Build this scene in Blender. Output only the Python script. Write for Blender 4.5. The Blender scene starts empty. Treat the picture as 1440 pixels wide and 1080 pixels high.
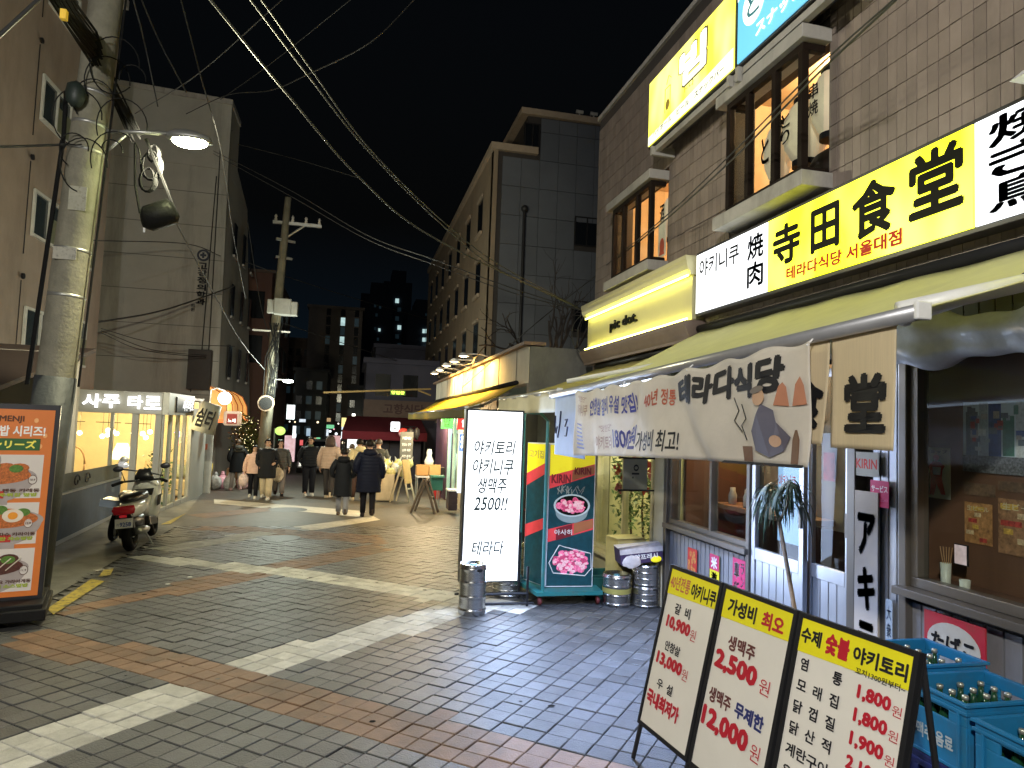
import bpy, math, random
import numpy as np
from mathutils import Vector, Matrix
random.seed(7)
S = bpy.context.scene
C = S.collection
R_ = math.radians

# ------------------------------------------------------------------ camera
F_PX, CX, CY, H, K = 960.0, 720.0, 540.0, 1.75, 0.02      # the street falls 2 cm per metre
def _n(v): return v / np.linalg.norm(v)
_roll = math.atan(.036); _d = (599 - CY) * math.cos(_roll)
_Z = _n(np.array([math.sin(_roll) * F_PX, math.cos(_roll) * F_PX, -_d]))
_Y = _n(np.array([495 - CX, CY - (599 - 225 * .036), -F_PX]))
_X = _n(np.cross(_Y, _Z)); _Y = np.cross(_Z, _X)
RM = np.array([_X, _Y, _Z])
def ray(x, y): return RM @ _n(np.array([x - CX, CY - y, -F_PX]))
def gz(y): return -K * y
def G(x, y):
    r = ray(x, y); t = -H / (r[2] + K * r[1]); return (t * r[0], t * r[1], H + t * r[2])
def atX(x, y, X): r = ray(x, y); t = X / r[0]; return (X, t * r[1], H + t * r[2])
def atY(x, y, Y): r = ray(x, y); t = Y / r[1]; return (t * r[0], Y, H + t * r[2])
cam_d = bpy.data.cameras.new('camera'); cam = bpy.data.objects.new('camera', cam_d); C.objects.link(cam)
cam_d.sensor_width = 36; cam_d.lens = F_PX / 1440 * 36; cam_d.clip_end = 2000; cam_d.clip_start = .05
m3 = Matrix([list(RM[0]), list(RM[1]), list(RM[2])])
cam.matrix_world = Matrix.Translation((0, 0, H)) @ m3.to_4x4()
S.camera = cam

# ------------------------------------------------------------------ night sky, moon, exposure
W = bpy.data.worlds.new('World'); S.world = W; W.use_nodes = True
wn = W.node_tree; wn.nodes.clear()
sky = wn.nodes.new('ShaderNodeTexSky'); sky.sky_type = 'NISHITA'; sky.sun_disc = False
sky.sun_elevation = R_(-4.0); sky.sun_rotation = R_(200); sky.air_density = 1.5; sky.dust_density = 1.0; sky.ozone_density = 1.5
bg = wn.nodes.new('ShaderNodeBackground'); bg.inputs['Strength'].default_value = .10
wo = wn.nodes.new('ShaderNodeOutputWorld')
# city glow: the night sky is a little bluer and brighter toward the horizon all round
tc = wn.nodes.new('ShaderNodeTexCoord'); sx = wn.nodes.new('ShaderNodeSeparateXYZ'); cr_ = wn.nodes.new('ShaderNodeValToRGB')
cr_.color_ramp.elements[0].position = 0; cr_.color_ramp.elements[0].color = (.0035, .0075, .0125, 1); cr_.color_ramp.elements[1].position = .28; cr_.color_ramp.elements[1].color = (.0010, .0014, .0015, 1)
wn.links.new(tc.outputs['Generated'], sx.inputs[0]); wn.links.new(sx.outputs[2], cr_.inputs[0])
bg2 = wn.nodes.new('ShaderNodeBackground'); ads = wn.nodes.new('ShaderNodeAddShader'); wn.links.new(cr_.outputs[0], bg2.inputs[0])
wn.links.new(sky.outputs[0], bg.inputs[0]); wn.links.new(bg.outputs[0], ads.inputs[0]); wn.links.new(bg2.outputs[0], ads.inputs[1]); wn.links.new(ads.outputs[0], wo.inputs[0])
def light(name, kind, loc, energy, color, size=.3, target=None, size_y=None, spot=None, blend=.6, parent=None):
    d = bpy.data.lights.new(name, kind); d.energy = energy; d.color = color
    if kind == 'AREA':
        d.size = size
        if size_y: d.shape = 'RECTANGLE'; d.size_y = size_y
    elif kind in ('POINT', 'SPOT'): d.shadow_soft_size = size
    if spot: d.spot_size = R_(spot); d.spot_blend = blend
    o = bpy.data.objects.new(name, d); C.objects.link(o); o.location = loc
    if target is not None:
        o.rotation_euler = (Vector(target) - Vector(loc)).to_track_quat('-Z', 'Y').to_euler()
    return o
sun = light('moonlight', 'SUN', (0, 0, 30), .012, (.7, .8, 1), target=(6, 14, 0)); sun.data.angle = R_(10)
S.view_settings.view_transform = 'Standard'; S.view_settings.look = 'None'
S.view_settings.exposure = 0.0; S.view_settings.gamma = 1.0; S.view_settings.use_curve_mapping = False
S.cycles.max_bounces = 6; S.cycles.diffuse_bounces = 3; S.cycles.glossy_bounces = 3; S.cycles.transmission_bounces = 4
S.cycles.transparent_max_bounces = 12; S.cycles.sample_clamp_indirect = 4; S.cycles.caustics_reflective = False; S.cycles.caustics_refractive = False
S.cycles.use_denoising = True

# ------------------------------------------------------------------ materials
MT = {}
def mat(name, col, rough=.6, metal=0, var=.12, scale=6, bump=0, bscale=40, island=0, emit=0, dirt=None, spec=None, stretch=None):
    if name in MT: return MT[name]
    m = bpy.data.materials.new(name); m.use_nodes = True; nt = m.node_tree; p = nt.nodes['Principled BSDF']
    p.inputs['Roughness'].default_value = rough; p.inputs['Metallic'].default_value = metal
    if spec is not None: p.inputs['Specular IOR Level'].default_value = spec
    geo = nt.nodes.new('ShaderNodeNewGeometry'); pos = geo.outputs['Position']
    if stretch:
        mp = nt.nodes.new('ShaderNodeMapping'); mp.inputs['Scale'].default_value = stretch
        nt.links.new(pos, mp.inputs[0]); pos = mp.outputs[0]
    nz = nt.nodes.new('ShaderNodeTexNoise'); nz.inputs['Scale'].default_value = scale; nz.inputs['Detail'].default_value = 5
    nz.inputs['Roughness'].default_value = .65
    nt.links.new(pos, nz.inputs['Vector'])
    cr = nt.nodes.new('ShaderNodeValToRGB'); cr.color_ramp.elements[0].position = .3; cr.color_ramp.elements[1].position = .7
    c = Vector(col)
    if spec is None and metal == 0 and max(col) < .03 and rough >= .4: p.inputs['Specular IOR Level'].default_value = .10
    cr.color_ramp.elements[0].color = (*(c * (1 - var)), 1); cr.color_ramp.elements[1].color = (*[min(1, t) for t in c * (1 + var)], 1)
    nt.links.new(nz.outputs['Fac'], cr.inputs[0]); out = cr.outputs[0]
    if island:
        mx = nt.nodes.new('ShaderNodeMix'); mx.data_type = 'RGBA'; mx.blend_type = 'MULTIPLY'; mx.inputs[0].default_value = 1
        oi = nt.nodes.new('ShaderNodeObjectInfo'); ad = nt.nodes.new('ShaderNodeMath'); ad.operation = 'ADD'
        nt.links.new(geo.outputs['Random Per Island'], ad.inputs[0]); nt.links.new(oi.outputs['Random'], ad.inputs[1])
        fr = nt.nodes.new('ShaderNodeMath'); fr.operation = 'FRACT'; nt.links.new(ad.outputs[0], fr.inputs[0])
        mr = nt.nodes.new('ShaderNodeMapRange'); mr.inputs['To Min'].default_value = 1 - island; mr.inputs['To Max'].default_value = 1 + island * .6
        nt.links.new(fr.outputs[0], mr.inputs[0])
        cb = nt.nodes.new('ShaderNodeCombineColor')
        for i in range(3): nt.links.new(mr.outputs[0], cb.inputs[i])
        nt.links.new(out, mx.inputs[6]); nt.links.new(cb.outputs[0], mx.inputs[7]); out = mx.outputs[2]
    if dirt:
        n2 = nt.nodes.new('ShaderNodeTexNoise'); n2.inputs['Scale'].default_value = dirt[1]; n2.inputs['Detail'].default_value = 8; n2.inputs['Roughness'].default_value = .7
        mp2 = nt.nodes.new('ShaderNodeMapping'); mp2.inputs['Scale'].default_value = dirt[3] if len(dirt) > 3 else (1, 1, 1)
        nt.links.new(geo.outputs['Position'], mp2.inputs[0]); nt.links.new(mp2.outputs[0], n2.inputs['Vector'])
        r2 = nt.nodes.new('ShaderNodeMapRange'); r2.inputs['From Min'].default_value = .5; r2.inputs['From Max'].default_value = .72; r2.inputs['To Max'].default_value = dirt[2]
        nt.links.new(n2.outputs['Fac'], r2.inputs[0])
        mx = nt.nodes.new('ShaderNodeMix'); mx.data_type = 'RGBA'; nt.links.new(r2.outputs[0], mx.inputs[0]); nt.links.new(out, mx.inputs[6])
        mx.inputs[7].default_value = (*dirt[0], 1); out = mx.outputs[2]
    nt.links.new(out, p.inputs['Base Color'])
    if emit:
        nt.links.new(out, p.inputs['Emission Color']); p.inputs['Emission Strength'].default_value = emit
    if bump:
        nb = nt.nodes.new('ShaderNodeTexNoise'); nb.inputs['Scale'].default_value = bscale; nb.inputs['Detail'].default_value = 4
        nt.links.new(pos, nb.inputs['Vector'])
        b = nt.nodes.new('ShaderNodeBump'); b.inputs['Strength'].default_value = bump; b.inputs['Distance'].default_value = .01
        nt.links.new(nb.outputs['Fac'], b.inputs['Height']); nt.links.new(b.outputs[0], p.inputs['Normal'])
    MT[name] = m; return m
def glow(name, col, strength, var=.06, scale=1.2, base=None, col2=None):
    """translucent plastic lit from inside: the tubes behind it leave it a little uneven"""
    if name in MT: return MT[name]
    m = bpy.data.materials.new(name); m.use_nodes = True; nt = m.node_tree; p = nt.nodes['Principled BSDF']
    p.inputs['Base Color'].default_value = (*(base or [t * .7 for t in col]), 1); p.inputs['Roughness'].default_value = .35
    geo = nt.nodes.new('ShaderNodeNewGeometry'); nz = nt.nodes.new('ShaderNodeTexNoise'); nz.inputs['Scale'].default_value = scale; nz.inputs['Detail'].default_value = 1
    nt.links.new(geo.outputs['Position'], nz.inputs['Vector'])
    mr = nt.nodes.new('ShaderNodeMapRange'); mr.inputs['To Min'].default_value = strength * (1 - var); mr.inputs['To Max'].default_value = strength * (1 + var)
    nt.links.new(nz.outputs['Fac'], mr.inputs[0]); nt.links.new(mr.outputs[0], p.inputs['Emission Strength'])
    p.inputs['Emission Color'].default_value = (*col, 1)
    if col2:      # paler where the tubes sit close behind the sheet
        n3 = nt.nodes.new('ShaderNodeTexNoise'); n3.inputs['Scale'].default_value = 2.6; n3.inputs['Detail'].default_value = 1
        mp = nt.nodes.new('ShaderNodeMapping'); mp.inputs['Scale'].default_value = (1, 1.2, .6); nt.links.new(geo.outputs['Position'], mp.inputs[0]); nt.links.new(mp.outputs[0], n3.inputs['Vector'])
        c3 = nt.nodes.new('ShaderNodeValToRGB'); c3.color_ramp.elements[0].position = .35; c3.color_ramp.elements[1].position = .68
        c3.color_ramp.elements[0].color = (*col, 1); c3.color_ramp.elements[1].color = (*col2, 1); nt.links.new(n3.outputs['Fac'], c3.inputs[0]); nt.links.new(c3.outputs[0], p.inputs['Emission Color'])
    MT[name] = m; return m
def glass(name, tint=(1, 1, 1), refl=.10, rough=.02):
    if name in MT: return MT[name]
    m = bpy.data.materials.new(name); m.use_nodes = True; nt = m.node_tree; nt.nodes.clear()
    o = nt.nodes.new('ShaderNodeOutputMaterial'); mx = nt.nodes.new('ShaderNodeMixShader'); t = nt.nodes.new('ShaderNodeBsdfTransparent'); g = nt.nodes.new('ShaderNodeBsdfGlossy')
    t.inputs[0].default_value = (*tint, 1); g.inputs['Roughness'].default_value = rough
    fr = nt.nodes.new('ShaderNodeFresnel'); fr.inputs[0].default_value = 1.45
    ad = nt.nodes.new('ShaderNodeMath'); ad.operation = 'MULTIPLY_ADD'; ad.inputs[1].default_value = .42; ad.inputs[2].default_value = refl * .15; ad.use_clamp = True
    geo = nt.nodes.new('ShaderNodeNewGeometry'); sb = nt.nodes.new('ShaderNodeMath'); sb.operation = 'SUBTRACT'; sb.inputs[0].default_value = 1
    nt.links.new(geo.outputs['Backfacing'], sb.inputs[1]); ml = nt.nodes.new('ShaderNodeMath'); ml.operation = 'MULTIPLY'
    nt.links.new(fr.outputs[0], ad.inputs[0]); nt.links.new(ad.outputs[0], ml.inputs[0]); nt.links.new(sb.outputs[0], ml.inputs[1]); nt.links.new(ml.outputs[0], mx.inputs[0])
    nt.links.new(t.outputs[0], mx.inputs[1]); nt.links.new(g.outputs[0], mx.inputs[2]); nt.links.new(mx.outputs[0], o.inputs[0])
    MT[name] = m; return m
def cloth(name, col, trans=.35, rough=.8, stretch=None, var=.06):
    """woven or vinyl sheet that lets some light through"""
    if name in MT: return MT[name]
    m = mat(name, col, rough, var=var, scale=5, bump=.15, bscale=60, stretch=stretch); nt = m.node_tree; p = nt.nodes['Principled BSDF']
    tr = nt.nodes.new('ShaderNodeBsdfTranslucent'); mx = nt.nodes.new('ShaderNodeMixShader'); mx.inputs[0].default_value = trans
    src = p.inputs['Base Color'].links[0].from_socket; nt.links.new(src, tr.inputs[0])
    o = [n for n in nt.nodes if n.type == 'OUTPUT_MATERIAL'][0]
    nt.links.new(p.outputs[0], mx.inputs[1]); nt.links.new(tr.outputs[0], mx.inputs[2]); nt.links.new(mx.outputs[0], o.inputs[0])
    return m

# ------------------------------------------------------------------ mesh helpers
class MB:
    def __init__(s, M=None): s.v = []; s.f = []; s.M = M; s.marks = []
    def add(s, vs, fs):
        b = len(s.v); s.marks.append((b, len(s.f)))
        if s.M is not None: vs = [tuple(s.M @ Vector(v)) for v in vs]
        s.v += [tuple(v) for v in vs]; s.f += [tuple(b + i for i in f) for f in fs]; return s
    def box(s, c, d, rz=0):
        x, y, z = d[0] / 2, d[1] / 2, d[2] / 2; cs, sn = math.cos(rz), math.sin(rz)
        P = [(-x, -y, -z), (x, -y, -z), (x, y, -z), (-x, y, -z), (-x, -y, z), (x, -y, z), (x, y, z), (-x, y, z)]
        return s.add([(c[0] + p[0] * cs - p[1] * sn, c[1] + p[0] * sn + p[1] * cs, c[2] + p[2]) for p in P],
                     [(0, 3, 2, 1), (4, 5, 6, 7), (0, 1, 5, 4), (1, 2, 6, 5), (2, 3, 7, 6), (3, 0, 4, 7)])
    def bx(s, x0, x1, y0, y1, z0, z1): return s.box(((x0 + x1) / 2, (y0 + y1) / 2, (z0 + z1) / 2), (abs(x1 - x0), abs(y1 - y0), abs(z1 - z0)))
    def hexa(s, P): return s.add(P, [(0, 3, 2, 1), (4, 5, 6, 7), (0, 1, 5, 4), (1, 2, 6, 5), (2, 3, 7, 6), (3, 0, 4, 7)])
    def pan(s, pl, u0, u1, v0, v1, n0, n1): return s.hexa([pl(u0, v0, n0), pl(u1, v0, n0), pl(u1, v0, n1), pl(u0, v0, n1), pl(u0, v1, n0), pl(u1, v1, n0), pl(u1, v1, n1), pl(u0, v1, n1)])
    def ngon(s, pl, pts, n0, n1=None):
        k = len(pts)
        if n1 is None: return s.add([pl(u, v, n0) for u, v in pts], [tuple(range(k))])
        vs = [pl(u, v, n0) for u, v in pts] + [pl(u, v, n1) for u, v in pts]
        return s.add(vs, [tuple(range(k))[::-1], tuple(range(k, 2 * k))] + [(i, (i + 1) % k, k + (i + 1) % k, k + i) for i in range(k)])
    def disc(s, pl, u, v, ru, rv, n0, n1=None, k=28): return s.ngon(pl, [(u + ru * math.cos(2 * math.pi * i / k), v + rv * math.sin(2 * math.pi * i / k)) for i in range(k)], n0, n1)
    def tube(s, pts, r, n=8, caps=True):
        pts = [Vector(p) for p in pts]; rs = r if isinstance(r, (list, tuple)) else [r] * len(pts); vs = []; fs = []
        up = None
        for i, p in enumerate(pts):
            t = (pts[min(i + 1, len(pts) - 1)] - pts[max(i - 1, 0)]).normalized()
            if up is None: up = Vector((0, 0, 1)) if abs(t.z) < .9 else Vector((1, 0, 0))
            a = t.cross(up).normalized(); b = a.cross(t).normalized(); up = b
            rr = rs[i]; ra, rb = rr if isinstance(rr, (tuple, list)) else (rr, rr)
            for k in range(n):
                w = 2 * math.pi * k / n; vs.append(p + a * ra * math.cos(w) + b * rb * math.sin(w))
        for i in range(len(pts) - 1):
            for k in range(n): fs.append((i * n + k, i * n + (k + 1) % n, (i + 1) * n + (k + 1) % n, (i + 1) * n + k))
        if caps: fs += [tuple(range(n))[::-1], tuple(range((len(pts) - 1) * n, len(pts) * n))]
        return s.add(vs, fs)
    def lathe(s, prof, c=(0, 0, 0), n=20, axis='z', caps=True):
        vs = []; fs = []
        for (r, z) in prof:
            for k in range(n):
                w = 2 * math.pi * k / n; x, y = r * math.cos(w), r * math.sin(w)
                q = (x, y, z) if axis == 'z' else ((z, x, y) if axis == 'x' else (x, z, y))
                vs.append((c[0] + q[0], c[1] + q[1], c[2] + q[2]))
        m = len(prof)
        for i in range(m - 1):
            for k in range(n): fs.append((i * n + k, i * n + (k + 1) % n, (i + 1) * n + (k + 1) % n, (i + 1) * n + k))
        if caps: fs += [tuple(range(n))[::-1], tuple(range((m - 1) * n, m * n))]
        return s.add(vs, fs)
    def loft(s, rings, n=16, caps=True):
        """rings: (cx, cy, z, rx, ry[, power])"""
        vs = []; fs = []
        for rg in rings:
            cx, cy, z, rx, ry = rg[:5]; pw = rg[5] if len(rg) > 5 else 1
            for k in range(n):
                w = 2 * math.pi * k / n; a, b = math.cos(w), math.sin(w)
                a = math.copysign(abs(a) ** pw, a); b = math.copysign(abs(b) ** pw, b); vs.append((cx + rx * a, cy + ry * b, z))
        m = len(rings)
        for i in range(m - 1):
            for k in range(n): fs.append((i * n + k, i * n + (k + 1) % n, (i + 1) * n + (k + 1) % n, (i + 1) * n + k))
        if caps: fs += [tuple(range(n))[::-1], tuple(range((m - 1) * n, m * n))]
        return s.add(vs, fs)
    def ball(s, c, r, n=12, m=8, jit=0):
        rx, ry, rz = r if isinstance(r, (tuple, list)) else (r, r, r); vs = []; fs = []
        for i in range(m + 1):
            ph = math.pi * i / m
            for k in range(n):
                w = 2 * math.pi * k / n; j = 1 + random.uniform(-jit, jit)
                vs.append((c[0] + rx * j * math.sin(ph) * math.cos(w), c[1] + ry * j * math.sin(ph) * math.sin(w), c[2] + rz * j * math.cos(ph)))
        for i in range(m):
            for k in range(n): fs.append((i * n + k, (i + 1) * n + k, (i + 1) * n + (k + 1) % n, i * n + (k + 1) % n))
        return s.add(vs, fs)
    def sheet(s, fn, nu, nv, thick=None):
        vs = [fn(i / nu, j / nv) for j in range(nv + 1) for i in range(nu + 1)]
        fs = [(j * (nu + 1) + i, j * (nu + 1) + i + 1, (j + 1) * (nu + 1) + i + 1, (j + 1) * (nu + 1) + i) for j in range(nv) for i in range(nu)]
        return s.add(vs, fs)
    def each(s, name, m, parent, **kw):
        """every piece added becomes an object of its own"""
        mk = s.marks + [(len(s.v), len(s.f))]
        for (v0, f0), (v1, f1) in zip(mk, mk[1:]):
            q = MB(); q.v = s.v[v0:v1]; q.f = [tuple(i - v0 for i in f) for f in s.f[f0:f1]]; q.build(name, m, parent, **kw)
    def build(s, name, m, parent=None, smooth=False, bevel=0, solid=0, kind=None, label=None, sub=0):
        me = bpy.data.meshes.new(name); off = Vector((0, 0, 0)); p = parent
        while p is not None: off += p.location; p = p.parent
        loc = Vector((0, 0, 0))
        if parent is None and s.v:
            a = np.array(s.v); lo = a.min(0); hi = a.max(0); loc = Vector(((lo[0] + hi[0]) / 2, (lo[1] + hi[1]) / 2, lo[2]))
        sh = off + loc
        me.from_pydata([(v[0] - sh.x, v[1] - sh.y, v[2] - sh.z) for v in s.v], [], s.f)
        ms = m if isinstance(m, (list, tuple)) else [m]
        for x in ms: me.materials.append(x)
        if smooth: me.polygons.foreach_set('use_smooth', [True] * len(me.polygons))
        me.update()
        o = bpy.data.objects.new(name, me); C.objects.link(o); o.location = loc
        if parent is not None: o.parent = parent
        if bevel:
            b = o.modifiers.new('bevel', 'BEVEL'); b.width = bevel; b.segments = 2; b.limit_method = 'ANGLE'; b.angle_limit = R_(40)
        if solid:
            b = o.modifiers.new('solid', 'SOLIDIFY'); b.thickness = solid; b.offset = 0
        if sub:
            b = o.modifiers.new('sub', 'SUBSURF'); b.levels = sub; b.render_levels = sub
        if kind: o['kind'] = kind
        if label: o['label'] = label
        return o
def thing(name, label, cat, loc=(0, 0, 0), group=None):
    o = bpy.data.objects.new(name, None); C.objects.link(o); o.location = loc; o.empty_display_size = .1
    o['label'] = label; o['category'] = cat
    if group: o['group'] = group
    return o
def tag(o, label, cat, group=None):
    o['label'] = label; o['category'] = cat
    if group: o['group'] = group
    return o
def struct(o): o['kind'] = 'structure'; return o
def copy_tree(o, parent=None):
    c = o.copy(); C.objects.link(c); c.parent = parent
    for ch in list(o.children): copy_tree(ch, c)
    return c
def plane(P, U, V):
    P, U, V = Vector(P), Vector(U).normalized(), Vector(V).normalized(); N = U.cross(V)
    f = lambda u, v, n=0: tuple(P + U * u + V * v + N * n)
    f.P, f.U, f.V, f.N = P, U, V, N; return f
def RW(y0, z0, x): return plane((x, y0, z0), (0, -1, 0), (0, 0, 1))       # a plane on the right-hand walls, u runs towards the camera
def FW(x0, z0, y): return plane((x0, y, z0), (1, 0, 0), (0, 0, 1))       # a plane facing the camera
def LW(y0, z0, x): return plane((x, y0, z0), (0, 1, 0), (0, 0, 1))       # a plane on the left-hand walls

_tx = {}
def text_mesh(body, bold, ext):
    if bold > .012 and ext == 0:      # heavy strokes: the same outline laid a few times side by side, never swollen into itself
        k = (body, bold, 'heavy')
        if k not in _tx:
            a, f = text_mesh(body, .0, 0); A = [a]; Fc = list(f); n = 6
            for i in range(n):
                w = 2 * math.pi * i / n + .3; b = a.copy(); b[:, 0] += bold * .85 * math.cos(w); b[:, 1] += bold * .85 * math.sin(w); b[:, 2] += .00012 * (i + 1); Fc += [tuple(q + len(a) * (i + 1) for q in p) for p in f]; A.append(b)
            _tx[k] = (np.concatenate(A), Fc)
        return _tx[k]
    k = (body, bold, ext)
    if k not in _tx:
        c = bpy.data.curves.new('text', 'FONT'); c.body = body; c.offset = bold; c.resolution_u = 2; c.extrude = ext
        o = bpy.data.objects.new('text', c); me = bpy.data.meshes.new_from_object(o)
        a = np.zeros(len(me.vertices) * 3); me.vertices.foreach_get('co', a); a = a.reshape(-1, 3)
        _tx[k] = (a, [tuple(p.vertices) for p in me.polygons])
        bpy.data.objects.remove(o); bpy.data.curves.remove(c); bpy.data.meshes.remove(me)
    return _tx[k]
def text(body, pl, rect, m, parent, bold=.02, ext=0, n=.004, shear=0, name='lettering', fn=None, label=None, rot=0):
    """flat lettering fitted into rect=(u0,v0,u1,v1) on a plane"""
    mb = MB()
    a, f = text_mesh(body, bold, ext)
    a = a.copy()
    if len(a) == 0: return None
    if rot: a[:, 0], a[:, 1] = a[:, 1].copy(), -a[:, 0].copy()
    lo = a.min(0); hi = a.max(0); u0, v0, u1, v1 = rect
    for i, (k0, k1) in enumerate(((u0, u1), (v0, v1))): a[:, i] = k0 + (a[:, i] - lo[i]) / max(1e-6, hi[i] - lo[i]) * (k1 - k0)
    a[:, 0] += shear * (a[:, 1] - v0)
    P = fn or pl
    mb.add([P(x, y, n + (z + ext)) for x, y, z in a], f)
    return mb.build(name, m, parent, label=label)
def vtext(body, pl, rect, m, parent, gap=.12, **kw):
    """letters stacked one under another, joined as one piece of lettering"""
    u0, v0, u1, v1 = rect; k = len(body); hh = (v1 - v0) / k; mb = MB(); bold = kw.get('bold', .02); n = kw.get('n', .004)
    for i, ch in enumerate(body):
        a, f = text_mesh(ch, bold, 0); a = a.copy(); lo = a.min(0); hi = a.max(0); t1 = v1 - i * hh; t0 = t1 - hh * (1 - gap)
        for j, (p, q) in enumerate(((u0, u1), (t0, t1))): a[:, j] = p + (a[:, j] - lo[j]) / max(1e-6, hi[j] - lo[j]) * (q - p)
        mb.add([pl(x, y, n) for x, y, z in a], f)
    return mb.build(kw.get('name', 'lettering'), m, parent)
# ------------------------------------------------------------------ ground
asph = mat('asphalt', (.042, .041, .038), .8, var=.25, scale=3, bump=.3, bscale=80)
jointm = mat('joint_sand', (.022, .021, .02), .95, var=.2)
tileg = mat('paver_grey', (.074, .075, .077), .38, var=.22, scale=7, bump=.7, bscale=120, island=.36, dirt=((.035, .034, .032), 1.1, .75), spec=.5)
tileo = mat('paver_orange', (.20, .118, .070), .55, var=.2, scale=7, bump=.6, bscale=110, island=.22, dirt=((.08, .065, .05), 1.3, .75), spec=.45)
tilew = mat('paver_white', (.52, .505, .455), .55, var=.16, scale=14, bump=.6, bscale=120, island=.22, dirt=((.13, .12, .11), 2.0, .75), spec=.4)
paver_far = mat('paver_far', (.10, .092, .08), .55, var=.2, scale=5, bump=.6, bscale=60, dirt=((.05, .05, .05), 1.5, .5))
concrete = mat('concrete', (.17, .165, .15), .75, var=.2, scale=3, bump=.4, bscale=50, dirt=((.06, .06, .055), 2, .7))
yellowp = mat('road_yellow', (.46, .35, .06), .75, var=.3, scale=12, bump=.5, dirt=((.10, .095, .08), 14, 1.6))
dark = mat('dark_metal', (.02, .02, .022), .4, var=.1)

road = MB()
ys = [-40, -5, 60, 400]
for i in range(3):
    a, b = ys[i], ys[i + 1]; za = gz(min(a, 60)) - .014; zb = gz(min(b, 60)) - .014
    road.add([(-150, a, za), (150, a, za), (150, b, zb), (-150, b, zb)], [(0, 1, 2, 3)])
road = struct(road.build('road', asph))
def poly(pts): return [G(*p)[:2] for p in pts]
BANDS = [('o', poly([(17, 905), (53, 882), (314, 931), (400, 952), (622, 1002), (792, 1047), (1000, 1105), (760, 1105), (657, 1072), (400, 1002), (292, 974), (156, 943)])),
         ('w', poly([(0, 1034), (228, 961), (294, 975), (25, 1078), (-80, 1115), (-80, 1062)])),
         ('w', poly([(314, 931), (640, 843), (705, 853), (383, 946)])),
         ('w', poly([(200, 779), (420, 800), (640, 832), (760, 848), (750, 862), (600, 845), (380, 808), (175, 785)])),
         ('o', poly([(90, 855), (194, 832), (379, 791), (525, 763), (549, 772), (418, 801), (97, 866)])),
         ('w', poly([(214, 770), (370, 746), (389, 751), (233, 776)])),
         ('o', poly([(292, 737), (535, 753), (549, 766), (272, 744)])),
         ('w', poly([(301, 702), (515, 719), (505, 727), (301, 708)])),
         ('w', poly([(413, 741), (525, 726), (535, 731), (440, 746)])),
         ('o', poly([(262, 724), (380, 713), (385, 718), (290, 729)]))]
def inside(x, y, P):
    r = False; j = len(P) - 1
    for i in range(len(P)):
        if (P[i][1] > y) != (P[j][1] > y) and x < (P[j][0] - P[i][0]) * (y - P[i][1]) / (P[j][1] - P[i][1]) + P[i][0]: r = not r
        j = i
    return r
TS = .152; A1 = R_(-40); d1 = (math.cos(A1), math.sin(A1)); d2 = (-math.sin(A1), math.cos(A1)); base = G(292, 974)
tiles = []
for i in range(-140, 140):
    for j in range(-140, 140):
        x = base[0] + d1[0] * TS * i + d2[0] * TS * (j + .5); y = base[1] + d1[1] * TS * i + d2[1] * TS * (j + .5)
        if 1.0 < y < 13.5 and -2.72 - .02 * y < x < 3.32:
            cl = 'g'
            for c, P in BANDS:
                if inside(x, y, P): cl = c; break
            tiles.append((x, y, cl))
tiles.sort(key=lambda t: abs(t[0] - .4) * .6 + abs(t[1] - 3.1))
tm = {'g': tileg, 'o': tileo, 'w': tilew}
def tile_geo(mb, x, y, dz, hw, ch=.004):
    P = []
    for (h, z) in ((hw, -.013), (hw, -.004 + dz), (hw - ch, dz)):
        for a, b in ((-1, -1), (1, -1), (1, 1), (-1, 1)):
            px = x + d1[0] * h * a + d2[0] * h * b; py = y + d1[1] * h * a + d2[1] * h * b
            P.append((px, py, gz(py) + z))
    fs = [(8, 9, 10, 11)]
    for q in (0, 4):
        for k in range(4): fs.append((q + k, q + (k + 1) % 4, q + 4 + (k + 1) % 4, q + 4 + k))
    mb.add(P, fs)
protos = {}
for n, (x, y, cl) in enumerate(tiles[:298]):
    if cl not in protos:
        mb = MB(); tile_geo(mb, 0, 0, 0, TS / 2 - .0035); o = mb.build('paving_tile', tm[cl], road); o.location = (0, 0, 0)
        me = o.data; protos[cl] = me
        for v in me.vertices: v.co += road.location
        bpy.data.objects.remove(o)
    o = bpy.data.objects.new('paving_tile', protos[cl]); C.objects.link(o); o.parent = road
    o.location = Vector((x, y, gz(y) + random.choice((0, 0, 0, -.004)) + random.uniform(-.003, .0015))) - road.location
    o.rotation_euler = (random.uniform(-.016, .016), random.uniform(-.016, .016), random.uniform(-.018, .018))
for cl in 'gow':
    mb = MB()
    for x, y, c in tiles[298:]:
        if c == cl: tile_geo(mb, x, y, random.choice((0, 0, 0, -.004)) + random.uniform(-.003, .0015), TS / 2 - random.uniform(.002, .005))
    mb.build('paving', tm[cl], road, kind='stuff')
def strip(name, pts, m, dz, parent=road):
    mb = MB(); mb.add([(p[0], p[1], gz(p[1]) + dz) for p in pts], [tuple(range(len(pts)))]); return mb.build(name, m, parent)
strip('far_paving', [(-4.2, 13.5), (3.6, 13.5), (4.5, 60), (-5, 60)], paver_far, -.003)
for c, P in BANDS[7:8] + BANDS[8:10]: strip('paving_band', P, tm[c], .001)
gutter = MB(); gutter.add([(-12, -6, gz(-6) - .004), (-2.66, -6, gz(-6) - .004), (-3.0, 13.5, gz(13.5) - .004), (-4.0, 21, gz(21) + .001), (-12, 21, gz(21) + .001)], [(0, 1, 2, 3, 4)])
tag(struct(gutter.build('gutter', concrete)), 'worn grey concrete strip along the left side of the street', 'gutter')
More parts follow.
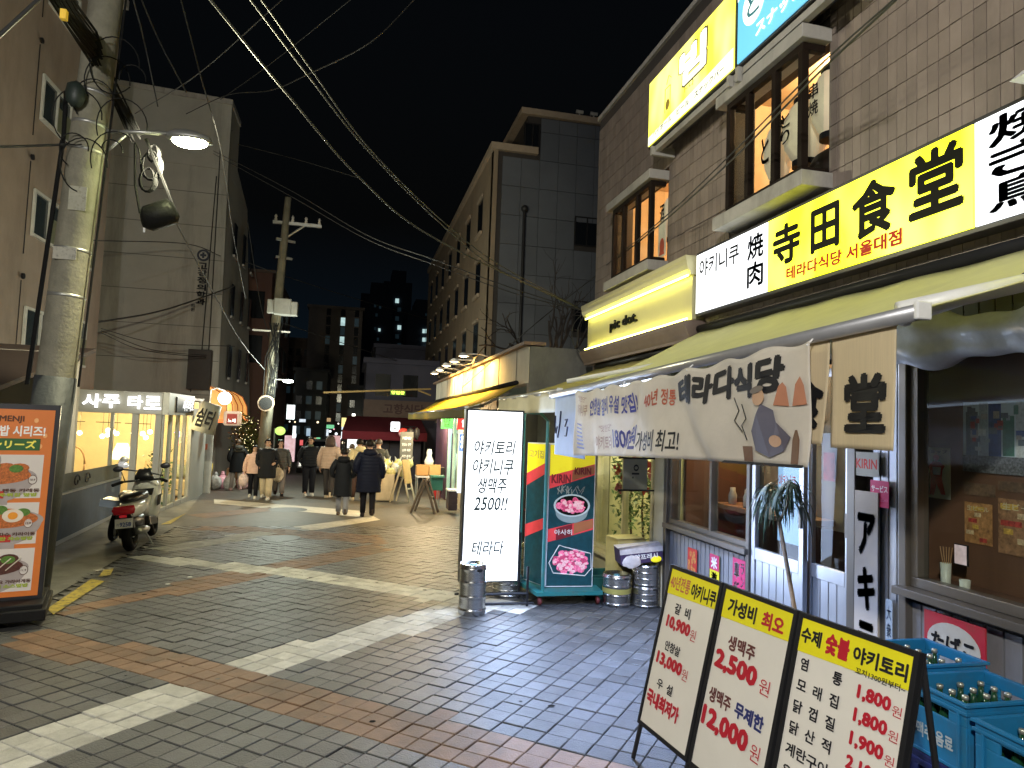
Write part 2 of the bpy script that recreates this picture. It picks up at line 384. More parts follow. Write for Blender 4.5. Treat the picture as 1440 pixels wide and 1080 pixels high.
for P in ([(75, 865), (66, 857), (128, 815), (147, 818)], [(138, 812), (146, 802), (160, 800), (155, 809)], [(226, 738), (250, 727), (262, 722), (240, 737)]):
    strip('yellow_line', poly(P), yellowp, .006)
mh = MB(); g = G(405, 717); mh.lathe([(.0, gz(g[1]) + .006), (.42, gz(g[1]) + .006), (.42, gz(g[1]) - .01)], (g[0], g[1], 0), 28, caps=False)
mh.build('manhole_cover', mat('iron', (.06, .055, .05), .5, .6, bump=.5), road)
mh = MB(); g = G(396, 757); mh.lathe([(.0, gz(g[1]) + .006), (.30, gz(g[1]) + .006), (.30, gz(g[1]) - .01)], (g[0], g[1], 0), 28, caps=False)
mh.build('manhole_cover', MT['iron'], road)
random.seed(41)
crackm = mat('crack_dirt', (.012, .011, .010), .95)
for k in range(46):
    x, y = random.uniform(-2.4, 3.0), random.uniform(2.8, 9); r = random.uniform(.008, .028); mb = MB(); mb.ngon(lambda u, v, n: (x + u, y + v, gz(y) + .0028), [(r * (1 + random.uniform(-.3, .3)) * math.cos(i * .7), r * .8 * math.sin(i * .7)) for i in range(9)], 0); mb.build('gum_stain', crackm if k % 3 else paver_far, road)
for p in ((236, 822), (267, 812)):
    g = G(*p); mb = MB(); mb.ball((g[0], g[1], gz(g[1]) + .006), (.03, .02, .006), 6, 4); tag(mb.build('litter', mat('paper', (.7, .7, .68), .8)), 'crumpled white paper scrap on the grey paving, %s of the two' % ('left' if p[0] < 250 else 'right'), 'litter', 'paper scraps on the road')

# ------------------------------------------------------------------ tiled two-storey building on the right
walltile = mat('wall_tile', (.29, .235, .20), .42, var=.1, scale=4, bump=.15, bscale=50, island=.16, dirt=((.10, .085, .07), 1.6, .6, (1, 1, .2)))
grout = mat('grout', (.05, .042, .038), .9)
stone = mat('pale_stone', (.42, .40, .37), .6, var=.1, scale=6, bump=.2, dirt=((.15, .14, .12), 3, .6, (1, 1, .3)))
wood_dark = mat('dark_frame', (.018, .012, .009), .45, var=.2)
alu = mat('aluminium', (.52, .53, .56), .32, .75, var=.08, scale=3, bump=.05, stretch=(1, 1, .1))
aludark = mat('bronze_aluminium', (.17, .15, .125), .38, .6, var=.1, stretch=(1, 1, .1), scale=3)
plaster = mat('plaster', (.36, .33, .28), .75, var=.12, scale=2, bump=.3, dirt=((.13, .12, .1), 1.4, .6, (1, 1, .3)))
darkwall = mat('dark_wall', (.035, .03, .028), .6, var=.15)
TB = thing('tiled_building', 'two storey building clad in brown vertical wall tiles behind the restaurant signs', 'building', (3.4, 4.5, gz(4.5)))
XW, YE, ZT = 3.4, 9.45, 6.35
B1 = (4.38, 5.70, 3.70, 4.86); B2 = (7.10, 8.62, 3.66, 4.78)     # upstairs window openings y0,y1,z0,z1
def wall_pieces(mb, x0, x1, y0, y1, z0, z1, holes):
    """upright slab between x0 and x1 with rectangular openings"""
    zs = sorted({z0, z1, *[h[2] for h in holes], *[h[3] for h in holes]}); zs = [z for z in zs if z0 <= z <= z1]
    for a, b in zip(zs, zs[1:]):
        cut = sorted([(max(h[0], y0), min(h[1], y1)) for h in holes if h[2] <= a and h[3] >= b]); y = y0
        for c0, c1 in cut:
            if c0 > y: mb.bx(x0, x1, y, c0, a, b)
            y = max(y, c1)
        if y < y1: mb.bx(x0, x1, y, y1, a, b)
w = MB(); wall_pieces(w, XW + .008, XW + .22, -1.5, YE, 2.32, ZT, [B1, B2])
w.bx(XW + .22, 9, YE - .2, YE, -.3, ZT); w.bx(XW + .22, 9, -1.5, -1.3, -.3, ZT); w.bx(XW + .22, 9, -1.3, YE - .2, ZT - .25, ZT - .05); w.bx(8.8, 9, -1.3, YE - .2, -.3, ZT - .25)
w.build('wall', grout, TB)
w = MB(); w.bx(XW - .03, XW + .25, -1.5, YE + .02, ZT, ZT + .06); w.build('roof_coping', stone, TB)
tw, th = .082, .176; wt = []
for i in range(int((YE + 1.4) / tw)):
    for j in range(int((ZT - 2.32) / th)):
        y = YE - .045 - i * tw; z = 2.32 + .09 + j * th
        if any(b[0] - .02 < y < b[1] + .02 and b[2] - .06 < z < b[3] + .06 for b in (B1, B2)): continue
        if 1.6 < y < 6.15 and 2.95 < z < 3.46: continue
        wt.append((y, z))
wt.sort(key=lambda t: abs(t[0] - 3.6) + .3 * abs(t[1] - 4.2))
mb = MB(); mb.bx(-.004, .01, -tw / 2 + .003, tw / 2 - .003, -th / 2 + .003, th / 2 - .003); tmp = mb.build('wall_tile', walltile, TB); wme = tmp.data; bpy.data.objects.remove(tmp)
for v in wme.vertices: v.co += TB.location        # built at the origin
for y, z in wt[:296]:
    o = bpy.data.objects.new('wall_tile', wme); C.objects.link(o); o.parent = TB; o.location = Vector((XW + random.uniform(-.001, .001), y, z)) - TB.location
    o.rotation_euler = (random.uniform(-.004, .004), 0, random.uniform(-.006, .006))
mb = MB()
for y, z in wt[296:]: mb.box((XW + .003 + random.uniform(-.001, .001), y, z), (.014, tw - .006, th - .006), random.uniform(-.006, .006))
mb.build('tile_cladding', walltile, TB, kind='stuff')
glassm = glass('window_glass', (.93, .96, .95), .10); roomw = mat('cream_room_wall', (.55, .40, .24), .8, var=.08)
# upstairs room
up = MB(); up.bx(5.3, 5.35, .2, 9.2, 3.3, 5.3); up.bx(3.65, 5.3, .2, .25, 3.3, 5.3); up.bx(3.65, 5.3, 9.2, 9.25, 3.3, 5.3); up.bx(3.65, 5.35, .2, 9.25, 5.3, 5.35); up.bx(3.65, 5.35, .2, 9.25, 3.25, 3.3); up.bx(3.65, 5.3, 6.4, 6.45, 3.3, 5.3)
up.build('upstairs_room', roomw, TB)
light('upstairs_ceiling_lamp', 'POINT', (4.35, 5.3, 5.05), 120, (1, .66, .34), .12); light('upstairs_ceiling_lamp', 'POINT', (4.3, 7.8, 5.0), 110, (1, .62, .3), .12)
def bay(y0, y1, z0, z1, xf, splits):
    f = MB(); t = .055
    for z in (z0, z1 - t): f.bx(xf, xf + t, y0, y1, z, z + t); f.bx(xf + t, XW - .01, y0, y0 + t, z, z + t); f.bx(xf + t, XW - .01, y1 - t, y1, z, z + t)
    for y in [y0, y1 - t] + splits: f.bx(xf - .003, xf + t, y, y + t, z0 + t, z1 - t)
    w = f.build('window', wood_dark, TB, bevel=.004)
    ed = [y0 + t] + [s for s in splits] + [y1 - t]
    for k in range(len(splits) + 1):
        a = y0 + t if k == 0 else splits[k - 1] + t; b = y1 - t if k == len(splits) else splits[k]
        g = MB(); g.bx(xf + .02, xf + .026, a, b, z0 + t, z1 - t); g.build('pane', glassm, w)
    for a in (y0 + .02, y1 - .026):
        g = MB(); g.bx(xf + t + .001, XW - .01, a, a + .006, z0 + t, z1 - t); g.build('pane', glassm, w)
    s = MB(); s.bx(xf - .06, XW + .0, y0 - .08, y1 + .12, z0 - .12, z0 - .002); s.build('sill', stone, w, bevel=.006)
    s = MB(); s.bx(xf - .05, XW + .0, y0 - .06, y1 + .12, z1 + .002, z1 + .11); s.build('window_hood', stone, w, bevel=.006)
    return w
bay(4.40, 5.48, 3.72, 4.74, 3.19, [4.74, 5.12]); bay(7.12, 8.3, 3.68, 4.62, 3.20, [7.5, 7.92])
# things seen in the upstairs windows
paperm = mat('lantern_paper', (.75, .62, .42), .7, var=.05, emit=.25); ink = mat('black_ink', (.012, .012, .014), .5, var=.05); redink = mat('red_ink', (.62, .03, .02), .5, var=.05)
for (y, z, r, lb, ch) in ((4.62, 4.42, .17, 'pale paper lantern with brushed characters hanging behind the right pane of the large bay window', '串焼'), (4.95, 4.32, .19, 'pale paper lantern hanging behind the middle pane of the large bay window', 'とり'), (5.33, 4.28, .13, 'pale paper lantern hanging behind the left pane of the large bay window', 'と'), (7.36, 4.3, .16, 'tall paper lantern hanging in the small bay window', '酒')):
    t = thing('paper_lantern', lb, 'lantern', (3.62, y, z), 'paper lanterns upstairs')
    prof = [(.06, -.27)] + [(r * (math.sin(math.pi * (k + .8) / 13.6) ** .5) * (1 if k % 2 else .96), -.26 + .52 * k / 12) for k in range(13)] + [(.06, .27)]
    mb = MB(); mb.lathe(prof, (3.62, y, z), 18); mb.build('lantern_shade', paperm, t, smooth=True)
    mb = MB(); mb.lathe([(r * .55, -.30), (r * .55, -.25)], (3.62, y, z), 18); mb.lathe([(r * .5, .25), (r * .5, .29)], (3.62, y, z), 18); mb.each('lantern_ring', ink, t)
    vtext(ch, RW(y + .08, z - .14, 3.62 - r), (.02, 0, .14, .28), ink, t, n=.004)
t = thing('bunting_cloth', 'blue cloth bundle on the sill inside the large bay window', 'cloth', (3.5, 5.0, 3.75)); mb = MB(); mb.ball((3.5, 4.95, 3.83), (.1, .17, .13), 10, 7, .06); mb.build('fabric', mat('blue_cloth', (.03, .07, .3), .8), t, smooth=True)
t = thing('dark_hood', 'dark rounded extractor hood standing behind the right pane of the large bay window', 'hood', (3.6, 4.6, 3.8)); mb = MB(); mb.lathe([(.2, 0), (.2, .1), (.14, .2), (.05, .26)], (3.62, 4.6, 3.78), 16); mb.build('hood_shell', wood_dark, t, smooth=True)
t = thing('paper_poster', 'red and cream drawing taped in the small bay window', 'poster', (3.42, 7.2, 3.8)); pl = RW(7.36, 3.78, 3.42); mb = MB(); mb.pan(pl, 0, .2, 0, .42, -.002, .002); mb.build('sheet', mat('poster_cream', (.7, .6, .45), .7, emit=.15), t)
mb = MB(); mb.disc(pl, .1, .12, .06, .1, .004); mb.ngon(pl, [(.03, .02), (.17, .02), (.1, .2)], .006); mb.build('drawing', mat('poster_red', (.6, .1, .05), .7, emit=.1), t)

# ------------------------------------------------------------------ signs on the tiled wall
boxm = mat('sign_case', (.045, .045, .05), .4, .5)
yel = glow('sign_yellow', (.90, .92, .010), 2.6, .22, 2.2, col2=(1, 1, .10)); yel2 = glow('sign_yellow_pale', (1, .93, .06), 1.8, .18, 2.0, col2=(1, 1, .32))
whi = glow('sign_white', (.93, .96, 1), 1.7, .06, 2); blu = glow('sign_blue', (.18, .62, .9), 1.0, .12, 2)
navy = mat('navy_letter', (.01, .012, .05), .5); blackl = mat('black_letter', (.006, .007, .005), .5); redl = mat('red_letter', (.55, .02, .005), .6, emit=.12)
sg = thing('restaurant_sign', 'long lit sign with yellow middle and white ends bearing black characters above the restaurant awning', 'sign', (3.3, 3.5, 2.92))
pl = RW(6.13, 2.925, 3.26); L = 6.13
mb = MB(); mb.pan(pl, -.02, 5.0, -.03, .61, -.13, -.012); mb.build('sign_case', boxm, sg, bevel=.004)
ub = [0, L - 5.27, L - 4.93, L - 3.01, L - 2.42, 4.97]
for k, (m_, nm) in enumerate(((whi, 0), (whi, 0), (yel, 1), (whi, 0), (yel, 1))):
    mb = MB(); mb.pan(pl, ub[k] + .006, ub[k + 1] - .006, 0, .58, -.01, 0); mb.build('sign_panel', m_, sg)
text('야키니쿠', pl, (.07, .34, .78, .52), blackl, sg, .022)
mb = MB()
for k in range(26):
    w_ = 2 * math.pi * k / 26
    mb.tube([pl(.42 + .22 * math.cos(w_), .17 + .09 * math.sin(w_), .003), pl(.42 + .27 * math.cos(w_), .17 + .12 * math.sin(w_), .003)], .003, 4)
for k in range(7): mb.tube([pl(.26 + .05 * k, .17 + .03 * math.sin(k * 2), .003), pl(.3 + .05 * k, .19 + .02 * math.cos(k * 3), .003)], .003, 4)
mb.build('drawing', mat('sketch_grey', (.3, .3, .3), .6), sg)
vtext('焼肉', pl, (ub[1] + .05, .05, ub[2] - .05, .53), navy, sg, .1, bold=.03)
for ch, a, b, v0, v1 in (('寺', .08, .43, .17, .50), ('田', .55, .86, .17, .50), ('食', .98, 1.37, .15, .53), ('堂', 1.47, 1.86, .15, .55)):
    text(ch, pl, (ub[2] + a, v0, ub[2] + b, v1), blackl, sg, .04)
text('테라다식당 서울대점', pl, (ub[2] + .26, .035, ub[2] + 1.42, .14), redl, sg, .05)
vtext('焼き鳥', pl, (ub[3] + .09, .03, ub[4] - .09, .56), navy, sg, .06, bold=.03)
# upper yellow sign and blue sign
s2 = thing('bar_sign', 'lit yellow sign with white bubble lettering high on the tiled wall', 'sign', (3.2, 6.0, 4.94))
pl = RW(7.0, 4.945, 3.1)
mb = MB(); mb.pan(pl, -.02, 1.79, -.02, .75, -.2, -.012); mb.build('sign_case', boxm, s2, bevel=.004)
mb = MB(); mb.pan(pl, 0, 1.77, 0, .73, -.01, 0); mb.build('sign_panel', yel2, s2)
whl = glow('white_letter_lit', (1, 1, .9), 1.5)
mb = MB(); mb.ngon(pl, [(0, .002), (1.768, .002), (1.768, .19), (0, .10)], .002); mb.build('lower_band', glow('cream_lit', (1, 1, .75), 1.3), s2)
outl = mat('grey_outline', (.25, .2, .1), .5)
text('빔', pl, (.72, .27, 1.32, .68), outl, s2, .075, n=.004, shear=.0); text('빔', pl, (.745, .29, 1.295, .66), whl, s2, .055, n=.007)
text('ト나', pl, (.86, .21, 1.06, .27), outl, s2, .02)
text('ハイボール　ビール　スナックバー', pl, (.12, .05, 1.62, .12), blackl, s2, .02)
mb = MB(); mb.tube([pl(.42, .2, .004), pl(.42, .46, .004), pl(.54, .46, .004), pl(.54, .2, .004)], .005, 4); mb.disc(pl, .48, .27, .045, .06, .004); mb.tube([pl(.45, .5, .004), pl(.5, .58, .004), pl(.56, .53, .004)], .004, 4); mb.build('drawing', mat('pale_ochre', (.7, .5, .12), .6), s2)
s3 = thing('snack_bar_sign', 'lit sky blue sign with white badge and lettering beside the yellow bar sign', 'sign', (3.2, 4.5, 4.94))
pl = RW(5.17, 4.95, 3.1)
mb = MB(); mb.pan(pl, -.02, 1.42, -.02, .75, -.2, -.012); mb.build('sign_case', boxm, s3, bevel=.004)
mb = MB(); mb.pan(pl, 0, 1.4, 0, .73, -.01, 0); mb.build('sign_panel', blu, s3)
mb = MB(); mb.disc(pl, .24, .40, .16, .17, .003); mb.ngon(pl, [(0, .55), (0, .73), (.28, .73)], .003); mb.build('badge', whl, s3)
text('と', pl, (.15, .3, .33, .5), mat('teal_letter', (.1, .4, .5), .6), s3, .02, n=.006); text('と', pl, (.5, .3, .75, .7), glow('yellow_letter_lit', (1, .85, .2), 1.2), s3, .06)
text('スナックバー', pl, (.28, .08, 1.2, .2), whl, s3, .05); 
sw = MB(); sw.bx(3.1, 3.38, 5.16, 5.2, 4.80, 4.93); sw.bx(3.1, 3.38, 3.9, 3.94, 4.80, 4.93); sw.bx(3.1, 3.38, 6.9, 6.94, 4.82, 4.92); sw.bx(3.1, 3.38, 5.3, 5.34, 4.82, 4.92)
sw.bx(3.14, 3.2, 3.6, 7.0, 4.86, 4.92)
t = thing('sign_bracket', 'pale steel rail and brackets carrying the two upper signs', 'bracket', (3.2, 5.3, 4.8)); sw.each('bracket_bar', stone, t)
# white wall duct at the right edge
t = thing('wall_duct', 'white metal duct mouth on the tiled wall at the right edge of the view', 'duct', (3.3, 2.75, 3.6)); mb = MB(); mb.bx(3.2, 3.395, 2.42, 2.66, 3.62, 3.78); mb.build('duct_box', mat('white_metal', (.7, .7, .7), .4), t, bevel=.01)
mb = MB(); mb.hexa([(3.12, 2.40, 3.56), (3.25, 2.40, 3.56), (3.25, 2.68, 3.56), (3.12, 2.68, 3.56), (3.18, 2.42, 3.615), (3.395, 2.42, 3.615), (3.395, 2.66, 3.615), (3.18, 2.66, 3.615)]); mb.build('duct_lip', MT['white_metal'], t)
# junction box row under the signs
# ------------------------------------------------------------------ right-hand ground floor: restaurant front
RF = thing('restaurant_shopfront', 'restaurant shopfront of ribbed metal panels, sliding glass doors and wide windows under the long awning', 'shopfront', (3.5, 3.5, gz(3.5)))
siding = mat('grey_siding', (.27, .27, .29), .45, .3, var=.14, scale=3, bump=.1, stretch=(1, 1, .2), dirt=((.09, .08, .07), 2.5, .5, (1, 1, .4)))
sidedark = mat('olive_siding', (.13, .125, .07), .5, .2, var=.1)
interior = mat('brown_panelling', (.12, .055, .03), .55, var=.25, scale=3, stretch=(1, 1, .1))
woodm = mat('warm_wood', (.32, .17, .07), .55, var=.2, scale=5, stretch=(1, 1, .2), bump=.1)
ceilm = mat('shop_ceiling', (.45, .40, .32), .8)
def gfl(y): return gz(y)
XF = 3.4
# structure: plinth walls, posts, fascia
w = MB(); w.bx(XF + .03, XF + .16, -1.4, 3.62, -.3, .79); w.bx(XF + .03, XF + .16, 5.32, 7.0, -.3, .70); w.bx(XF + .03, XF + .2, -1.4, 7.0, 2.32, 2.95); w.bx(XF + .04, XF + .16, 3.62, 4.02, -.3, 2.32)
w.build('wall', darkwall, RF)
def slats(y0, y1, z0, z1, x, wd, m, parent, name='siding_panel'):
    k = max(1, round((y1 - y0) / wd)); wd = (y1 - y0) / k
    mb = MB(); mb.bx(-.012, .012, -wd / 2 + .006, wd / 2 - .006, z0, z1); tmp = mb.build(name, m, parent); me = tmp.data; bpy.data.objects.remove(tmp)
    for v in me.vertices: v.co += parent.location
    for i in range(k):
        o = bpy.data.objects.new(name, me); C.objects.link(o); o.parent = parent; o.location = Vector((x, y0 + wd * (i + .5), 0)) - parent.location
slats(1.8, 3.62, -.06, .76, XF + .012, .105, siding, RF); slats(5.34, 6.95, -.12, .68, XF + .012, .085, siding, RF)
slats(3.62, 3.9, -.08, 2.3, XF + .0, .07, alu, RF); slats(1.6, 6.9, 2.36, 2.74, XF - .0, .10, sidedark, RF, 'fascia_panel')
# window frames
def frame_y(name, y0, y1, z0, z1, x, t, d, m, parent, mull=(), trans=(), glassmat=glassm, sill=0):
    f = MB(); f.bx(x, x + d, y0, y1, z0, z0 + t); f.bx(x, x + d, y0, y1, z1 - t, z1); f.bx(x, x + d, y0, y0 + t, z0 + t, z1 - t); f.bx(x, x + d, y1 - t, y1, z0 + t, z1 - t)
    for q in mull: f.bx(x + .003, x + d - .003, q - t * .4, q + t * .4, z0 + t, z1 - t)
    for q in trans: f.bx(x + .005, x + d - .005, y0 + t, y1 - t, q - t * .35, q + t * .35)
    w = f.build(name, m, parent, bevel=.004)
    es = [y0 + t] + list(mull) + [y1 - t]
    for a, b in zip(es, es[1:]):
        g = MB(); g.bx(x + d * .45, x + d * .45 + .006, a + .01, b - .01, z0 + t - .01, z1 - t + .01); g.build('pane', glassmat, w)
    if sill:
        s = MB(); s.bx(x - sill, x + .02, y0 - .03, y1 + .04, z0 - .05, z0 - .002); s.build('sill', m, w, bevel=.004)
    return w
frame_y('window', 1.7, 3.58, .86, 2.30, XF - .02, .06, .08, aludark, RF, sill=.10)
frame_y('window', 5.33, 6.86, .77, 2.28, XF - .02, .05, .08, aludark, RF, mull=[6.0], sill=.06)
# sliding doors: one in front (left), one behind (right)
for (y0, y1, x) in ((4.58, 5.27, XF - .035), (4.15, 4.62, XF + .025)):
    d = MB(); zb = gz(y0) + .02; t = .055
    d.bx(x, x + .04, y0, y0 + t, zb, 2.26); d.bx(x, x + .04, y1 - t, y1, zb, 2.26); d.bx(x, x + .04, y0 + t, y1 - t, 2.2, 2.26); d.bx(x, x + .04, y0 + t, y1 - t, .70, .80); d.bx(x, x + .04, y0 + t, y1 - t, zb, zb + .09)
    dr = d.build('door', alu, RF, bevel=.004)
    g = MB(); g.bx(x + .018, x + .024, y0 + t - .01, y1 - t + .01, .79, 2.21); g.build('pane', glass('door_glass', (.80, .88, .95), .03), dr)
    k = 6 if y1 - y0 > .6 else 4; ww = (y1 - y0 - 2 * t) / k
    for i in range(k):
        s = MB(); s.bx(x + .01, x + .03, y0 + t + ww * i + .005, y0 + t + ww * (i + 1) - .005, zb + .09, .70); s.build('door_slat', alu, dr)
    s = MB(); s.bx(x - .015, x, y0 + .015, y0 + .04, 1.05, 1.22); s.build('handle', aludark, dr)
s = MB()
for (a, b) in ((4.02, 4.10), (5.28, 5.33), (3.58, 3.64), (6.86, 6.93)): s.bx(XF - .05, XF + .09, a, b, gz(a) + .0, 2.33)
s.each('post', aludark, RF, bevel=.006)
s = MB(); s.bx(XF + .10, XF + .13, 3.9, 4.02, -.1, 2.3); s.build('post_board', mat('dark_board', (.04, .035, .03), .5), RF)
# room behind
rm = MB(); rm.bx(6.0, 6.05, -1.2, 6.95, -.15, 2.7); rm.bx(3.6, 6.0, 6.9, 6.95, -.15, 2.7); rm.bx(3.6, 6.0, -1.25, -1.2, -.15, 2.7); rm.build('room_wall', interior, RF)
rm = MB(); rm.bx(3.56, 6.05, -1.2, 6.9, 2.70, 2.75); rm.build('room_ceiling', ceilm, RF)
rm = MB(); rm.bx(3.42, 6.05, -1.2, 6.9, -.16, -.11); rm.build('room_floor', mat('room_floor', (.12, .1, .08), .5), RF)
rm = MB(); rm.bx(3.66, 3.70, 1.2, 4.02, -.1, 2.6); rm.build('partition', interior, RF)
rm = MB(); rm.bx(4.03, 5.95, 3.75, 3.8, -.1, 2.6); rm.bx(3.62, 3.66, 5.6, 5.66, .0, 2.6); rm.build('room_divider', woodm, RF)
light('dining_room_lamp', 'POINT', (4.2, 6.3, 2.35), 55, (1, .68, .36), .1); light('dining_room_lamp', 'POINT', (4.7, 4.9, 2.45), 26, (.72, .84, 1), .1)
light('window_room_lamp', 'POINT', (3.55, 3.0, 2.42), 2.0, (1, .72, .45), .06)
t = thing('wall_shelf', 'wooden counter shelf with jars inside the left restaurant window', 'shelf', (4.2, 6.1, 0)); mb = MB(); mb.bx(3.9, 4.3, 5.4, 6.85, .95, 1.0); mb.build('counter', woodm, t, bevel=.005)
mb = MB()
for k in range(9): mb.lathe([(.04, 1.003), (.045, 1.1), (.03, 1.14), (.028, 1.18)], (4.0 + .1 * (k % 2), 5.5 + .14 * k, 0), 10)
mb.build('jar', mat('pale_jar', (.55, .5, .4), .3), t, smooth=True, kind='stuff')
random.seed(3)
for k in range(8):
    y = 5.42 + .19 * k; z = 1.35 + .32 * (k % 3); c = [(.6, .08, .05), (.55, .42, .2), (.35, .1, .06), (.6, .5, .38), (.1, .1, .3), (.55, .3, .08)][k % 6]
    mb = MB(); mb.bx(4.3, 4.306, y, y + .15, z, z + .26)
    tag(mb.build('menu_sheet', mat('sheet_%s' % ['red', 'tan', 'maroon', 'cream', 'blue', 'amber'][k % 6], c, .7, var=.6, scale=22)), 'menu sheet pinned up deep inside the left restaurant window, number %s from the street end' % ['one', 'two', 'three', 'four', 'five', 'six', 'seven', 'eight'][7 - k], 'menu sheet', 'menu sheets inside the window')
mb = MB(); mb.bx(4.34, 4.36, 5.3, 6.88, .9, 2.6); mb.build('inner_wall', mat('tan_wall', (.4, .28, .15), .7, var=.15), RF)
def sheet_on(name, label, cat, pl, w_, h_, m, th=.003, group=None):
    t = thing(name, label, cat, pl(0, 0)); mb = MB(); mb.pan(pl, 0, w_, 0, h_, 0, th); mb.build('sheet', m, t)
    if group: t['group'] = group
    return t
reds = mat('poster_red_print', (.55, .04, .03), .6, var=.1); crm = mat('cream_paper', (.62, .56, .44), .75, var=.06); wht = mat('white_board', (.72, .72, .72), .5, var=.04)
pinkm = mat('magenta_print', (.55, .03, .13), .5, var=.1); yelm = mat('yellow_print', (.80, .70, .02), .5, var=.06); bluep = mat('blue_print', (.04, .08, .35), .5, var=.2); whtl = mat('white_letter', (.8, .8, .8), .5, var=.03)
# posters inside the right window, on the partition
XP = 3.655
def RP(ax, ay, bx_, by):      # plane on the partition between two picture corners
    a = atX(ax, ay, XP); b = atX(bx_, by, XP); p = RW(a[1], b[2], XP); p.w = a[1] - b[1]; p.h = a[2] - b[2]; return p
pl = RP(1298, 628, 1337, 703); w_, h_ = pl.w, pl.h
t = thing('figure_poster', 'small cream poster of a red and white figure inside the right window', 'poster', pl(0, 0)); mb = MB(); mb.pan(pl, 0, w_, 0, h_, 0, .004); mb.build('sheet', mat('cream_poster', (.70, .65, .50), .7, var=.1, scale=20), t)
sc = w_ / .19
def fig(pts): return [(a * sc, b * h_ / .36) for a, b in pts]
mb = MB(); mb.ngon(pl, fig([(.05, .02), (.08, .02), (.10, .1), (.13, .03), (.16, .03), (.135, .14), (.14, .20), (.155, .23), (.12, .26), (.075, .26), (.04, .22), (.055, .19), (.06, .14)]), .0045); mb.disc(pl, .097 * sc, .285 * h_ / .36, .02 * sc, .022, .0045); mb.build('figure', reds, t)
mb = MB(); mb.ngon(pl, fig([(.075, .165), (.125, .165), (.13, .22), (.07, .22)]), .0052); mb.build('figure_chest', whtl, t); text('ショップ', pl, (.02, h_ * .88, w_ - .02, h_ * .95), ink, t, .02, n=.0045)
pl = RP(1355, 566, 1470, 672); w_, h_ = pl.w, pl.h
t = thing('city_poster', 'large poster of a crowded city street with towers and billboards inside the right window', 'poster', pl(0, 0))
mb = MB(); mb.pan(pl, 0, w_, 0, h_, 0, .004); mb.build('sheet', mat('poster_sky', (.50, .56, .60), .6, var=.1), t)
random.seed(11); cols = [(.35, .05, .05), (.1, .12, .15), (.3, .33, .36), (.03, .06, .2), (.05, .15, .11), (.5, .5, .5), (.08, .1, .14), (.35, .3, .28)]
for k, (a, b, c_, d) in enumerate(((.04, .20, .2, .86), (.22, .33, .22, .99), (.34, .50, .2, .97), (.52, .66, .25, .8), (.68, .84, .2, .99), (.86, .97, .2, .9))):
    mb = MB(); mb.pan(pl, a * w_, b * w_, c_ * h_, d * h_, .004, .005); mb.build('printed_tower', mat('print_grey_%s' % 'abcdef'[k], cols[(k + 1) % 8], .6, var=.35, scale=40), t)
for k in range(34):
    a = random.uniform(.03, .88); b = random.uniform(.3, .85); mb = MB(); mb.pan(pl, a * w_, (a + random.uniform(.04, .11)) * w_, b * h_, (b + random.uniform(.05, .13)) * h_, .005, .0055 + .00005 * k); mb.build('printed_billboard', mat('print_tone_%d' % (k % 8), cols[k % 8], .6, var=.3, scale=60), t)
mb = MB(); mb.pan(pl, 0, w_, 0, .24 * h_, .005, .008); mb.build('printed_crowd', mat('print_crowd', (.12, .12, .13), .6, var=.9, scale=70), t)
for k, (a, b, c_, d) in enumerate(((1357, 705, 1396, 769), (1404, 700, 1470, 790), (1356, 678, 1400, 700), (1404, 676, 1470, 697))):
    pl = RP(a, b, c_, d); w_, h_ = pl.w, pl.h; t = sheet_on('old_poster', 'faded orange brown poster inside the right window, %s' % ['small one below the city poster', 'large one at the right edge', 'dark strip directly under the city poster', 'dark strip at the right edge'][k], 'poster', pl, w_, h_, mat('old_print_%s' % 'abcd'[k], [(.36, .17, .06), (.26, .13, .06), (.12, .07, .04), (.12, .07, .04)][k], .6, var=.5, scale=30))
    for q in range(6 if k < 2 else 0):
        mb = MB(); u0 = random.uniform(.05, .6) * w_; v0 = (.06 + .15 * q) * h_; mb.pan(pl, u0, min(w_ * .95, u0 + random.uniform(.2, .5) * w_), v0, v0 + .1 * h_, .003, .004 + .0001 * q); mb.build('printed_block', mat('old_print_%s' % ['red', 'tan', 'gold'][q % 3], [(.35, .04, .03), (.5, .36, .2), (.5, .3, .05)][q % 3], .6, var=.6, scale=40), t)
    if k < 2: text('生ビール', pl, (.1 * w_, .8 * h_, .9 * w_, .93 * h_), mat('old_letter', (.5, .42, .25), .6), t, .02, n=.0045)
p = atX(1352, 800, 3.5); pl = RW(p[1], p[2], 3.5); t = thing('phone_screen', 'small lit screen propped on the sill inside the right window', 'screen', p); mb = MB(); mb.pan(pl, -.05, .04, .02, .14, -.01, 0); mb.build('case', dark, t)
mb = MB(); mb.pan(pl, -.045, .035, .025, .135, 0, .002); mb.build('screen', glow('screen_glow', (.6, .45, .45), .5, .8, 30), t)
for k, (x, y, h_) in enumerate(((1330, 824, .12), (1357, 830, .05))):
    p = atX(x, y, 3.50); t = thing('cup', ['tall pale cup holding chopsticks', 'small clear cup'][k] + ' on the ledge inside the right window', 'cup', p); mb = MB(); mb.lathe([(.026, .905), (.03, .905 + h_), (.026, .905 + h_), (.023, .91)], (p[0], p[1], 0), 14, caps=False); mb.build('cup_body', mat('pale_cup', (.5, .5, .42), .4), t, smooth=True)
    if k == 0:
        mb = MB()
        for q in range(5): mb.tube([(p[0] + .004 * q, p[1], .93), (p[0] + .01 * q - .02, p[1] + .02 - .012 * q, 1.12)], .003, 4)
        mb.build('chopsticks', woodm, t)
mb = MB(); mb.bx(3.47, 3.655, 1.2, 3.58, .87, .90); mb.build('inner_ledge', interior, RF)
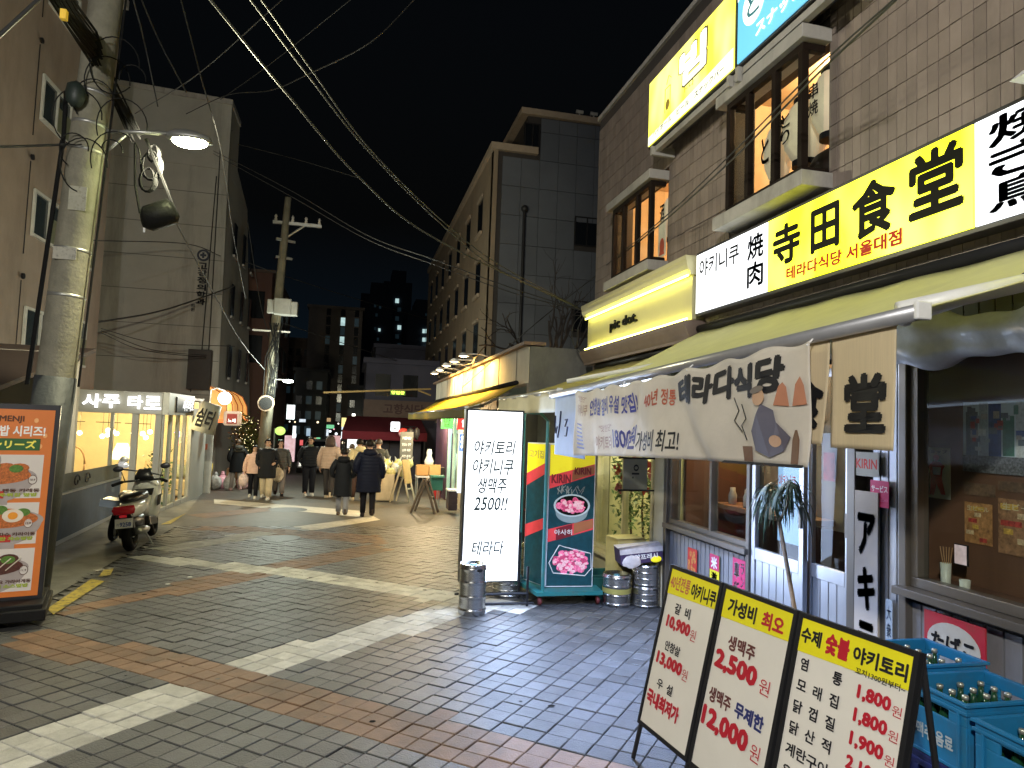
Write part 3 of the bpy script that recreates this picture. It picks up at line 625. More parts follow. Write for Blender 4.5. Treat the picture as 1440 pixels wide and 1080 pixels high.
# signs and stickers on the front
t = thing('akira_board', 'tall cream board with black katakana beside the doors', 'sign', (3.38, 4.0, .2)); pl = RW(4.02, -.02, 3.365); mb = MB(); mb.pan(pl, 0, .21, 0, 1.42, 0, .015); mb.build('board', mat('cream_board', (.50, .44, .38), .6, var=.05), t)
vtext('アキラ', pl, (.03, .22, .19, 1.28), ink, t, .2, bold=.06, n=.018)
t = thing('beer_sticker', 'small grey sign reading KIRIN in red above the katakana board', 'sign', (3.36, 4.0, 1.6)); pl = RW(4.03, 1.50, 3.36); mb = MB(); mb.pan(pl, 0, .22, 0, .16, 0, .004); mb.build('sheet', mat('grey_sheet', (.36, .35, .31), .6), t); text('KIRIN', pl, (.015, .05, .205, .115), reds, t, .03)
t = thing('red_sticker', 'small red notice with white print stuck right of the KIRIN sign', 'sign', (3.36, 3.85, 1.4)); pl = RW(3.89, 1.31, 3.365); mb = MB(); mb.pan(pl, 0, .16, 0, .17, 0, .004); mb.build('sheet', pinkm, t); text('サービス', pl, (.01, .095, .15, .14), whtl, t, .02); text('営業中 いらっしゃい', pl, (.01, .035, .15, .06), whtl, t, .01)
t = thing('blue_sticker', 'narrow blue and white sticker strip low beside the katakana board', 'sign', (3.36, 3.7, .6)); pl = RW(3.76, .12, 3.37); mb = MB(); mb.pan(pl, 0, .055, 0, .62, 0, .004); mb.build('sheet', mat('pale_blue_sheet', (.35, .42, .5), .5), t); vtext('大衆居酒屋', pl, (.008, .04, .047, .58), bluep, t, .15)
t = thing('tobacco_sign', 'square red enamel sign with white oval and black hiragana beside the beer crates', 'sign', (3.38, 3.24, .52)); pl = RW(3.44, .48, 3.36); mb = MB(); mb.pan(pl, 0, .40, -.03, .28, 0, .012); mb.build('plate', mat('enamel_red', (.48, .025, .05), .35, dirt=((.2, .08, .05), 6, .6)), t, bevel=.002)
mb = MB(); mb.disc(pl, .2, .125, .175, .12, .013, .015); mb.build('oval', mat('enamel_white', (.55, .53, .48), .4, dirt=((.3, .25, .2), 6, .6)), t); text('たばこ', pl, (.055, .075, .345, .18), ink, t, .055, n=.018)
t = thing('small_yellow_sign', 'small yellow and blue sign behind the right beer crate', 'sign', (3.38, 2.6, .5)); pl = RW(2.79, .42, 3.36); mb = MB(); mb.pan(pl, 0, .18, 0, .24, 0, .008); mb.build('plate', yelm, t); mb = MB(); mb.pan(pl, .02, .14, .03, .10, .008, .010); mb.build('blue_block', mat('cyan_print', (.05, .35, .5), .5), t); text('や', pl, (.02, .12, .15, .22), reds, t, .04, n=.01)
for k, (y, w_, h_, c, tx, nm) in enumerate(((6.98, .09, .5, 'blue_print', '一番生', 'dark blue vertical plate at the left end of the siding'), (6.42, .19, .34, 'poster_red_print', '焼肉', 'red meat poster under the left window'), (5.98, .17, .36, 'yellow_print', '激安', 'pink and yellow poster under the left window'), (5.58, .2, .40, 'magenta_print', '車所', 'magenta poster with white characters beside the door'))):
    pl = RW(y, .25 if k else .12, 3.385); t = sheet_on('wall_poster', nm, 'poster', pl, w_, h_, MT[c])
    if k == 1:
        random.seed(5); mb = MB()
        for q in range(12): mb.disc(pl, random.uniform(.03, .16), random.uniform(.1, .3), .022, .03, .0045 + q * .0002)
        mb.build('printed_meat', mat('print_meat', (.6, .22, .06), .6, var=.5, scale=60), t); vtext('焼肉', pl, (.05, .01, .14, .09), whtl, t, .1, n=.008)
    elif k == 2:
        mb = MB(); mb.pan(pl, 0, w_, h_ * .6, h_, .003, .005); mb.build('upper_band', pinkm, t); vtext('激安', pl, (.03, .01, .14, .2), ink, t, .05, bold=.05); text('米', pl, (.03, .23, .14, .34), whtl, t, .05, n=.007)
    else: vtext(tx, pl, (w_ * .12, .03, w_ * (.55 if k == 3 else .85), h_ - .03), whtl, t, .15, bold=.04)
    if k == 3: vtext('ランチ', pl, (w_ * .66, .03, w_ * .92, h_ - .03), whtl, t, .15, bold=.02)
ref = MB(); ref.bx(3.42, 3.424, 4.66, 4.98, .9, 2.1); tag(ref.build('door_glow_sheet', glow('door_glow_sheet', (.42, .66, .80), .62, .1, base=(.08, .11, .13))), 'pale blue glowing sheet with the lightbox words behind the glass of the left sliding door', 'film')  # glow put into the sheet itself, lettered like the lightbox sign
pl = RW(4.96, 1.0, 3.395); o_ = bpy.data.objects['door_glow_sheet']
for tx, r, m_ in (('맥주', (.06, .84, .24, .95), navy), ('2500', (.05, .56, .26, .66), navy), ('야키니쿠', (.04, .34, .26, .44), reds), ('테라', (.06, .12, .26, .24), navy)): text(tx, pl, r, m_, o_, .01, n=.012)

# ------------------------------------------------------------------ awnings
can = cloth('awning_canvas', (.84, .83, .47), .38); can2 = cloth('awning_canvas_olive', (.42, .37, .15), .25); cany = cloth('awning_canvas_yellow', (.62, .48, .05), .4); valm = cloth('valance_cream', (.66, .62, .48), .4)
def awning(name, label, y0, y1, xb, zb, xf, zf, m, val=None, valm_=None, gap=0, fall=0):
    zy = lambda y: zf - fall * (y - y0) / (y1 - y0)
    t = thing(name, label, 'awning', ((xb + xf) / 2, (y0 + y1) / 2, zf))
    mb = MB(); mb.sheet(lambda u, v: (xb + (xf - xb) * v, y0 + (y1 - y0) * u, zb + (zy(y0 + (y1 - y0) * u) - zb) * v - .05 * math.sin(math.pi * v) + .006 * math.sin(u * 40 + v * 3)), 40, 10); mb.build('canvas', m, t, smooth=True, solid=.006)
    mb = MB(); mb.tube([(xf - .02, y0 - .04, zf - .015), (xf - .02, y1 + .04, zf - fall - .015)], .03, 12); mb.build('front_bar', mat('grey_bar', (.42, .42, .44), .35, .6), t, smooth=True)
    mb = MB(); mb.bx(xf - .05, xf + .01, y0 - .055, y0 - .035, zf - .045, zf + .018); mb.bx(xf - .05, xf + .01, y1 + .035, y1 + .055, zf - fall - .045, zf - fall + .018); mb.each('end_cap', MT['white_metal'], t, bevel=.006)
    mb = MB(); mb.tube([(xb - .03, y0, zb + .02), (xb - .03, y1, zb + .02)], .04, 10); mb.build('roller', dark, t, smooth=True)
    for yy in (y0 + .35, y1 - .35):
        mb = MB(); ym = yy + (.5 if yy < (y0 + y1) / 2 else -.5); xm = (xb + xf) / 2
        mb.tube([(xb - .06, yy, zb - .12), (xm, ym, (zb + zf) / 2 - .14)], .024, 8); mb.tube([(xm, ym, (zb + zf) / 2 - .14), (xf, yy - .0, zf - .03)], .02, 8); mb.ball((xm, ym, (zb + zf) / 2 - .14), .035, 8, 6); mb.build('folding_arm', MT['white_metal'], t, smooth=True)
    if val:
        mb = MB(); mb.sheet(lambda u, v: (xf - .045 + .012 * math.sin(u * 30), y0 + (y1 - y0) * u, zf - .02 - val * v), 40, 4); mb.build('valance', valm_, t, smooth=True, solid=.003)
    return t
main_aw = awning('main_awning', 'long pale yellow awning stretched over the restaurant front below the lit sign', 1.95, 6.22, 3.36, 2.76, 1.87, 2.20, can, fall=.13)
awning('side_awning', 'olive awning with cream valance next to the long restaurant awning', 6.42, 9.05, 3.34, 2.60, 1.98, 2.12, can2, .20, valm)
awning('far_awning', 'short yellow awning of the low white shop beyond', 10.6, 21.4, 2.56, 2.42, 1.75, 2.02, cany, .16, cloth('valance_olive', (.30, .25, .07), .3))
# fluorescent tube clipped along the awning bar
t = thing('tube_lamp', 'bluish white fluorescent tube clipped along the far half of the awning bar', 'lamp', (1.9, 5.3, 2.14)); mb = MB(); mb.tube([(1.90, 3.95, 2.09), (1.90, 5.5, 2.035)], .012, 8); mb.build('tube', glow('tube_glow', (.66, .8, 1), 4, .05), t, smooth=True)
mb = MB(); mb.bx(1.885, 1.915, 3.88, 3.95, 2.08, 2.11); mb.bx(1.885, 1.915, 5.5, 5.56, 2.02, 2.05); mb.build('lamp_holder', MT['white_metal'], t)
light('tube_light', 'AREA', (2.12, 5.0, 2.02), 130, (.42, .58, 1), 1.5, target=(2.02, 5.0, 0), size_y=.1).data.spread = R_(125)
light('porch_light', 'AREA', (2.75, 4.8, 2.30), 20, (.72, .78, 1), 1.2, target=(2.7, 4.8, 0), size_y=.15)
# rolled clear vinyl and white pipe at the right
t = thing('vinyl_curtain', 'rolled clear plastic weather curtain sagging above the right window', 'curtain', (2.9, 2.6, 2.3)); vin = mat('clear_vinyl', (.60, .61, .61), .33, var=.15, scale=9, bump=.5, bscale=14); mb = MB()
def vf(u, v):
    y = 1.3 + 2.25 * u; r = .12 * (1 + .25 * math.sin(u * 17) + .1 * math.sin(u * 41)); w_ = 2 * math.pi * v
    return (3.10 + r * math.cos(w_) * (1 + .15 * math.sin(5 * w_ + u * 9)), y, 2.34 - .05 * math.sin(math.pi * u) + r * 1.1 * math.sin(w_))
mb.sheet(vf, 60, 22); mb.build('roll', vin, t, smooth=True)
mb = MB(); mb.sheet(lambda u, v: (3.18 - .05 * v + .02 * math.sin(9 * u + 4 * v), 1.4 + 2.15 * u, 2.42 - .22 * v + .03 * math.sin(u * 14)), 30, 8); mb.build('loose_flap', glass('vinyl_clear', (.75, .78, .8), .3, .15), t, smooth=True)
t = thing('white_pipe', 'white folding awning arm wrapped with black tape and clear plastic at the right', 'pipe', (2.6, 2.3, 2.3)); a, b = Vector((2.0, 2.17, 2.24)), Vector((2.45, 2.04, 2.36))
mb = MB(); mb.tube([a, b], .035, 10); mb.build('pipe_sleeve', MT['white_metal'], t, smooth=True); mb = MB(); mb.tube([b, b + (b - a) * .14], .04, 10); mb.build('tape', dark, t, smooth=True); mb = MB(); mb.tube([b + (b - a) * .14, b + (b - a) * .8], .036, 10); mb.build('pipe_elbow', MT['white_metal'], t, smooth=True)
mb = MB(); mb.ball(tuple(b + (b - a) * .62), (.13, .11, .06), 14, 8, .12); mb.build('plastic_wrap', vin, t, smooth=True)

# ------------------------------------------------------------------ noren and banner
nor = cloth('noren_linen', (.78, .66, .45), .38, stretch=(30, 30, 1)); norw = cloth('noren_white', (.55, .62, .75), .4)
def noren(label, y0, y1, z0, z1, ch, rect, m, lean=.0, x=1.86, kanji=.05):
    t = thing('noren_curtain', label, 'curtain', (x, (y0 + y1) / 2, z0)); Wd = y1 - y0
    def P(u, v, n=0):      # u metres from the left (far) edge, v metres up from the hem
        a = u / Wd; b = 1 - v / (z1 - z0)
        return (x - n + .010 * math.sin(a * 5 + 1) * b + .012 * b * b * math.sin(a * 3.1), y1 - u + lean * b * b, z1 - (z1 - z0) * b)
    mb = MB(); mb.sheet(lambda u, v: P(u * Wd, (1 - v) * (z1 - z0)), 30, 24); mb.build('fabric', m, t, smooth=True, solid=.003)
    if ch: text(ch, None, rect, ink, t, kanji, fn=P, n=.007)
    return t
noren('linen curtain panel bearing a large black kanji, nearest the camera', 2.03, 2.365, 1.71, 2.17, '堂', (.075, .06, .305, .285), nor, .012)
noren('linen curtain panel half hidden behind the printed banner', 2.375, 2.80, 1.72, 2.17, '食', (.205, .06, .415, .28), nor, .045)
t = noren('bluish white curtain at the far end of the awning with loose brush strokes', 5.30, 6.18, 1.50, 2.06, None, None, norw)
pl = RW(6.14, 1.56, 1.835)
mb = MB(); mb.tube([pl(.06, .30), pl(.05, .2), pl(.09, .14), pl(.13, .2)], .008, 5); mb.tube([pl(.22, .34), pl(.2, .22), pl(.15, .10)], .008, 5); mb.tube([pl(.36, .26), pl(.42, .27), pl(.36, .2), pl(.43, .2), pl(.4, .12), pl(.36, .12)], .008, 5); mb.build('brush_strokes', navy, t)
# the banner
bn = thing('banner', 'white vinyl banner with Korean lettering and a drawn cook below the awning bar', 'banner', (1.8, 4.0, 1.6)); bw = cloth('banner_vinyl', (.80, .75, .68), .42)
BL = 5.42 - 2.43
def BP(u, v, n=0):         # u 0..1 from the far end, v 0..1 up
    y = 5.42 - BL * u; top = 2.045 + .10 * u - .02 * math.sin(math.pi * u) + (.012 * math.sin(u * 50)); bot = 1.525 + .10 * u + .012 * math.sin(3.1 * u)
    z = bot + (top - bot) * v
    fold = .035 * math.exp(-((u - .13) / .03) ** 2) * (1.3 - v) + .03 * math.exp(-((u - .33 - .1 * v) / .025) ** 2) + .012 * math.sin(u * 31 + 3 * v) + .02 * math.sin(u * 9 - v * 4) * (1 - v)
    fold += .03 * math.exp(-((u - .72 + .14 * v) / .03) ** 2) * (1 - v)
    return (1.80 + fold - n, y, z)
mb = MB(); mb.sheet(lambda u, v: BP(u, 1 - v), 180, 22); mb.build('vinyl', bw, bn, smooth=True, solid=.002)
bl = lambda u, v, n=0: BP(u, v, n)
bnblue = mat('banner_blue', (.06, .07, .33), .6); bnred = mat('banner_red', (.4, .07, .03), .6); bnfade = mat('banner_faded', (.5, .36, .33), .6); bnblk = mat('banner_black', (.02, .02, .025), .6); orangep = mat('banner_orange', (.42, .17, .10), .6)
text('안창살 갈비 우설 맛집!', None, (.12, .60, .40, .86), bnblue, bn, .035, fn=bl, n=.004); text('야키니쿠', None, (.035, .62, .11, .8), bnfade, bn, .02, fn=bl, n=.004); text('"맛한단"', None, (.04, .84, .1, .93), bnfade, bn, .01, fn=bl, n=.004)
text('40년 정통', None, (.47, .64, .60, .84), bnred, bn, .03, fn=bl, n=.004); text('테라다식당', None, (.615, .60, .95, .93), bnblk, bn, .07, fn=bl, n=.004)
text('야키토리', None, (.17, .10, .27, .30), bnfade, bn, .02, fn=bl, n=.004); text('"맛한단"', None, (.19, .36, .28, .46), bnfade, bn, .01, fn=bl, n=.004)
text('1800원', None, (.285, .10, .415, .42), bnblue, bn, .03, fn=bl, n=.004); text('가성비 최고!', None, (.42, .08, .63, .34), bnblk, bn, .02, fn=bl, n=.004)
mb = MB()
for k in range(7): mb.ngon(bl, [(.03 + .002 * k, .12 + .06 * k), (.085, .10 + .06 * k), (.085, .125 + .06 * k), (.03, .145 + .06 * k)], .008)
mb.build('drawing_stripes', bnblue, bn)
def bell(cu, cv, ru, rv, k=18): return [(cu + ru * math.cos(2 * math.pi * i / k), cv + rv * math.sin(2 * math.pi * i / k)) for i in range(k)]
mb = MB(); mb.ngon(bl, [(.865, .30), (.885, .44), (.90, .52), (.93, .46), (.935, .36), (.965, .24), (.95, .12), (.91, .06), (.87, .12)], .009); mb.build('drawing_robe', mat('banner_robe', (.09, .08, .12), .6), bn)
mb = MB(); mb.ngon(bl, bell(.895, .58, .016, .07), .010); mb.ngon(bl, bell(.93, .2, .016, .05), .011); mb.each('drawing_skin', mat('banner_skin', (.5, .3, .18), .6), bn)
mb = MB(); mb.ngon(bl, bell(.892, .65, .018, .03), .012); mb.build('drawing_headband', mat('banner_band', (.15, .12, .1), .6), bn)
mb = MB(); mb.ngon(bl, [(.93, .5), (.94, .66), (.948, .70), (.956, .66), (.962, .5)], .008); mb.ngon(bl, [(.968, .5), (.973, .68), (.982, .74), (.990, .66), (.995, .5)], .008); mb.each('drawing_bottles', orangep, bn)
mb = MB(); mb.ngon(bl, [(.967, .02), (.968, .22), (.973, .3), (.977, .3), (.982, .22), (.983, .02)], .008); mb.ngon(bl, [(.838, .02), (.836, .16), (.862, .16), (.860, .02)], .008); mb.each('drawing_vessels', mat('banner_brown', (.15, .08, .05), .6), bn)
mb = MB(); mb.ngon(bl, [(.78, -.01), (.995, -.01), (.995, .015), (.79, .015)], .010); mb.build('drawing_table', bnblk, bn)
mb = MB(); mb.tube([BP(.82, .62, .01), BP(.835, .5, .01), BP(.82, .4, .01), BP(.84, .3, .01)], .003, 4); mb.tube([BP(.845, .56, .01), BP(.855, .42, .01), BP(.84, .36, .01), BP(.85, .22, .01)], .003, 4); mb.build('drawing_steam', bnblk, bn)
mb = MB()
for u in (.0, .33, .66, 1): mb.tube([BP(min(u, .995), .97, .004), (1.85, 5.42 - BL * u, 2.08 + .1 * u)], .004, 5)
mb.build('tie_cord', whtl, bn)

# ------------------------------------------------------------------ small cake shop beside it: cornice, window, flowers
PD = thing('corner_shopfront', 'cream shopfront with glowing cornice and lit flower window next to the restaurant', 'shopfront', (3.4, 8.2, gz(8.2)))
creamp = mat('cream_paint', (.56, .52, .40), .55, var=.06, dirt=((.3, .27, .2), 3, .4, (1, 1, .3)))
brownt = mat('brown_trim', (.20, .15, .13), .5)
w = MB(); w.bx(3.42, 3.6, 7.02, 7.32, -.3, 2.6); w.bx(3.42, 3.6, 9.2, 9.44, -.3, 2.6); w.bx(3.42, 3.6, 7.32, 9.2, -.3, .12); w.bx(3.42, 3.6, 7.0, 9.45, 2.3, 2.6); w.build('wall', creamp, PD)
w = MB(); w.bx(3.36, 3.5, 6.96, 7.2, -.25, 2.5); w.build('pilaster', creamp, PD, bevel=.01)
creamf = mat('cream_window_frame', (.66, .60, .40), .5)
frame_y('window', 7.32, 9.2, .12, 2.3, 3.40, .06, .09, creamf, PD, mull=[8.22], sill=.1)
yr = mat('yellow_room', (.70, .66, .42), .8, var=.04)
rm = MB(); rm.bx(4.55, 4.6, 7.05, 9.19, -.2, 2.5); rm.bx(3.62, 5.2, 7.0, 7.05, -.2, 2.5); rm.bx(3.61, 5.2, 9.19, 9.235, -.2, 2.5); rm.bx(3.62, 5.2, 7.05, 9.19, 2.5, 2.55); rm.bx(3.62, 5.2, 7.05, 9.19, -.25, -.2); rm.build('room', yr, PD)
light('flower_window_lamp', 'POINT', (4.1, 8.4, 2.3), 75, (1, .92, .55), .12); light('flower_window_lamp', 'POINT', (3.66, 7.7, 2.22), 28, (1, .92, .6), .08)
cor = thing('cornice_sign', 'cream moulded cornice sign reading pic dot lit yellow from behind', 'sign', (3.2, 7.6, 2.8)); corm = mat('cornice_cream', (.62, .58, .34), .5, var=.03)
pl = RW(9.32, 2.88, 3.26); LL = 9.32 - 6.2
mb = MB(); mb.pan(pl, 0, LL, 0, .44, -.22, 0); mb.build('sign_board', corm, cor)
def mould(z0, prof, m, name, parent):
    mb = MB(); k = len(prof); vs = [(3.4 - d * .62, 9.38, z0 + z) for d, z in prof] + [(3.4 - d * .62, 6.17, z0 + z) for d, z in prof]; mb.add(vs, [(i, i + 1, k + i + 1, k + i) for i in range(k - 1)] + [tuple(range(k)), tuple(range(k, 2 * k))[::-1]]); return mb.build(name, m, parent)
mould(3.33, [(0, 0), (.28, 0), (.29, .03), (.33, .05), (.36, .10), (.36, .13), (.38, .15), (.38, .19), (0, .19)], corm, 'top_moulding', cor)
mould(2.66, [(0, 0), (.27, 0), (.27, .03), (.30, .06), (.35, .12), (.38, .16), (.38, .20), (.20, .21), (0, .21)], brownt, 'bottom_moulding', cor)
text('pic dot.', pl, (LL * .30, .13, LL * .58, .29), blackl, cor, .02, ext=.01, n=.012)
mb = MB(); mb.bx(3.20, 3.215, 6.2, 9.28, 2.878, 2.89); mb.build('light_strip', glow('strip_glow', (1, .95, .18), 20, .05), cor)
mb = MB(); mb.bx(3.20, 3.215, 6.2, 9.28, 3.315, 3.328); mb.build('light_strip', MT['strip_glow'], cor)
t = thing('flag_sign', 'olive fabric sign with dark lettering hanging from a rod in front of the flower window', 'sign', (3.2, 7.45, 1.6)); _fp = atY(876, 688, 7.2); pl = FW(_fp[0], _fp[2], 7.2)
mb = MB(); mb.pan(pl, 0, .29, 0, .34, -.01, 0); mb.build('board', mat('olive_sheet', (.17, .165, .12), .6), t); mb = MB(); mb.tube([pl(-.06, -.01), pl(.4, -.01)], .012, 6); mb.tube([pl(-.06, .35), pl(.4, .35)], .012, 6); mb.build('rod', dark, t)
text('이.', pl, (.10, .12, .19, .28), dark, t, .03, n=.004, rot=1)
# flowering shrub in the window
t = thing('flower_shrub', 'leafy shrub with red and pink blossoms filling the lit corner window', 'plant', (3.8, 8.3, .1)); random.seed(21)
leaf = mat('leaf_green', (.10, .19, .06), .5, var=.4, scale=15); leafl = mat('leaf_pale', (.34, .38, .24), .5, var=.3, scale=15); pet = mat('petal_red', (.6, .05, .035), .6, var=.3); petp = mat('petal_pink', (.7, .16, .2), .6, var=.3)
def leaves(mb, n, c, r, ln=.08, wd=.022, drop=.4):
    for _ in range(n):
        p = Vector([random.gauss(0, .5) * r[i] + c[i] for i in range(3)]); d = Vector((random.uniform(-1, 1), random.uniform(-1, 1), random.uniform(-drop - .4, .8))).normalized() * ln * random.uniform(.6, 1.4)
        q = d.cross(Vector((random.uniform(-1, 1), random.uniform(-1, 1), 1))).normalized() * wd; mb.add([p, p + d * .5 + q, p + d, p + d * .5 - q], [(0, 1, 2, 3)])
for nm, m_, sd in (('foliage', leaf, 1), ('pale_foliage', leafl, 2)):
    mb = MB()
    for (y, z, r, n_) in ((8.75, .75, .26, 160), (8.45, 1.15, .30, 180), (7.95, .95, .26, 170), (7.75, .55, .24, 150), (8.9, 1.3, .22, 70), (7.75, 1.2, .18, 80)): leaves(mb, n_ // sd, (3.66, y, z), (.13, r, .45), .085, .02)
    mb.build(nm, m_, t, kind='stuff')
for nm, m_, sp in (('red_blossom', pet, [(8.75, 1.45), (8.55, 1.3), (8.4, 1.5), (8.65, 1.15), (8.05, 1.25), (7.95, 1.05), (8.9, 1.2), (8.3, 1.4), (7.8, 1.3)]), ('pink_blossom', petp, [(7.6, 1.02), (7.7, 1.2), (8.8, .95), (7.55, .8), (8.45, 1.05)])):
    for y, z in sp:
        mb = MB(); c = (3.62, y, z)
        for _ in range(16):
            a = random.uniform(0, 6.28); e = random.uniform(-.9, .9); d = Vector((-abs(math.cos(e)) * .5, math.cos(a), math.sin(a))) * .085; q = Vector((0, -d.z, d.y)) * .5; P0 = Vector(c) + Vector([random.uniform(-.03, .03) for _ in range(3)]); mb.add([P0, P0 + d * .6 + q, P0 + d, P0 + d * .6 - q], [(0, 1, 2, 3)])
        mb.build('blossom', m_, t)
mb = MB()
for y in (8.8, 8.4, 7.9, 7.65): mb.tube([(3.8, y, .1), (3.78, y + .05, .7), (3.76, y - .06, 1.5)], [.018, .014, .006], 6)
mb.build('stem', mat('stem', (.08, .05, .03), .7), t); mb = MB(); mb.bx(3.6, 4.0, 7.4, 9.15, .0, .14); mb.build('planter', creamp, t)
# ------------------------------------------------------------------ low white shop building with arm lamps
ivory = mat('ivory_wall', (.60, .55, .46), .7, var=.06, scale=2, bump=.4, bscale=14, dirt=((.22, .19, .15), 1.2, .55, (1, 1, .3)))
LB = thing('low_shop_building', 'low ivory walled shop building with a row of arm lamps over its yellow awning', 'building', (2.6, 16, gz(16)))
w = MB(); w.bx(2.6, 2.8, 10.302, 22, 2.42, 3.0); w.bx(2.6, 2.61, 10.13, 10.3, 2.42, 2.98); w.bx(2.8, 6.6, 10.3, 22, 2.85, 2.98); w.bx(2.8, 6.6, 21.8, 22, -.6, 2.85); w.bx(6.5, 6.6, 10.3, 21.8, -.6, 2.85); w.bx(2.66, 2.8, 12.7, 14.3, -.5, 2.42); w.bx(2.66, 2.8, 16.6, 17.2, -.5, 2.42)
w.build('wall', ivory, LB)
w = MB(); w.bx(2.62, 6.6, 10.12, 10.298, -.4, 2.985); w.build('side_wall', mat('stained_wall_in_shade', (.17, .165, .15), .8, var=.15, bump=.5, bscale=12, dirt=((.06, .06, .055), 1.5, .8, (1, 1, .3))), LB)  # unlit side face: shade put into its darker grey, with stains over it
w = MB(); w.bx(2.5, 2.85, 10.06, 22.1, 3.0, 3.05); w.build('roof_coping', mat('coping_brown', (.22, .14, .1), .6), LB)
for k in range(8):
    mb = MB(); mb.bx(2.590, 2.598, 10.9 + 1.4 * k, 10.92 + 1.4 * k, 2.44, 3.0); mb.build('wall_joint', mat('joint_tan', (.25, .22, .18), .8), LB)  # joint lines in one plain darker tan
for k, px in enumerate((611, 618.5, 627.5, 639, 652)):
    p = atX(px, [524, 519, 513, 507, 499][k], 2.05); y = p[1]; z = p[2]
    t = thing('arm_lamp', '%s arm lamp shining down the ivory wall' % ['farthest', 'second farthest', 'middle', 'second nearest', 'nearest'][k], 'lamp', (2.3, y, z), 'arm lamps on the ivory wall')
    mb = MB(); mb.tube([(2.62, y, 3.06), (2.4, y, z + .03), (2.08, y, z + .02)], .016, 6); mb.build('arm', MT['white_metal'], t, smooth=True)
    mb = MB(); mb.lathe([(.02, .05), (.07, .03), (.11, -.03)], (2.05, y, z), 14, caps=False); mb.build('lamp_shade', MT['white_metal'], t, smooth=True)
    mb = MB(); mb.ball((2.05, y, z - .015), (.08, .08, .035), 10, 6); mb.build('bulb', glow('warm_bulb', (1, .72, .35), 22, .05), t, smooth=True)
    light('arm_lamp_light', 'SPOT', (2.12, y, z - .05), 260, (1, .60, .14), .1, target=(2.62, y, 2.2), spot=165)
# shop openings below
doorc = mat('mint_frame', (.45, .62, .56), .5); purp = mat('purple_door', (.07, .035, .07), .5)
SF = thing('bright_shopfront', 'brightly lit shopfront with mint framed glass doors below the yellow awning', 'shopfront', (2.7, 17, gz(17)))
frame_y('window', 17.3, 19.2, gz(18) + .0, 2.1, 2.66, .08, .09, doorc, SF, mull=[18.2])
frame_y('window', 14.3, 16.6, gz(15) + .0, 2.1, 2.66, .06, .09, mat('grey_frame', (.2, .2, .24), .4), SF, mull=[15.0, 15.8])
frame_y('window', 10.5, 12.6, gz(11) + .45, 2.1, 2.66, .06, .09, MT['grey_frame'], SF, mull=[11.5])
w = MB(); w.bx(2.64, 2.8, 19.2, 21.8, -.6, 2.42); w.build('door', purp, SF); w = MB(); w.bx(2.66, 2.8, 10.3, 12.7, -.5, .2); w.build('plinth', darkwall, SF)
shoproom = mat('pale_shop_room', (.5, .6, .55), .7); w = MB(); w.bx(4.4, 4.45, 10.4, 21.6, -.6, 2.6); w.bx(2.85, 4.4, 13.9, 13.95, -.6, 2.6); w.build('room_wall', shoproom, SF)
light('shop_lamp', 'POINT', (3.3, 18.2, 2.2), 220, (.78, 1, .9), .15); light('shop_lamp', 'POINT', (3.3, 15.2, 2.2), 60, (.9, .9, 1), .15)
light('shop_awning_light', 'POINT', (2.1, 19.4, 1.95), 260, (1, .78, .48), .12); light('shop_awning_light', 'POINT', (1.95, 16.2, 1.9), 240, (1, .74, .40), .12)
t = thing('green_sign', 'green and white lit sign hung under the yellow awning', 'sign', (2.2, 17.6, 1.7)); pl = FW(2.22, 1.62, 17.4); mb = MB(); mb.pan(pl, 0, .30, 0, .34, -.05, 0); mb.build('panel', glow('green_lit', (.05, .65, .1), 1.2), t)
text('밥', pl, (.06, .05, .24, .28), mat('dk_green', (.01, .15, .03), .5), t, .03)
t = thing('red_sign', 'red and white lit sign hung under the yellow awning', 'sign', (2.5, 16.2, 1.7)); pl = FW(2.36, 1.62, 15.6); mb = MB(); mb.pan(pl, 0, .34, 0, .36, -.05, 0); mb.build('panel', glow('red_lit', (.85, .06, .05), .9), t)
text('술', pl, (.1, .06, .26, .28), whl, t, .03)
t = thing('narrow_lit_sign', 'narrow upright white lit sign with blue top beside the mint doors', 'sign', (2.5, 15.7, 0)); pl = FW(2.40, gz(15.5) + .5, 15.45); mb = MB(); mb.pan(pl, 0, .12, 0, 1.35, -.06, 0); mb.build('panel', glow('cool_lit', (.8, .9, 1), 1.1), t); mb = MB(); mb.pan(pl, .003, .117, .95, 1.33, .001, .003); mb.build('top_panel', glow('blue_lit', (.15, .3, .8), .9), t); vtext('생맥주', pl, (.03, .98, .09, 1.3), whl, t, .1, n=.006)
# side wall panel sign beside the lightbox (dark board, pale strip)
t = thing('dark_door_board', 'dark upright board with a pale strip light beside the white lightbox sign', 'board', (2.4, 10.4, 0)); pl = FW(2.12, gz(10) + .35, 10.0); mb = MB(); mb.pan(pl, .16, .62, -.2, 1.9, -.06, 0); mb.build('board', darkwall, t); mb = MB(); mb.pan(pl, .0, .12, .15, 1.62, -.03, 0); mb.build('pale_strip', mat('pale_strip', (.6, .58, .55), .5), t)
text('다이닝', pl, (.2, .3, .56, .38), mat('dim_red', (.4, .05, .05), .6), t, .02)

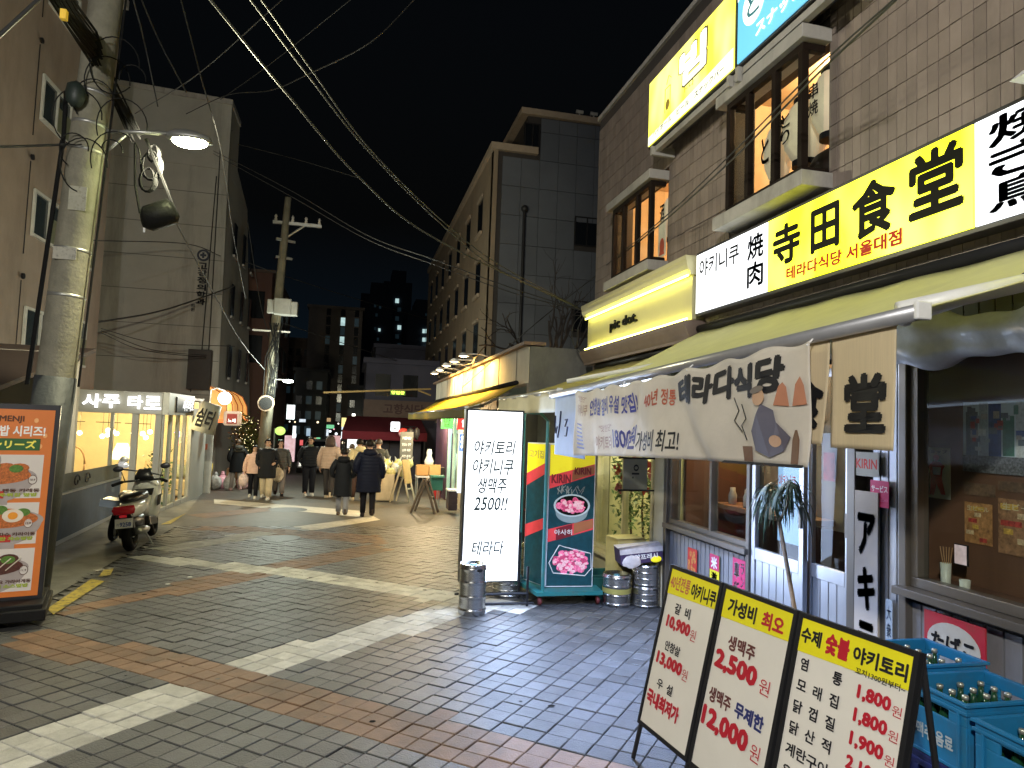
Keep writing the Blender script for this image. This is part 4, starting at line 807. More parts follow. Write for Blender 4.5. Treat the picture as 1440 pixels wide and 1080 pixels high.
# bare tree behind the low building
def limb(mb, p, d, L, r, depth, spread=.55):
    p = Vector(p); d = Vector(d).normalized(); n = 5; pts = [p]; rs = [r]
    for i in range(n):
        d = (d + Vector([random.uniform(-.25, .25) for _ in range(3)])).normalized(); p = p + d * L / n; pts.append(p); rs.append(r * (1 - .45 * (i + 1) / n))
    mb.tube(pts, rs, 5 if depth else 7)
    if depth > 0:
        for k in range(random.choice((2, 3))):
            i = random.randint(2, n); limb(mb, pts[i], d + Vector([random.uniform(-1, 1) * spread for _ in range(3)]) + Vector((0, 0, .15)), L * random.uniform(.6, .8), rs[i] * .75, depth - 1, spread)
random.seed(4); bark = mat('bark', (.055, .045, .04), .9, var=.3, bump=.5)
t = thing('bare_tree', 'leafless dark tree rising behind the low ivory building', 'tree', (3.9, 13.5, 0)); mb = MB(); mb.tube([(3.9, 13.5, -.3), (3.95, 13.5, 1.6), (3.9, 13.45, 3.0)], [.14, .11, .1], 8); mb.build('trunk', bark, t, smooth=True)
mb = MB()
for d in ((-.7, -.1, .7), (-.1, 0, 1), (.7, .1, .8), (.3, -.3, .9), (-1, .1, .35)): limb(mb, (3.9, 13.45, 2.7), d, 1.25, .05, 3, .8)
mb.build('crown', bark, t, kind='stuff')

# ------------------------------------------------------------------ tall building behind on the right
panelm = mat('panel_grey', (.095, .105, .125), .6, var=.10, scale=1.5, bump=.1, dirt=((.07, .08, .1), .7, .4, (1, 1, .3)), island=.10)
ochre = mat('ochre_wall', (.25, .195, .135), .75, var=.12, scale=1.5, bump=.2, dirt=((.14, .1, .07), .7, .5, (1, 1, .3)))
winb = mat('black_window', (.008, .01, .013), .15, var=.05)
TL = thing('tall_building', 'tall building with grey panelled side wall and ochre street front', 'building', (6, 28, gz(21)))
w = MB(); w.bx(4.15, 5.1, 21.06, 40, -.8, 10.6); w.bx(5.1, 12, 21.06, 40, -.8, 11.85); w.build('core', darkwall, TL)
w = MB(); w.bx(4.0, 4.15, 21.0, 40, -.8, 10.55); w.bx(4.0, 4.14, 20.97, 21.3, -.8, 10.56); w.build('street_wall', ochre, TL)
for i in range(9):
    for j in range(12):
        x0 = 4.3 + .62 * i; z0 = .9 + .95 * j; z1 = min(z0 + .94, 10.5 if x0 < 4.9 else 11.8)
        if z1 - z0 < .2: continue
        if (7.0 < x0 + .3 < 8.2 and (abs(z0 + .47 - 8.3) < .55 or abs(z0 + .47 - 5.45) < .6)): continue
        if x0 < 5.4 and z0 > 10: continue
        mb = MB(); mb.bx(x0 + .006, x0 + .614, 21.0 + random.uniform(0, .008), 21.05, z0 + .006, z1); mb.build('wall_panel', panelm, TL)
for (x0, x1, z0, z1) in ((6.78, 7.6, 7.75, 8.65), (6.85, 7.65, 4.9, 5.85), (4.98, 5.5, 10.75, 11.55)):
    mb = MB(); mb.bx(x0, x1, 21.01, 21.05, z0, z1); wd = mb.build('window', winb, TL)
    mb = MB(); 
    for q in (x0, (x0 + x1) / 2, x1 - .04): mb.bx(q, q + .04, 20.97, 21.0, z0, z1)
    mb.bx(x0, x1 + .003, 20.975, 21.003, z0 - .04, z0); mb.bx(x0, x1 + .003, 20.975, 21.003, z1, z1 + .04); mb.build('frame', dark, wd)
mb = MB(); mb.bx(3.9, 5.45, 20.9, 40, 10.56, 10.78); mb.bx(4.85, 12, 20.9, 40, 11.85, 12.05); mb.build('parapet', mat('parapet_tan', (.34, .27, .2), .7), TL)
mb = MB(); mb.tube([(5.05, 20.9, -.5), (5.05, 20.9, 8.6)], .05, 8); mb.ball((5.05, 20.88, 8.7), .12, 8, 6); mb.build('drain_pipe', dark, TL)
for a in (6.9, 7.4):
    mb = MB(); mb.tube([(a, 21.2, 12.05), (a, 21.2, 12.3)], .03, 5); mb.tube([(a - .12, 21.2, 12.3), (a + .12, 21.2, 12.3)], .06, 6); mb.build('vent_cap', stone, TL)
for j in range(4):
    for i in range(7):
        y = 22.6 + 2.5 * i; z = 1.9 + 2.15 * j
        mb = MB(); mb.bx(3.985, 3.998, y, y + .85, z, z + 1.15); wd = mb.build('window', winb, TL)
        mb = MB(); mb.bx(3.9, 3.984, y - .1, y + .95, z - .14, z - .02); mb.build('sill', MT['parapet_tan'], wd)
        mb = MB(); mb.bx(3.93, 3.984, y - .08, y + .93, z + 1.17, z + 1.27); mb.build('window_hood', MT['parapet_tan'], wd)

# ------------------------------------------------------------------ far end of the street
fw = mat('far_wall_blue', (.075, .075, .11), .8, var=.15, scale=.8); fb = mat('far_wall_brown', (.10, .07, .055), .8, var=.15, scale=.8); fg = mat('far_wall_grey', (.085, .085, .085), .8, var=.15, scale=.6); ft = mat('far_tower', (.035, .045, .065), .8, var=.1, scale=.2)
litw = glow('lit_window_cool', (.6, .85, .85), .75, .5, 3); litwarm = glow('lit_window_warm', (1, .75, .4), .55, .5, 3); dimw = glow('dim_window', (.10, .22, .30), .035, .6, 1)
def block(name, label, x0, x1, y0, y1, z1, m, wins=(), wm=None, wy=None, wx=None, cat='building', wparts=None, roof=.25):
    t = thing(name, label, cat, ((x0 + x1) / 2, (y0 + y1) / 2, gz(min(y0, 60)))); mb = MB(); mb.bx(x0, x1, y0, y1, gz(60) - .3, z1); mb.build('wall', m, t)
    mb = MB(); mb.bx(x0 - .15, x1 + .15, y0 - .15, y1, z1, z1 + roof); mb.build('roof', m, t)
    for (a, b, c, d, mm) in wins:
        mb = MB(); mb.bx(a, b, y0 - .04, y0 - .01, c, d); w = mb.build('window', mm, t)
        mb = MB(); mb.bx(a - .06, b + .06, y0 - .07, y0 - .005, c - .1, c - .005); mb.build('sill', m, w)
    return t
random.seed(8)
W1 = []
for i, x in enumerate((1.0, 2.3)): W1.append((x, x + .7, 2.95, 4.0, winb))
M1 = block('corner_house', 'dark bluish corner house at the end of the street behind the maroon awning', .55, 6, 33, 40, 4.5, fw, W1)
mb = MB(); mb.bx(.5, 4.0, 32.6, 33, 1.85, 2.75); mb.build('fascia', mat('fascia_brown', (.16, .11, .09), .7), M1); text('고향식당', FW(1.4, 2.0, 32.58), (0, .1, 1.9, .6), mat('dim_letter', (.08, .04, .04), .7), M1, .03)
block('house_upper_floor', 'dark set back house with a rooftop sign frame above the corner house', 1.2, 4.4, 42, 48, 6.2, fw, [(1.8, 2.4, 4.9, 5.6, winb), (3.1, 3.8, 4.9, 5.6, winb)])
t = thing('maroon_awning', 'maroon fabric awning across the corner shop at the end of the street', 'awning', (1.5, 27, 1.4)); mb = MB(); mb.hexa([(-.35, 27, 1.30), (2.9, 27, 1.30), (3.0, 31, 1.9), (-.2, 31, 1.9), (-.35, 27, 1.34), (2.9, 27, 1.34), (3.0, 31, 1.94), (-.2, 31, 1.94)]); mb.bx(-.35, 2.9, 26.96, 27.0, 1.02, 1.33); mb.build('canvas', cloth('maroon', (.20, .015, .03), .25), t)
mb = MB(); mb.bx(-.3, -.24, 27.1, 27.16, gz(27), 1.3); mb.bx(2.8, 2.86, 27.1, 27.16, gz(27), 1.3); mb.each('post', dark, t)
t = thing('dark_stall', 'dark shuttered stall beneath the maroon awning', 'stall', (1.7, 28.5, gz(28))); mb = MB(); mb.bx(.5, 2.8, 28.2, 31, gz(28), 1.28); mb.build('body', mat('night_blue', (.02, .02, .04), .6), t); mb = MB()
for q in range(5): mb.bx(.6 + .45 * q, .64 + .45 * q, 28.16, 28.2, gz(28), 1.25)
mb.build('frame', dark, t)
t = thing('small_white_sign', 'small square white lit sign with rounded corners at the maroon awning', 'sign', (1.75, 26, 1.3)); p = atY(556, 600, 25.5); pl = FW(p[0] - .17, p[2] - .18, 25.5); mb = MB(); mb.pan(pl, 0, .34, 0, .36, -.08, 0); mb.build('panel', whi, t, bevel=.05); mb = MB(); mb.ngon(pl, [(.12, .08), (.22, .12), (.14, .18)], .004); mb.build('mark', dark, t); mb = MB(); mb.tube([pl(.34, .2, -.04), pl(.9, .2, -.04)], .02, 5); mb.build('bracket', dark, t)
# striped block, towers
Wb = []
for k, x in enumerate((-2.55, -1.35, -.2)):
    for j in range(12): Wb.append((x, x + .36, 1.6 + .82 * j, 2.3 + .82 * j, litw if (k == 1 and j in (8, 10)) else (dimw if (j * 7 + k) % 4 == 0 else winb)))
block('striped_block', 'mid rise block with tall dark window strips at the end of the street', -4.0, .45, 60, 72, 11.2, mat('far_wall_tan', (.17, .14, .12), .8, var=.12, scale=.5), Wb)
def tower(label, px0, px1, pyt, Y, m, lits):
    a = atY(px0, pyt, Y); b = atY(px1, pyt, Y); W_ = b[0] - a[0]
    t = thing('apartment_tower', label, 'building', (a[0] + W_ / 2, Y, gz(60))); mb = MB(); mb.bx(a[0], b[0], Y, Y + 14, -1.5, a[2]); mb.bx(a[0] + W_ * .3, a[0] + W_ * .8, Y + 2, Y + 10, a[2], a[2] + Y * .02); mb.build('wall', m, t)
    for (x, y, w_, h_, mm) in lits:
        q = atY(x, y, Y); s = Y / 960; mb = MB(); mb.bx(q[0], q[0] + w_ * s, Y - .3, Y - .05, q[2] - h_ * s, q[2]); mb.build('window', mm, t)
L1 = [(526 + dx, y, 3, 4, dimw if (y + dx) % 3 else litw) for y, dx in ((428, 0), (430, 7), (441, 2), (460, 0), (462, 6), (475, 4), (490, 1), (488, 14), (505, 4))]
tower('dark apartment tower with a few dim lit windows left of the tallest tower', 508, 553, 412, 130, ft, L1)
L2 = [(556 + (k % 2) * 3, 420 + 12.5 * k, 5, 6, dimw if k % 3 else litw) for k in range(12)]
tower('tallest dark apartment tower with a column of bluish stair windows', 540, 580, 395, 150, ft, L2)
L3 = []
for y in (463, 475, 487, 500):
    for dx in (0, 4.5): L3.append((594 + dx, y, 3.4, 5.5, litw))
L3 += [(607, 452, 2.5, 4, dimw), (607, 500, 3, 4, litw), (598, 441, 4, 3, dimw), (607, 475, 2, 4, dimw)]
tower('right apartment tower with a bright column of paired windows', 574, 613, 436, 120, ft, L3)
# left side beyond
Wc = [(-6.2 + 1.2 * (i % 2), -5.55 + 1.2 * (i % 2), 2.6 + 2.1 * (i // 2), 3.7 + 2.1 * (i // 2), winb) for i in range(6)]
BB = thing('brown_side_building', 'dark reddish brown building with square windows and white lettering behind the grey building', 'building', (-6, 38, gz(36)))
rb = mat('red_brown_wall', (.12, .06, .045), .8, var=.12, scale=1)
a = atX(380, 400, -4.2); mb = MB(); mb.bx(-9, -4.2, 35.5, 46, -1, 8.9); mb.build('wall', rb, BB); mb = MB(); mb.bx(-9.1, -4.05, 35.4, 46, 8.9, 9.05); mb.build('roof', fb, BB)
for (y0, z0) in ((36.4, 6.6), (36.4, 4.4), (39.5, 6.6), (39.5, 4.4), (42.5, 6.6), (42.5, 4.4)):
    mb = MB(); mb.bx(-4.19, -4.16, y0, y0 + 1.7, z0, z0 + 1.35); w = mb.build('window', winb, BB); mb = MB(); mb.bx(-4.2, -4.08, y0 - .1, y0 + 1.8, z0 - .12, z0 - .01); mb.build('sill', rb, w)
    if y0 < 37:
        mb = MB(); mb.bx(-5.4, -4.5, 35.42, 35.48, z0, z0 + 1.35); w = mb.build('window', winb, BB)
dimwhite = glow('dim_white_letter', (.6, .6, .62), .28, .1); pl = LW(35.8, 2.75, -4.1); text('럭전에니', pl, (.0, .62, 3.6, 1.35), dimwhite, BB, .03); text('가 방', pl, (.2, -.2, 2.4, .45), dimwhite, BB, .03)
for k, (x0, x1, y, z, m_, lb) in enumerate(((-4.2, -1.9, 52, 5.2, fg, 'low dark grey building far down the left of the street'), (-2.0, -.2, 66, 4.0, fb, 'small brownish house closing the left of the far street'), (-.4, .9, 58, 4.4, fg, 'narrow grey house with a lit stairwell far down the street'), (-8, -3.4, 62, 8.5, fb, 'tall dark brick house far down the left of the street'))):
    ww = []
    for i in range(int((x1 - x0) / .7)):
        for j in range(int((z - .6) / 1.1)):
            if random.random() < .75: ww.append((x0 + .15 + .7 * i, x0 + .55 + .7 * i, .6 + 1.1 * j, 1.2 + 1.1 * j, random.choice([winb, winb, dimw, dimw, litwarm if j < 2 else dimw])))
    block('far_house', lb, x0, x1, y, y + 7, z, m_, ww)

# ------------------------------------------------------------------ brown building on the left
LBn = thing('brown_apartment', 'brown rendered apartment block with small windows at the left edge', 'building', (-9, 18, gz(18)))
brw = mat('brown_render', (.30, .245, .195), .85, var=.10, scale=1.2, bump=.35, bscale=30, dirt=((.12, .09, .07), .5, .5, (1, 1, .3)))
mb = MB(); mb.bx(-14, -8, 6, 24, -.6, 15); mb.build('wall', brw, LBn); mb = MB(); mb.bx(-14.2, -7.85, 5.8, 24.2, 15, 15.3); mb.build('roof', stone, LBn)
wf = mat('white_window_frame', (.55, .55, .5), .5); lg = mat('window_grey_glass', (.03, .04, .045), .12, var=.1); scr = mat('olive_screen', (.16, .17, .11), .5)
for z in (2.9, 5.85, 8.8, 11.8):
    for y, w_ in ((9.2, 1.7), (14.3, 1.7), (19.0, 1.75), (21.9, 1.0)):
        z0, z1 = z + .25, z + 1.3
        if y > 21: z0, z1 = z + .2, z + 1.45
        mb = MB(); mb.bx(-8.0, -7.985, y, y + w_, z0, z1); wd = mb.build('window', lg, LBn)
        mb = MB(); mb.bx(-7.985, -7.93, y - .04, y + w_ + .04, z1, z1 + .07); mb.bx(-7.985, -7.93, y - .04, y + .04, z0, z1); mb.bx(-7.985, -7.93, y + w_ - .04, y + w_ + .04, z0, z1); mb.bx(-7.985, -7.935, y + w_ * .5 - .03, y + w_ * .5 + .03, z0, z1); mb.bx(-7.985, -7.9, y - .04, y + w_ + .04, z0 - .07, z0); mb.build('frame', wf, wd)
        mb = MB(); mb.bx(-7.93, -7.92, y + w_ * .5, y + w_ + .02, z0 - .02, z0 + (z1 - z0) * .62); mb.build('pane', scr, wd)
        if y > 15:
            mb = MB(); mb.tube([(-7.95, y - .35, z1 + .75), (-7.9, y - .35, z1 + .75)], .07, 8); mb.build('vent_cap', dark, LBn)
            mb = MB(); mb.tube([(-7.96, y - .35, z0 - .6), (-7.96, y - .35, z1 + .65)], .012, 4); mb.build('conduit', dark, LBn)
# house with tin roof in front, far left
t = thing('lean_to_roof', 'dark lean-to roof over a small lit porch behind the orange menu sign', 'roof', (-6, 11.5, 2)); a = atY(0, 503, 10.5); b = atY(38, 503, 10.5)
mb = MB(); mb.hexa([(a[0] - 2, 10.5, 1.95), (b[0] - .35, 10.5, 1.95), (b[0], 13, 2.75), (a[0] - 2, 13, 2.75), (a[0] - 2, 10.5, 2.02), (b[0] - .35, 10.5, 2.02), (b[0], 13, 2.82), (a[0] - 2, 13, 2.82)]); mb.build('roof_sheet', mat('roof_sheet', (.05, .035, .03), .6), t); mb = MB(); mb.bx(a[0] - 2, b[0] - .1, 12.6, 12.7, -.3, 2.7); mb.build('back_wall', plaster, t)

# ------------------------------------------------------------------ grey clinic building
GB = thing('grey_clinic_building', 'tall grey building whose blank side wall carries dark Korean clinic lettering', 'building', (-8, 30, gz(28)))
gw = mat('grey_render', (.42, .41, .37), .85, var=.07, scale=1.2, bump=.25, bscale=20, dirt=((.16, .155, .135), .8, .75, (1, 1, .14)))
P = lambda x, y, z: (x, y, z)
mb = MB(); mb.hexa([(-14, 28, -1), (-5.0, 28, -1), (-4.6, 34.8, -1), (-14, 34.8, -1), (-14, 28, 14.3), (-5.2, 28, 12.6), (-5.2, 33.2, 11.3), (-14, 34.8, 13)]); mb.build('wall', gw, GB)
mb = MB(); mb.hexa([(-14, 27.9, 14.3), (-5.15, 27.9, 13.9), (-5.15, 30.0, 13.9), (-14, 30, 14.3), (-14, 27.9, 14.5), (-5.15, 27.9, 14.1), (-5.15, 30, 14.1), (-14, 30, 14.5)]); mb.build('roof_edge', stone, GB)
mb = MB(); mb.hexa([(-14, 27.96, 11.5), (-5.18, 27.96, 11.3), (-5.18, 30, 11.3), (-14, 30, 11.5), (-14, 27.96, 14.3), (-5.18, 27.96, 13.9), (-5.2, 30, 13.9), (-14, 30, 14.3)]); mb.build('upper_wall', gw, GB)
for j in range(10):
    mb = MB(); z = 1.2 + 1.3 * j; mb.bx(-13.9, -5.1, 27.985, 27.996, z, z + .02); mb.build('wall_joint', mat('render_joint', (.13, .13, .12), .85), GB)
def gface(y, z): # street wall is slightly skew
    return -5.0 + (y - 28) * .058 - max(0, (z + 1)) / 13.6 * .2 + .03
for j, z in enumerate((3.3, 5.8, 8.3)):
    for y in (29.3, 31.0, 32.6):
        x = gface(y, z); mb = MB(); mb.bx(x - .02, x + .03, y, y + .55, z, z + 1.3); wd = mb.build('window', winb, GB); mb = MB(); mb.bx(x, x + .08, y - .06, y + .61, z - .1, z - .01); mb.build('sill', stone, wd)
mb = MB()
for (x, z0, z1) in ((-5.7, 4.2, 11), (-5.45, 3.4, 12), (-6.0, 2.6, 3.9)): mb.tube([(x, 27.93, z0), (x + random.uniform(-.15, .15), 27.93, z1)], .02, 5)
mb.each('conduit', dark, GB)
mb = MB(); mb.bx(-6.1, -5.3, 27.6, 27.98, 2.7, 4.2); mb.build('service_box', darkwall, GB)
cl = mat('clinic_navy', (.03, .035, .06), .6); a = atY(286, 359, 27.95); pl = FW(a[0], a[2], 27.97)
mb = MB(); mb.disc(pl, 0, 0, .23, .23, 0, .02); mb.build('emblem', cl, GB); mb = MB(); mb.disc(pl, 0, 0, .15, .15, .021, .03); mb.build('emblem_ring', gw, GB); mb = MB(); mb.pan(pl, -.11, .11, -.04, .04, .031, .04); mb.pan(pl, -.04, .04, -.11, .11, .031, .0405); mb.build('cross', cl, GB)
vtext('고강정의학과', pl, (-.17, -1.95, .17, -.28), cl, GB, .08, bold=.05, n=.006); vtext('의원', pl, (-.33, -2.2, -.19, -1.9), cl, GB, .1, n=.006); 

# ------------------------------------------------------------------ fortune-telling shop on the left
FS = thing('fortune_shop', 'small grey shop with glowing Korean lettering and warm lit glass walls', 'shop', (-4.7, 17, gz(16)))
gp = mat('grey_panel', (.32, .32, .30), .5, var=.05, scale=2); wp = mat('white_panel', (.5, .5, .46), .5)
x0, x1, y0, y1, zt = -7.4, -3.86, 15.5, 19.6, 2.18
mb = MB(); mb.bx(x0, x1, y0, y0 + .12, 1.72, zt); mb.build('fascia', gp, FS, bevel=.006)
mb = MB(); mb.bx(x1 - .02, x1 + .12, y0 + .05, 17.9, 1.72, zt + .01); mb.build('side_fascia', wp, FS, bevel=.006)
mb = MB(); mb.bx(x0, x1, y0 + .12, y1, zt - .08, zt - .02); mb.bx(x0, x0 + .1, y0, y1, -.5, zt); mb.bx(x0, x1, y1 - .1, y1, -.5, zt); mb.build('roof', gp, FS)
warm = mat('warm_room_wall', (.80, .68, .44), .8, var=.05)
mb = MB(); mb.bx(x0 + .1, x1 - .1, y1 - .15, y1 - .1, -.4, 2.08); mb.bx(x0 + .1, x0 + .15, y0 + .2, y1 - .15, -.4, 2.08); mb.bx(x0 + .1, x1 - .1, y0 + .15, y1 - .1, 2.05, 2.08); mb.build('room_wall', warm, FS)
mb = MB(); mb.bx(x0, x1, y0 + .1, y1, -.42, -.36); mb.build('floor', mat('shop_wood_floor', (.3, .18, .08), .5), FS)
fr = MB()
for a, b in ((-5.55, -5.5), (-4.82, -4.76), (-4.42, -4.30), (-3.98, -3.86)): fr.bx(a, b, y0 + .02, y0 + .1, -.35, 1.72)
fr.bx(x0, x1, y0 + .025, y0 + .095, -.42, .35 if 0 else -.2); fr.each('post', gp, FS, bevel=.004)
for a, b in ((-7.3, -5.55), (-5.5, -4.82), (-4.76, -4.42), (-4.30, -3.98)):
    mb = MB(); mb.bx(a, b, y0 + .05, y0 + .056, -.2, 1.72); mb.build('pane', glassm, FS)
fr = MB()
for a in (15.6, 16.25, 16.9, 17.55, 18.2): fr.bx(x1 - .05, x1 + .03, a, a + .07, -.4, 1.72)
fr.bx(x1 - .04, x1 + .02, 15.6, 19.5, -.45, -.25); fr.bx(x1 - .06, x1 + .04, 18.27, 19.6, -.4, 1.9); fr.each('side_post', gp, FS, bevel=.004)
for a in (15.67, 16.32, 16.97, 17.62):
    mb = MB(); mb.bx(x1 - .01, x1 - .004, a, a + .57, -.25, 1.72); mb.build('pane', glassm, FS)
glet = glow('white_letter_glow', (1, 1, 1), 1.7, .02)
pl = FW(-5.62, 1.77, 15.48)
for ch, a, b in (('사', .28, .62), ('주', .65, .97), ('타', 1.12, 1.40), ('로', 1.43, 1.75)): text(ch, pl, (a, .05, b, .33), glet, FS, .03, ext=.015, n=.01)
pl = LW(16.0, 1.74, x1 + .12); mb = MB(); mb.pan(pl, .1, 1.7, .04, .38, .0, .03); mb.build('sign_panel', dark, FS); text('사주타로', pl, (.6, .08, 1.65, .33), glet, FS, .03, n=.036)
for (x, y, e) in ((-5.1, 17.2, 70), (-6.3, 17.0, 60), (-4.4, 17.6, 40)): light('shop_room_lamp', 'POINT', (x, y, 1.6), e * 1.7, (1, .78, .42), .1)
bulb = glow('globe_glow', (1, .86, .5), 14, .02)
random.seed(12)
for k, (x, y, lb) in enumerate(((-5.25, 16.8, 'left'), (-4.55, 16.4, 'right'), (-6.0, 16.9, 'farthest left'))):
    t = thing('pendant_cluster', 'cluster of round glowing pendant globes hanging at the %s of the fortune shop' % lb, 'lamp', (x, y, 1.4), 'pendant lamps in the fortune shop')
    mb = MB(); gl = MB()
    for q in range(5 if k < 2 else 2):
        gx, gy, gz_ = x + random.uniform(-.25, .25), y + random.uniform(-.15, .15), 1.30 + random.uniform(-.1, .1); mb.tube([(gx, gy, 2.05), (gx, gy, gz_ + .04)], .004, 4)
        g2 = MB(); g2.ball((gx, gy, gz_), .05, 10, 8); g2.build('globe', bulb, t, smooth=True)
    mb.bx(x - .25, x + .25, y - .01, y + .01, 1.5, 1.515); mb.build('cord', dark, t)
t = thing('floor_lamp', 'floor lamp with glowing cone shade inside the fortune shop', 'lamp', (-5.35, 18.2, -.3)); mb = MB(); mb.tube([(-5.35, 18.2, -.36), (-5.35, 18.2, .9)], .015, 6); mb.lathe([(.12, -.36), (.12, -.33)], (-5.35, 18.2, 0), 12); mb.build('stand', wood_dark, t); mb = MB(); mb.lathe([(.26, .62), (.12, 1.0)], (-5.35, 18.2, 0), 16, caps=False); mb.build('lamp_shade', glow('shade_glow', (1, .8, .4), 3, .05), t, smooth=True)
t = thing('round_mirror', 'wooden oval standing mirror at the left of the fortune shop', 'mirror', (-6.0, 17.2, -.3)); mb = MB(); pts = [(-6.0 + .2 * math.cos(2 * math.pi * i / 20), 17.2, .55 + .38 * math.sin(2 * math.pi * i / 20)) for i in range(21)]; mb.tube(pts, .02, 6); mb.tube([(-6.2, 17.2, -.36), (-6.0, 17.2, .17), (-5.8, 17.2, -.36)], .02, 6); mb.build('frame', woodm, t, smooth=True)
t = thing('sofa', 'cream sofa with cushions against the back of the fortune shop', 'sofa', (-4.7, 19, -.3)); mb = MB(); mb.bx(-5.1, -4.0, 18.7, 19.3, -.3, .1); mb.bx(-5.1, -4.0, 19.2, 19.4, .1, .55); mb.build('body', mat('sofa_cream', (.6, .48, .3), .8), t, bevel=.04); mb = MB(); mb.ball((-4.2, 18.95, .3), (.2, .1, .18), 10, 8); mb.ball((-4.7, 18.95, .28), (.17, .1, .16), 10, 8); mb.build('cushion', mat('cushion', (.4, .42, .3), .8), t, smooth=True)
for k in range(2):
    t = thing('room_plant', ['slim leafy plant near the corner post inside the fortune shop', 'low leafy plant inside the side glass of the fortune shop'][k], 'plant', (-4.15 + .1 * k, 16.2 + .9 * k, -.3)); mb = MB(); c = (-4.15 + .1 * k, 16.2 + .9 * k); leaves(mb, 90, (c[0], c[1], .45 - .2 * k), (.14, .14, .5), .12, .03, .1); mb.build('foliage', leaf, t, kind='stuff'); mb = MB(); mb.lathe([(.09, -.36), (.12, -.1)], (c[0], c[1], 0), 12); mb.build('pot', creamp, t, smooth=True)
t = thing('neon_sign', 'small blue and red neon sign behind the side glass of the fortune shop', 'sign', (-3.95, 17.1, 1.2)); pl = LW(16.95, 1.0, -3.93); text('TAROT', pl, (0, .2, .5, .34), glow('neon_blue', (.2, .3, 1), 5), t, .01); text('OPEN', pl, (.05, 0, .45, .14), glow('neon_red', (1, .1, .2), 4), t, .01)
# service lane stuff behind: low wall and railing with blue sheet
t = thing('blue_barrier', 'low parking barrier covered with a blue grey sheet, scrolled iron on top', 'barrier', (-4.3, 12.5, gz(12))); a = Vector((-4.08, 11.1, gz(11))); b = Vector((-4.45, 15.2, gz(15)))
pb = plane(a, b - a, (0, 0, 1)); LLb = (b - a).length
mb = MB(); mb.pan(pb, 0, LLb, .06, .72, -.05, 0); mb.build('sheet', mat('blue_grey_sheet', (.06, .085, .14), .6, var=.25, scale=2.5, bump=.6, bscale=4), t)
mb = MB(); mb.pan(pb, -.02, LLb, 0, .06, -.06, .01); mb.pan(pb, 0, LLb, .721, .75, -.06, .01); mb.pan(pb, LLb - .05, LLb, .0, 1.1, -.055, .005); mb.pan(pb, -.03, .02, .0, 1.05, -.055, .005); mb.build('rail', alu, t)
mb = MB(); mb.pan(pb, 0.2, LLb, .752, 1.02, -.04, -.03); mb.build('upper_panel', mat('dim_panel', (.08, .085, .07), .6), t)
mb = MB()
for c_ in (1.0, 1.6):
    mb.tube([pb(c_ + .17 * math.cos(q * .5) * (1 - q * .05), .88 + .11 * math.sin(q * .5) * (1 - q * .05), .0) for q in range(14)], .012, 5)
mb.build('scroll', dark, t)
# ------------------------------------------------------------------ utility pole and street lamp, left
def onZ(x, y, z): r = ray(x, y); t = (z - H) / r[2]; return (t * r[0], t * r[1], z)
polem = mat('pole_concrete', (.24, .225, .17), .8, var=.25, scale=3, bump=.8, bscale=25, dirt=((.13, .12, .09), 1.5, .7, (2, 2, .4)))
cab = mat('cable_black', (.012, .012, .012), .6); steel = mat('galvanised', (.45, .45, .43), .4, .7)
t = thing('utility_pole', 'thick concrete utility pole with clamps and cable bundles behind the orange menu sign', 'pole', (-3.2, 8.2, gz(8.2)))
pb_, pt_ = Vector((-3.22, 8.2, -.25)), Vector((-2.78, 8.2, 8.5))
def pp(z): return pb_ + (pt_ - pb_) * ((z + .25) / 8.75)
mb = MB(); mb.tube([pp(-.2), pp(2), pp(5), pp(8.5)], [.19, .182, .172, .155], 24); mb.build('pole_shaft', polem, t, smooth=True)
mb = MB(); mb.tube([pp(-.2), pp(2.1)], [.20, .193], 24); mb.build('dark_sleeve', mat('sleeve_rubber', (.05, .055, .06), .6, bump=.8, bscale=18), t, smooth=True)
mb = MB()
for z in (3.45, 4.55, 4.85, 5.2, 2.95): mb.tube([pp(z), pp(z + .035)], .188 - z * .003, 24)
mb.each('clamp_band', steel, t, smooth=True)
mb = MB(); p0 = pp(3.4) + Vector((0, -.19, 0)); mb.box(tuple(p0), (.22, .01, .13)); mb.build('number_plate', mat('worn_plate', (.45, .43, .36), .6, dirt=((.1, .1, .1), 20, .9)), t)
mb = MB(); mb.box(tuple(pp(4.0) + Vector((.05, -.186, 0))), (.17, .01, .26)); mb.build('paper_remains', mat('torn_paper', (.42, .41, .33), .9, dirt=((.2, .19, .14), 25, .9)), t)
mb = MB(); mb.tube([pp(2) + Vector((-.24, -.05, 0)), pp(4.7) + Vector((-.215, -.05, 0)), pp(5.2) + Vector((-.25, -.05, 0))], .022, 6); mb.tube([pp(2) + Vector((.235, -.02, 0)), pp(6.5) + Vector((.2, -.02, 0))], .012, 6)
random.seed(31)
for k in range(16):      # bundle passing the pole
    a = Vector(atY(52 + k * 2.2, -30, 6.4)); b = pp(5.6) + Vector((.02 * (k % 4), -.24 - .015 * (k // 4), .02 * k - .1)); c = Vector(atY(185 + (k % 5) * 3, 175 + 5 * (k % 6), 8.9)); mid = (a + b) / 2 + Vector((0, 0, -.05 * random.random()))
    mb.tube([a, mid, b, (b + c) / 2 + Vector((0, 0, -.1 * random.random())), c], .011 + .008 * random.random(), 5)
for k in range(10):      # loops
    c = pp(5.3 - .12 * k) + Vector((random.uniform(-.1, .45), -.22, random.uniform(-.15, .25))); r = random.uniform(.08, .25)
    mb.tube([c + Vector((r * math.cos(q), .02 * math.sin(q * 2), r * 1.3 * math.sin(q))) for q in [a_ * .25 for a_ in range(random.randint(12, 26))]], .007, 5)
mb.build('cable_bundle', cab, t)
mb = MB(); mb.box(tuple(Vector(atY(90, 21, 6.8))), (.05, .05, .09)); mb.build('cable_tag', mat('tag_yellow', (.8, .5, .05), .5, emit=.3), t)
